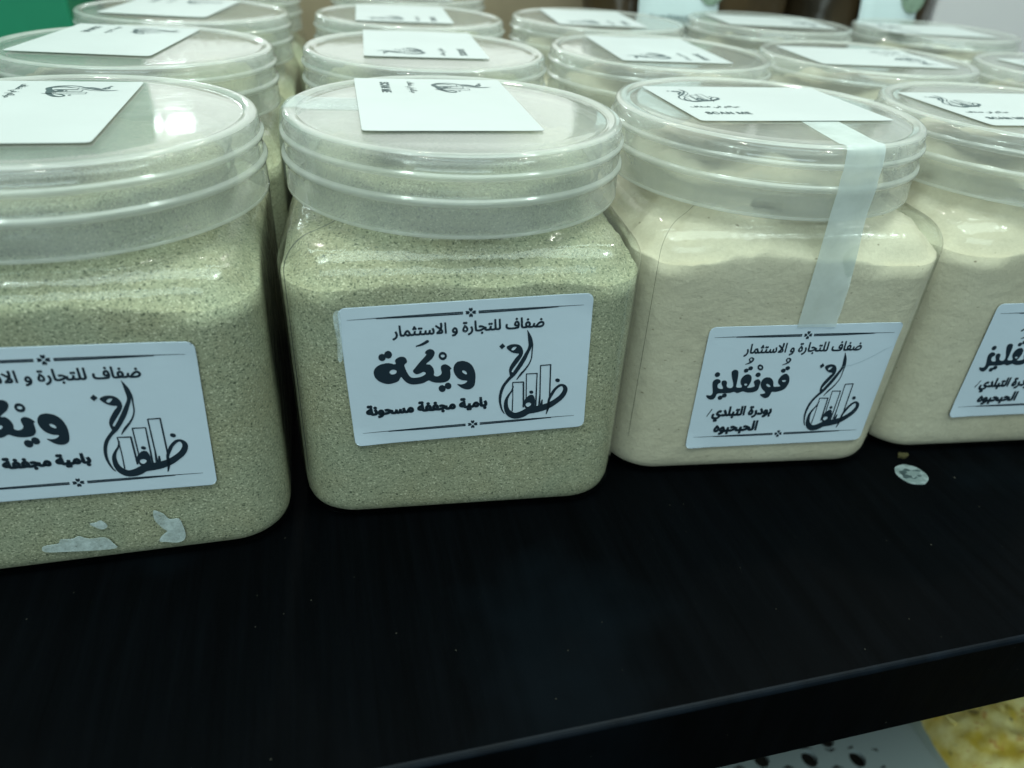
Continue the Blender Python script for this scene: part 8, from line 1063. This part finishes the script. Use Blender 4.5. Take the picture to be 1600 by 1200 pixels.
def chip_mat():
    M = Mat('yellow_chips'); f = M.noise(70, 4, 0.6); g = M.noise(160, 4, 0.7)
    oi = M.n('ShaderNodeObjectInfo')
    c = M.mix(M.ramp(f, 0.35, 0.65), (0.60, 0.42, 0.05), (0.85, 0.74, 0.34))
    c = M.mix(M.ramp(g, 0.60, 0.68, 0, 0.85), c, (0.50, 0.17, 0.02))
    c = M.mix(M.ramp(M.noise(110, 3, 0.6), 0.62, 0.70, 0, 0.8), c, (0.10, 0.08, 0.05))
    M.pbr(c, 0.5, 0.4, M.bump(g, 0.001, 0.5)); return M.m
M_CHIP = chip_mat()
bag = thing('snack_bag', 'clear bag of curled yellow chips lying on the perforated tray', 'bag', (0.335, -0.092, TZ))
def chips(n):
    V, F = [], []
    for q in range(n):
        while True:
            x, y = random.uniform(-0.06, 0.10), random.uniform(-0.07, 0.06)
            if (x/0.066)**2+(y/0.075)**2 < 1 or x > 0: break
        h = 0.030*max(0.05, 1-(min(x, 0)/0.066)**2-(y/0.085)**2)
        z = random.uniform(0.3, 1.0)*h+0.003
        r = random.uniform(0.010, 0.019); rot = Matrix.Rotation(random.uniform(0, 6.28), 3, 'Z') @ Matrix.Rotation(random.uniform(-0.7, 0.7), 3, 'X') @ Matrix.Rotation(random.uniform(-0.7, 0.7), 3, 'Y')
        cu = random.uniform(-12, 22); base = len(V); nr, na = 4, 18
        V.append(Vector((x, y, z)))
        for k in range(1, nr+1):
            for i in range(na):
                a = 2*math.pi*i/na; rr = r*k/nr*(1+0.45*noise.noise(Vector((math.cos(a)*1.5+q, math.sin(a)*1.5, 0))))
                p = Vector((rr*math.cos(a), rr*0.8*math.sin(a), 0)); p.z = cu*p.x*p.x+0.0035*noise.noise(Vector((p.x*150+q, p.y*150, 0)))
                V.append(rot @ p+Vector((x, y, z)))
        for i in range(na): F.append((base, base+1+i, base+1+(i+1) % na))
        for k in range(nr-1):
            for i in range(na):
                a0 = base+1+k*na; F.append((a0+i, a0+na+i, a0+na+(i+1) % na, a0+(i+1) % na))
    o = link('chips', V, F, M_CHIP, bag)
    sd = o.modifiers.new('thickness', 'SOLIDIFY'); sd.thickness = 0.0012
    o['kind'] = 'stuff'
chips(46)
def bag_film():
    V, F = [], []
    n = 26
    for j in range(n+1):
        for i in range(n+1):
            x = -0.068+0.17*i/n; y = -0.08+0.15*j/n
            e = max(0, 1-(max(0, -x)/0.066)**2-(y/0.085)**2)
            z = 0.040*e**0.6+0.001+0.006*e*noise.noise(Vector((x*70, y*70, 2)))
            V.append((x, y, max(0.0008, z)))
    F = [(j*(n+1)+i, j*(n+1)+i+1, (j+1)*(n+1)+i+1, (j+1)*(n+1)+i) for j in range(n) for i in range(n)]
    link('bag_film', V, F, M_CLEAR, bag)
    V = []
    n2 = 90
    for j in range(n2+1):
        for i in range(n2+1):
            x = -0.066+0.166*i/n2; y = -0.078+0.146*j/n2
            e = max(0, 1-(max(0, -x)/0.064)**2-(y/0.083)**2)
            z = 0.026*e**0.6-0.002+0.010*e*(0.5-abs(noise.noise(Vector((x*60, y*60, 5)))))+0.004*noise.noise(Vector((x*160, y*160, 1)))*e
            V.append((x, y, z))
    F = [(j*(n2+1)+i, j*(n2+1)+i+1, (j+1)*(n2+1)+i+1, (j+1)*(n2+1)+i) for j in range(n2) for i in range(n2)]
    o = link('flakes', V, F, M_CHIP, bag); o['kind'] = 'stuff'
bag_film()
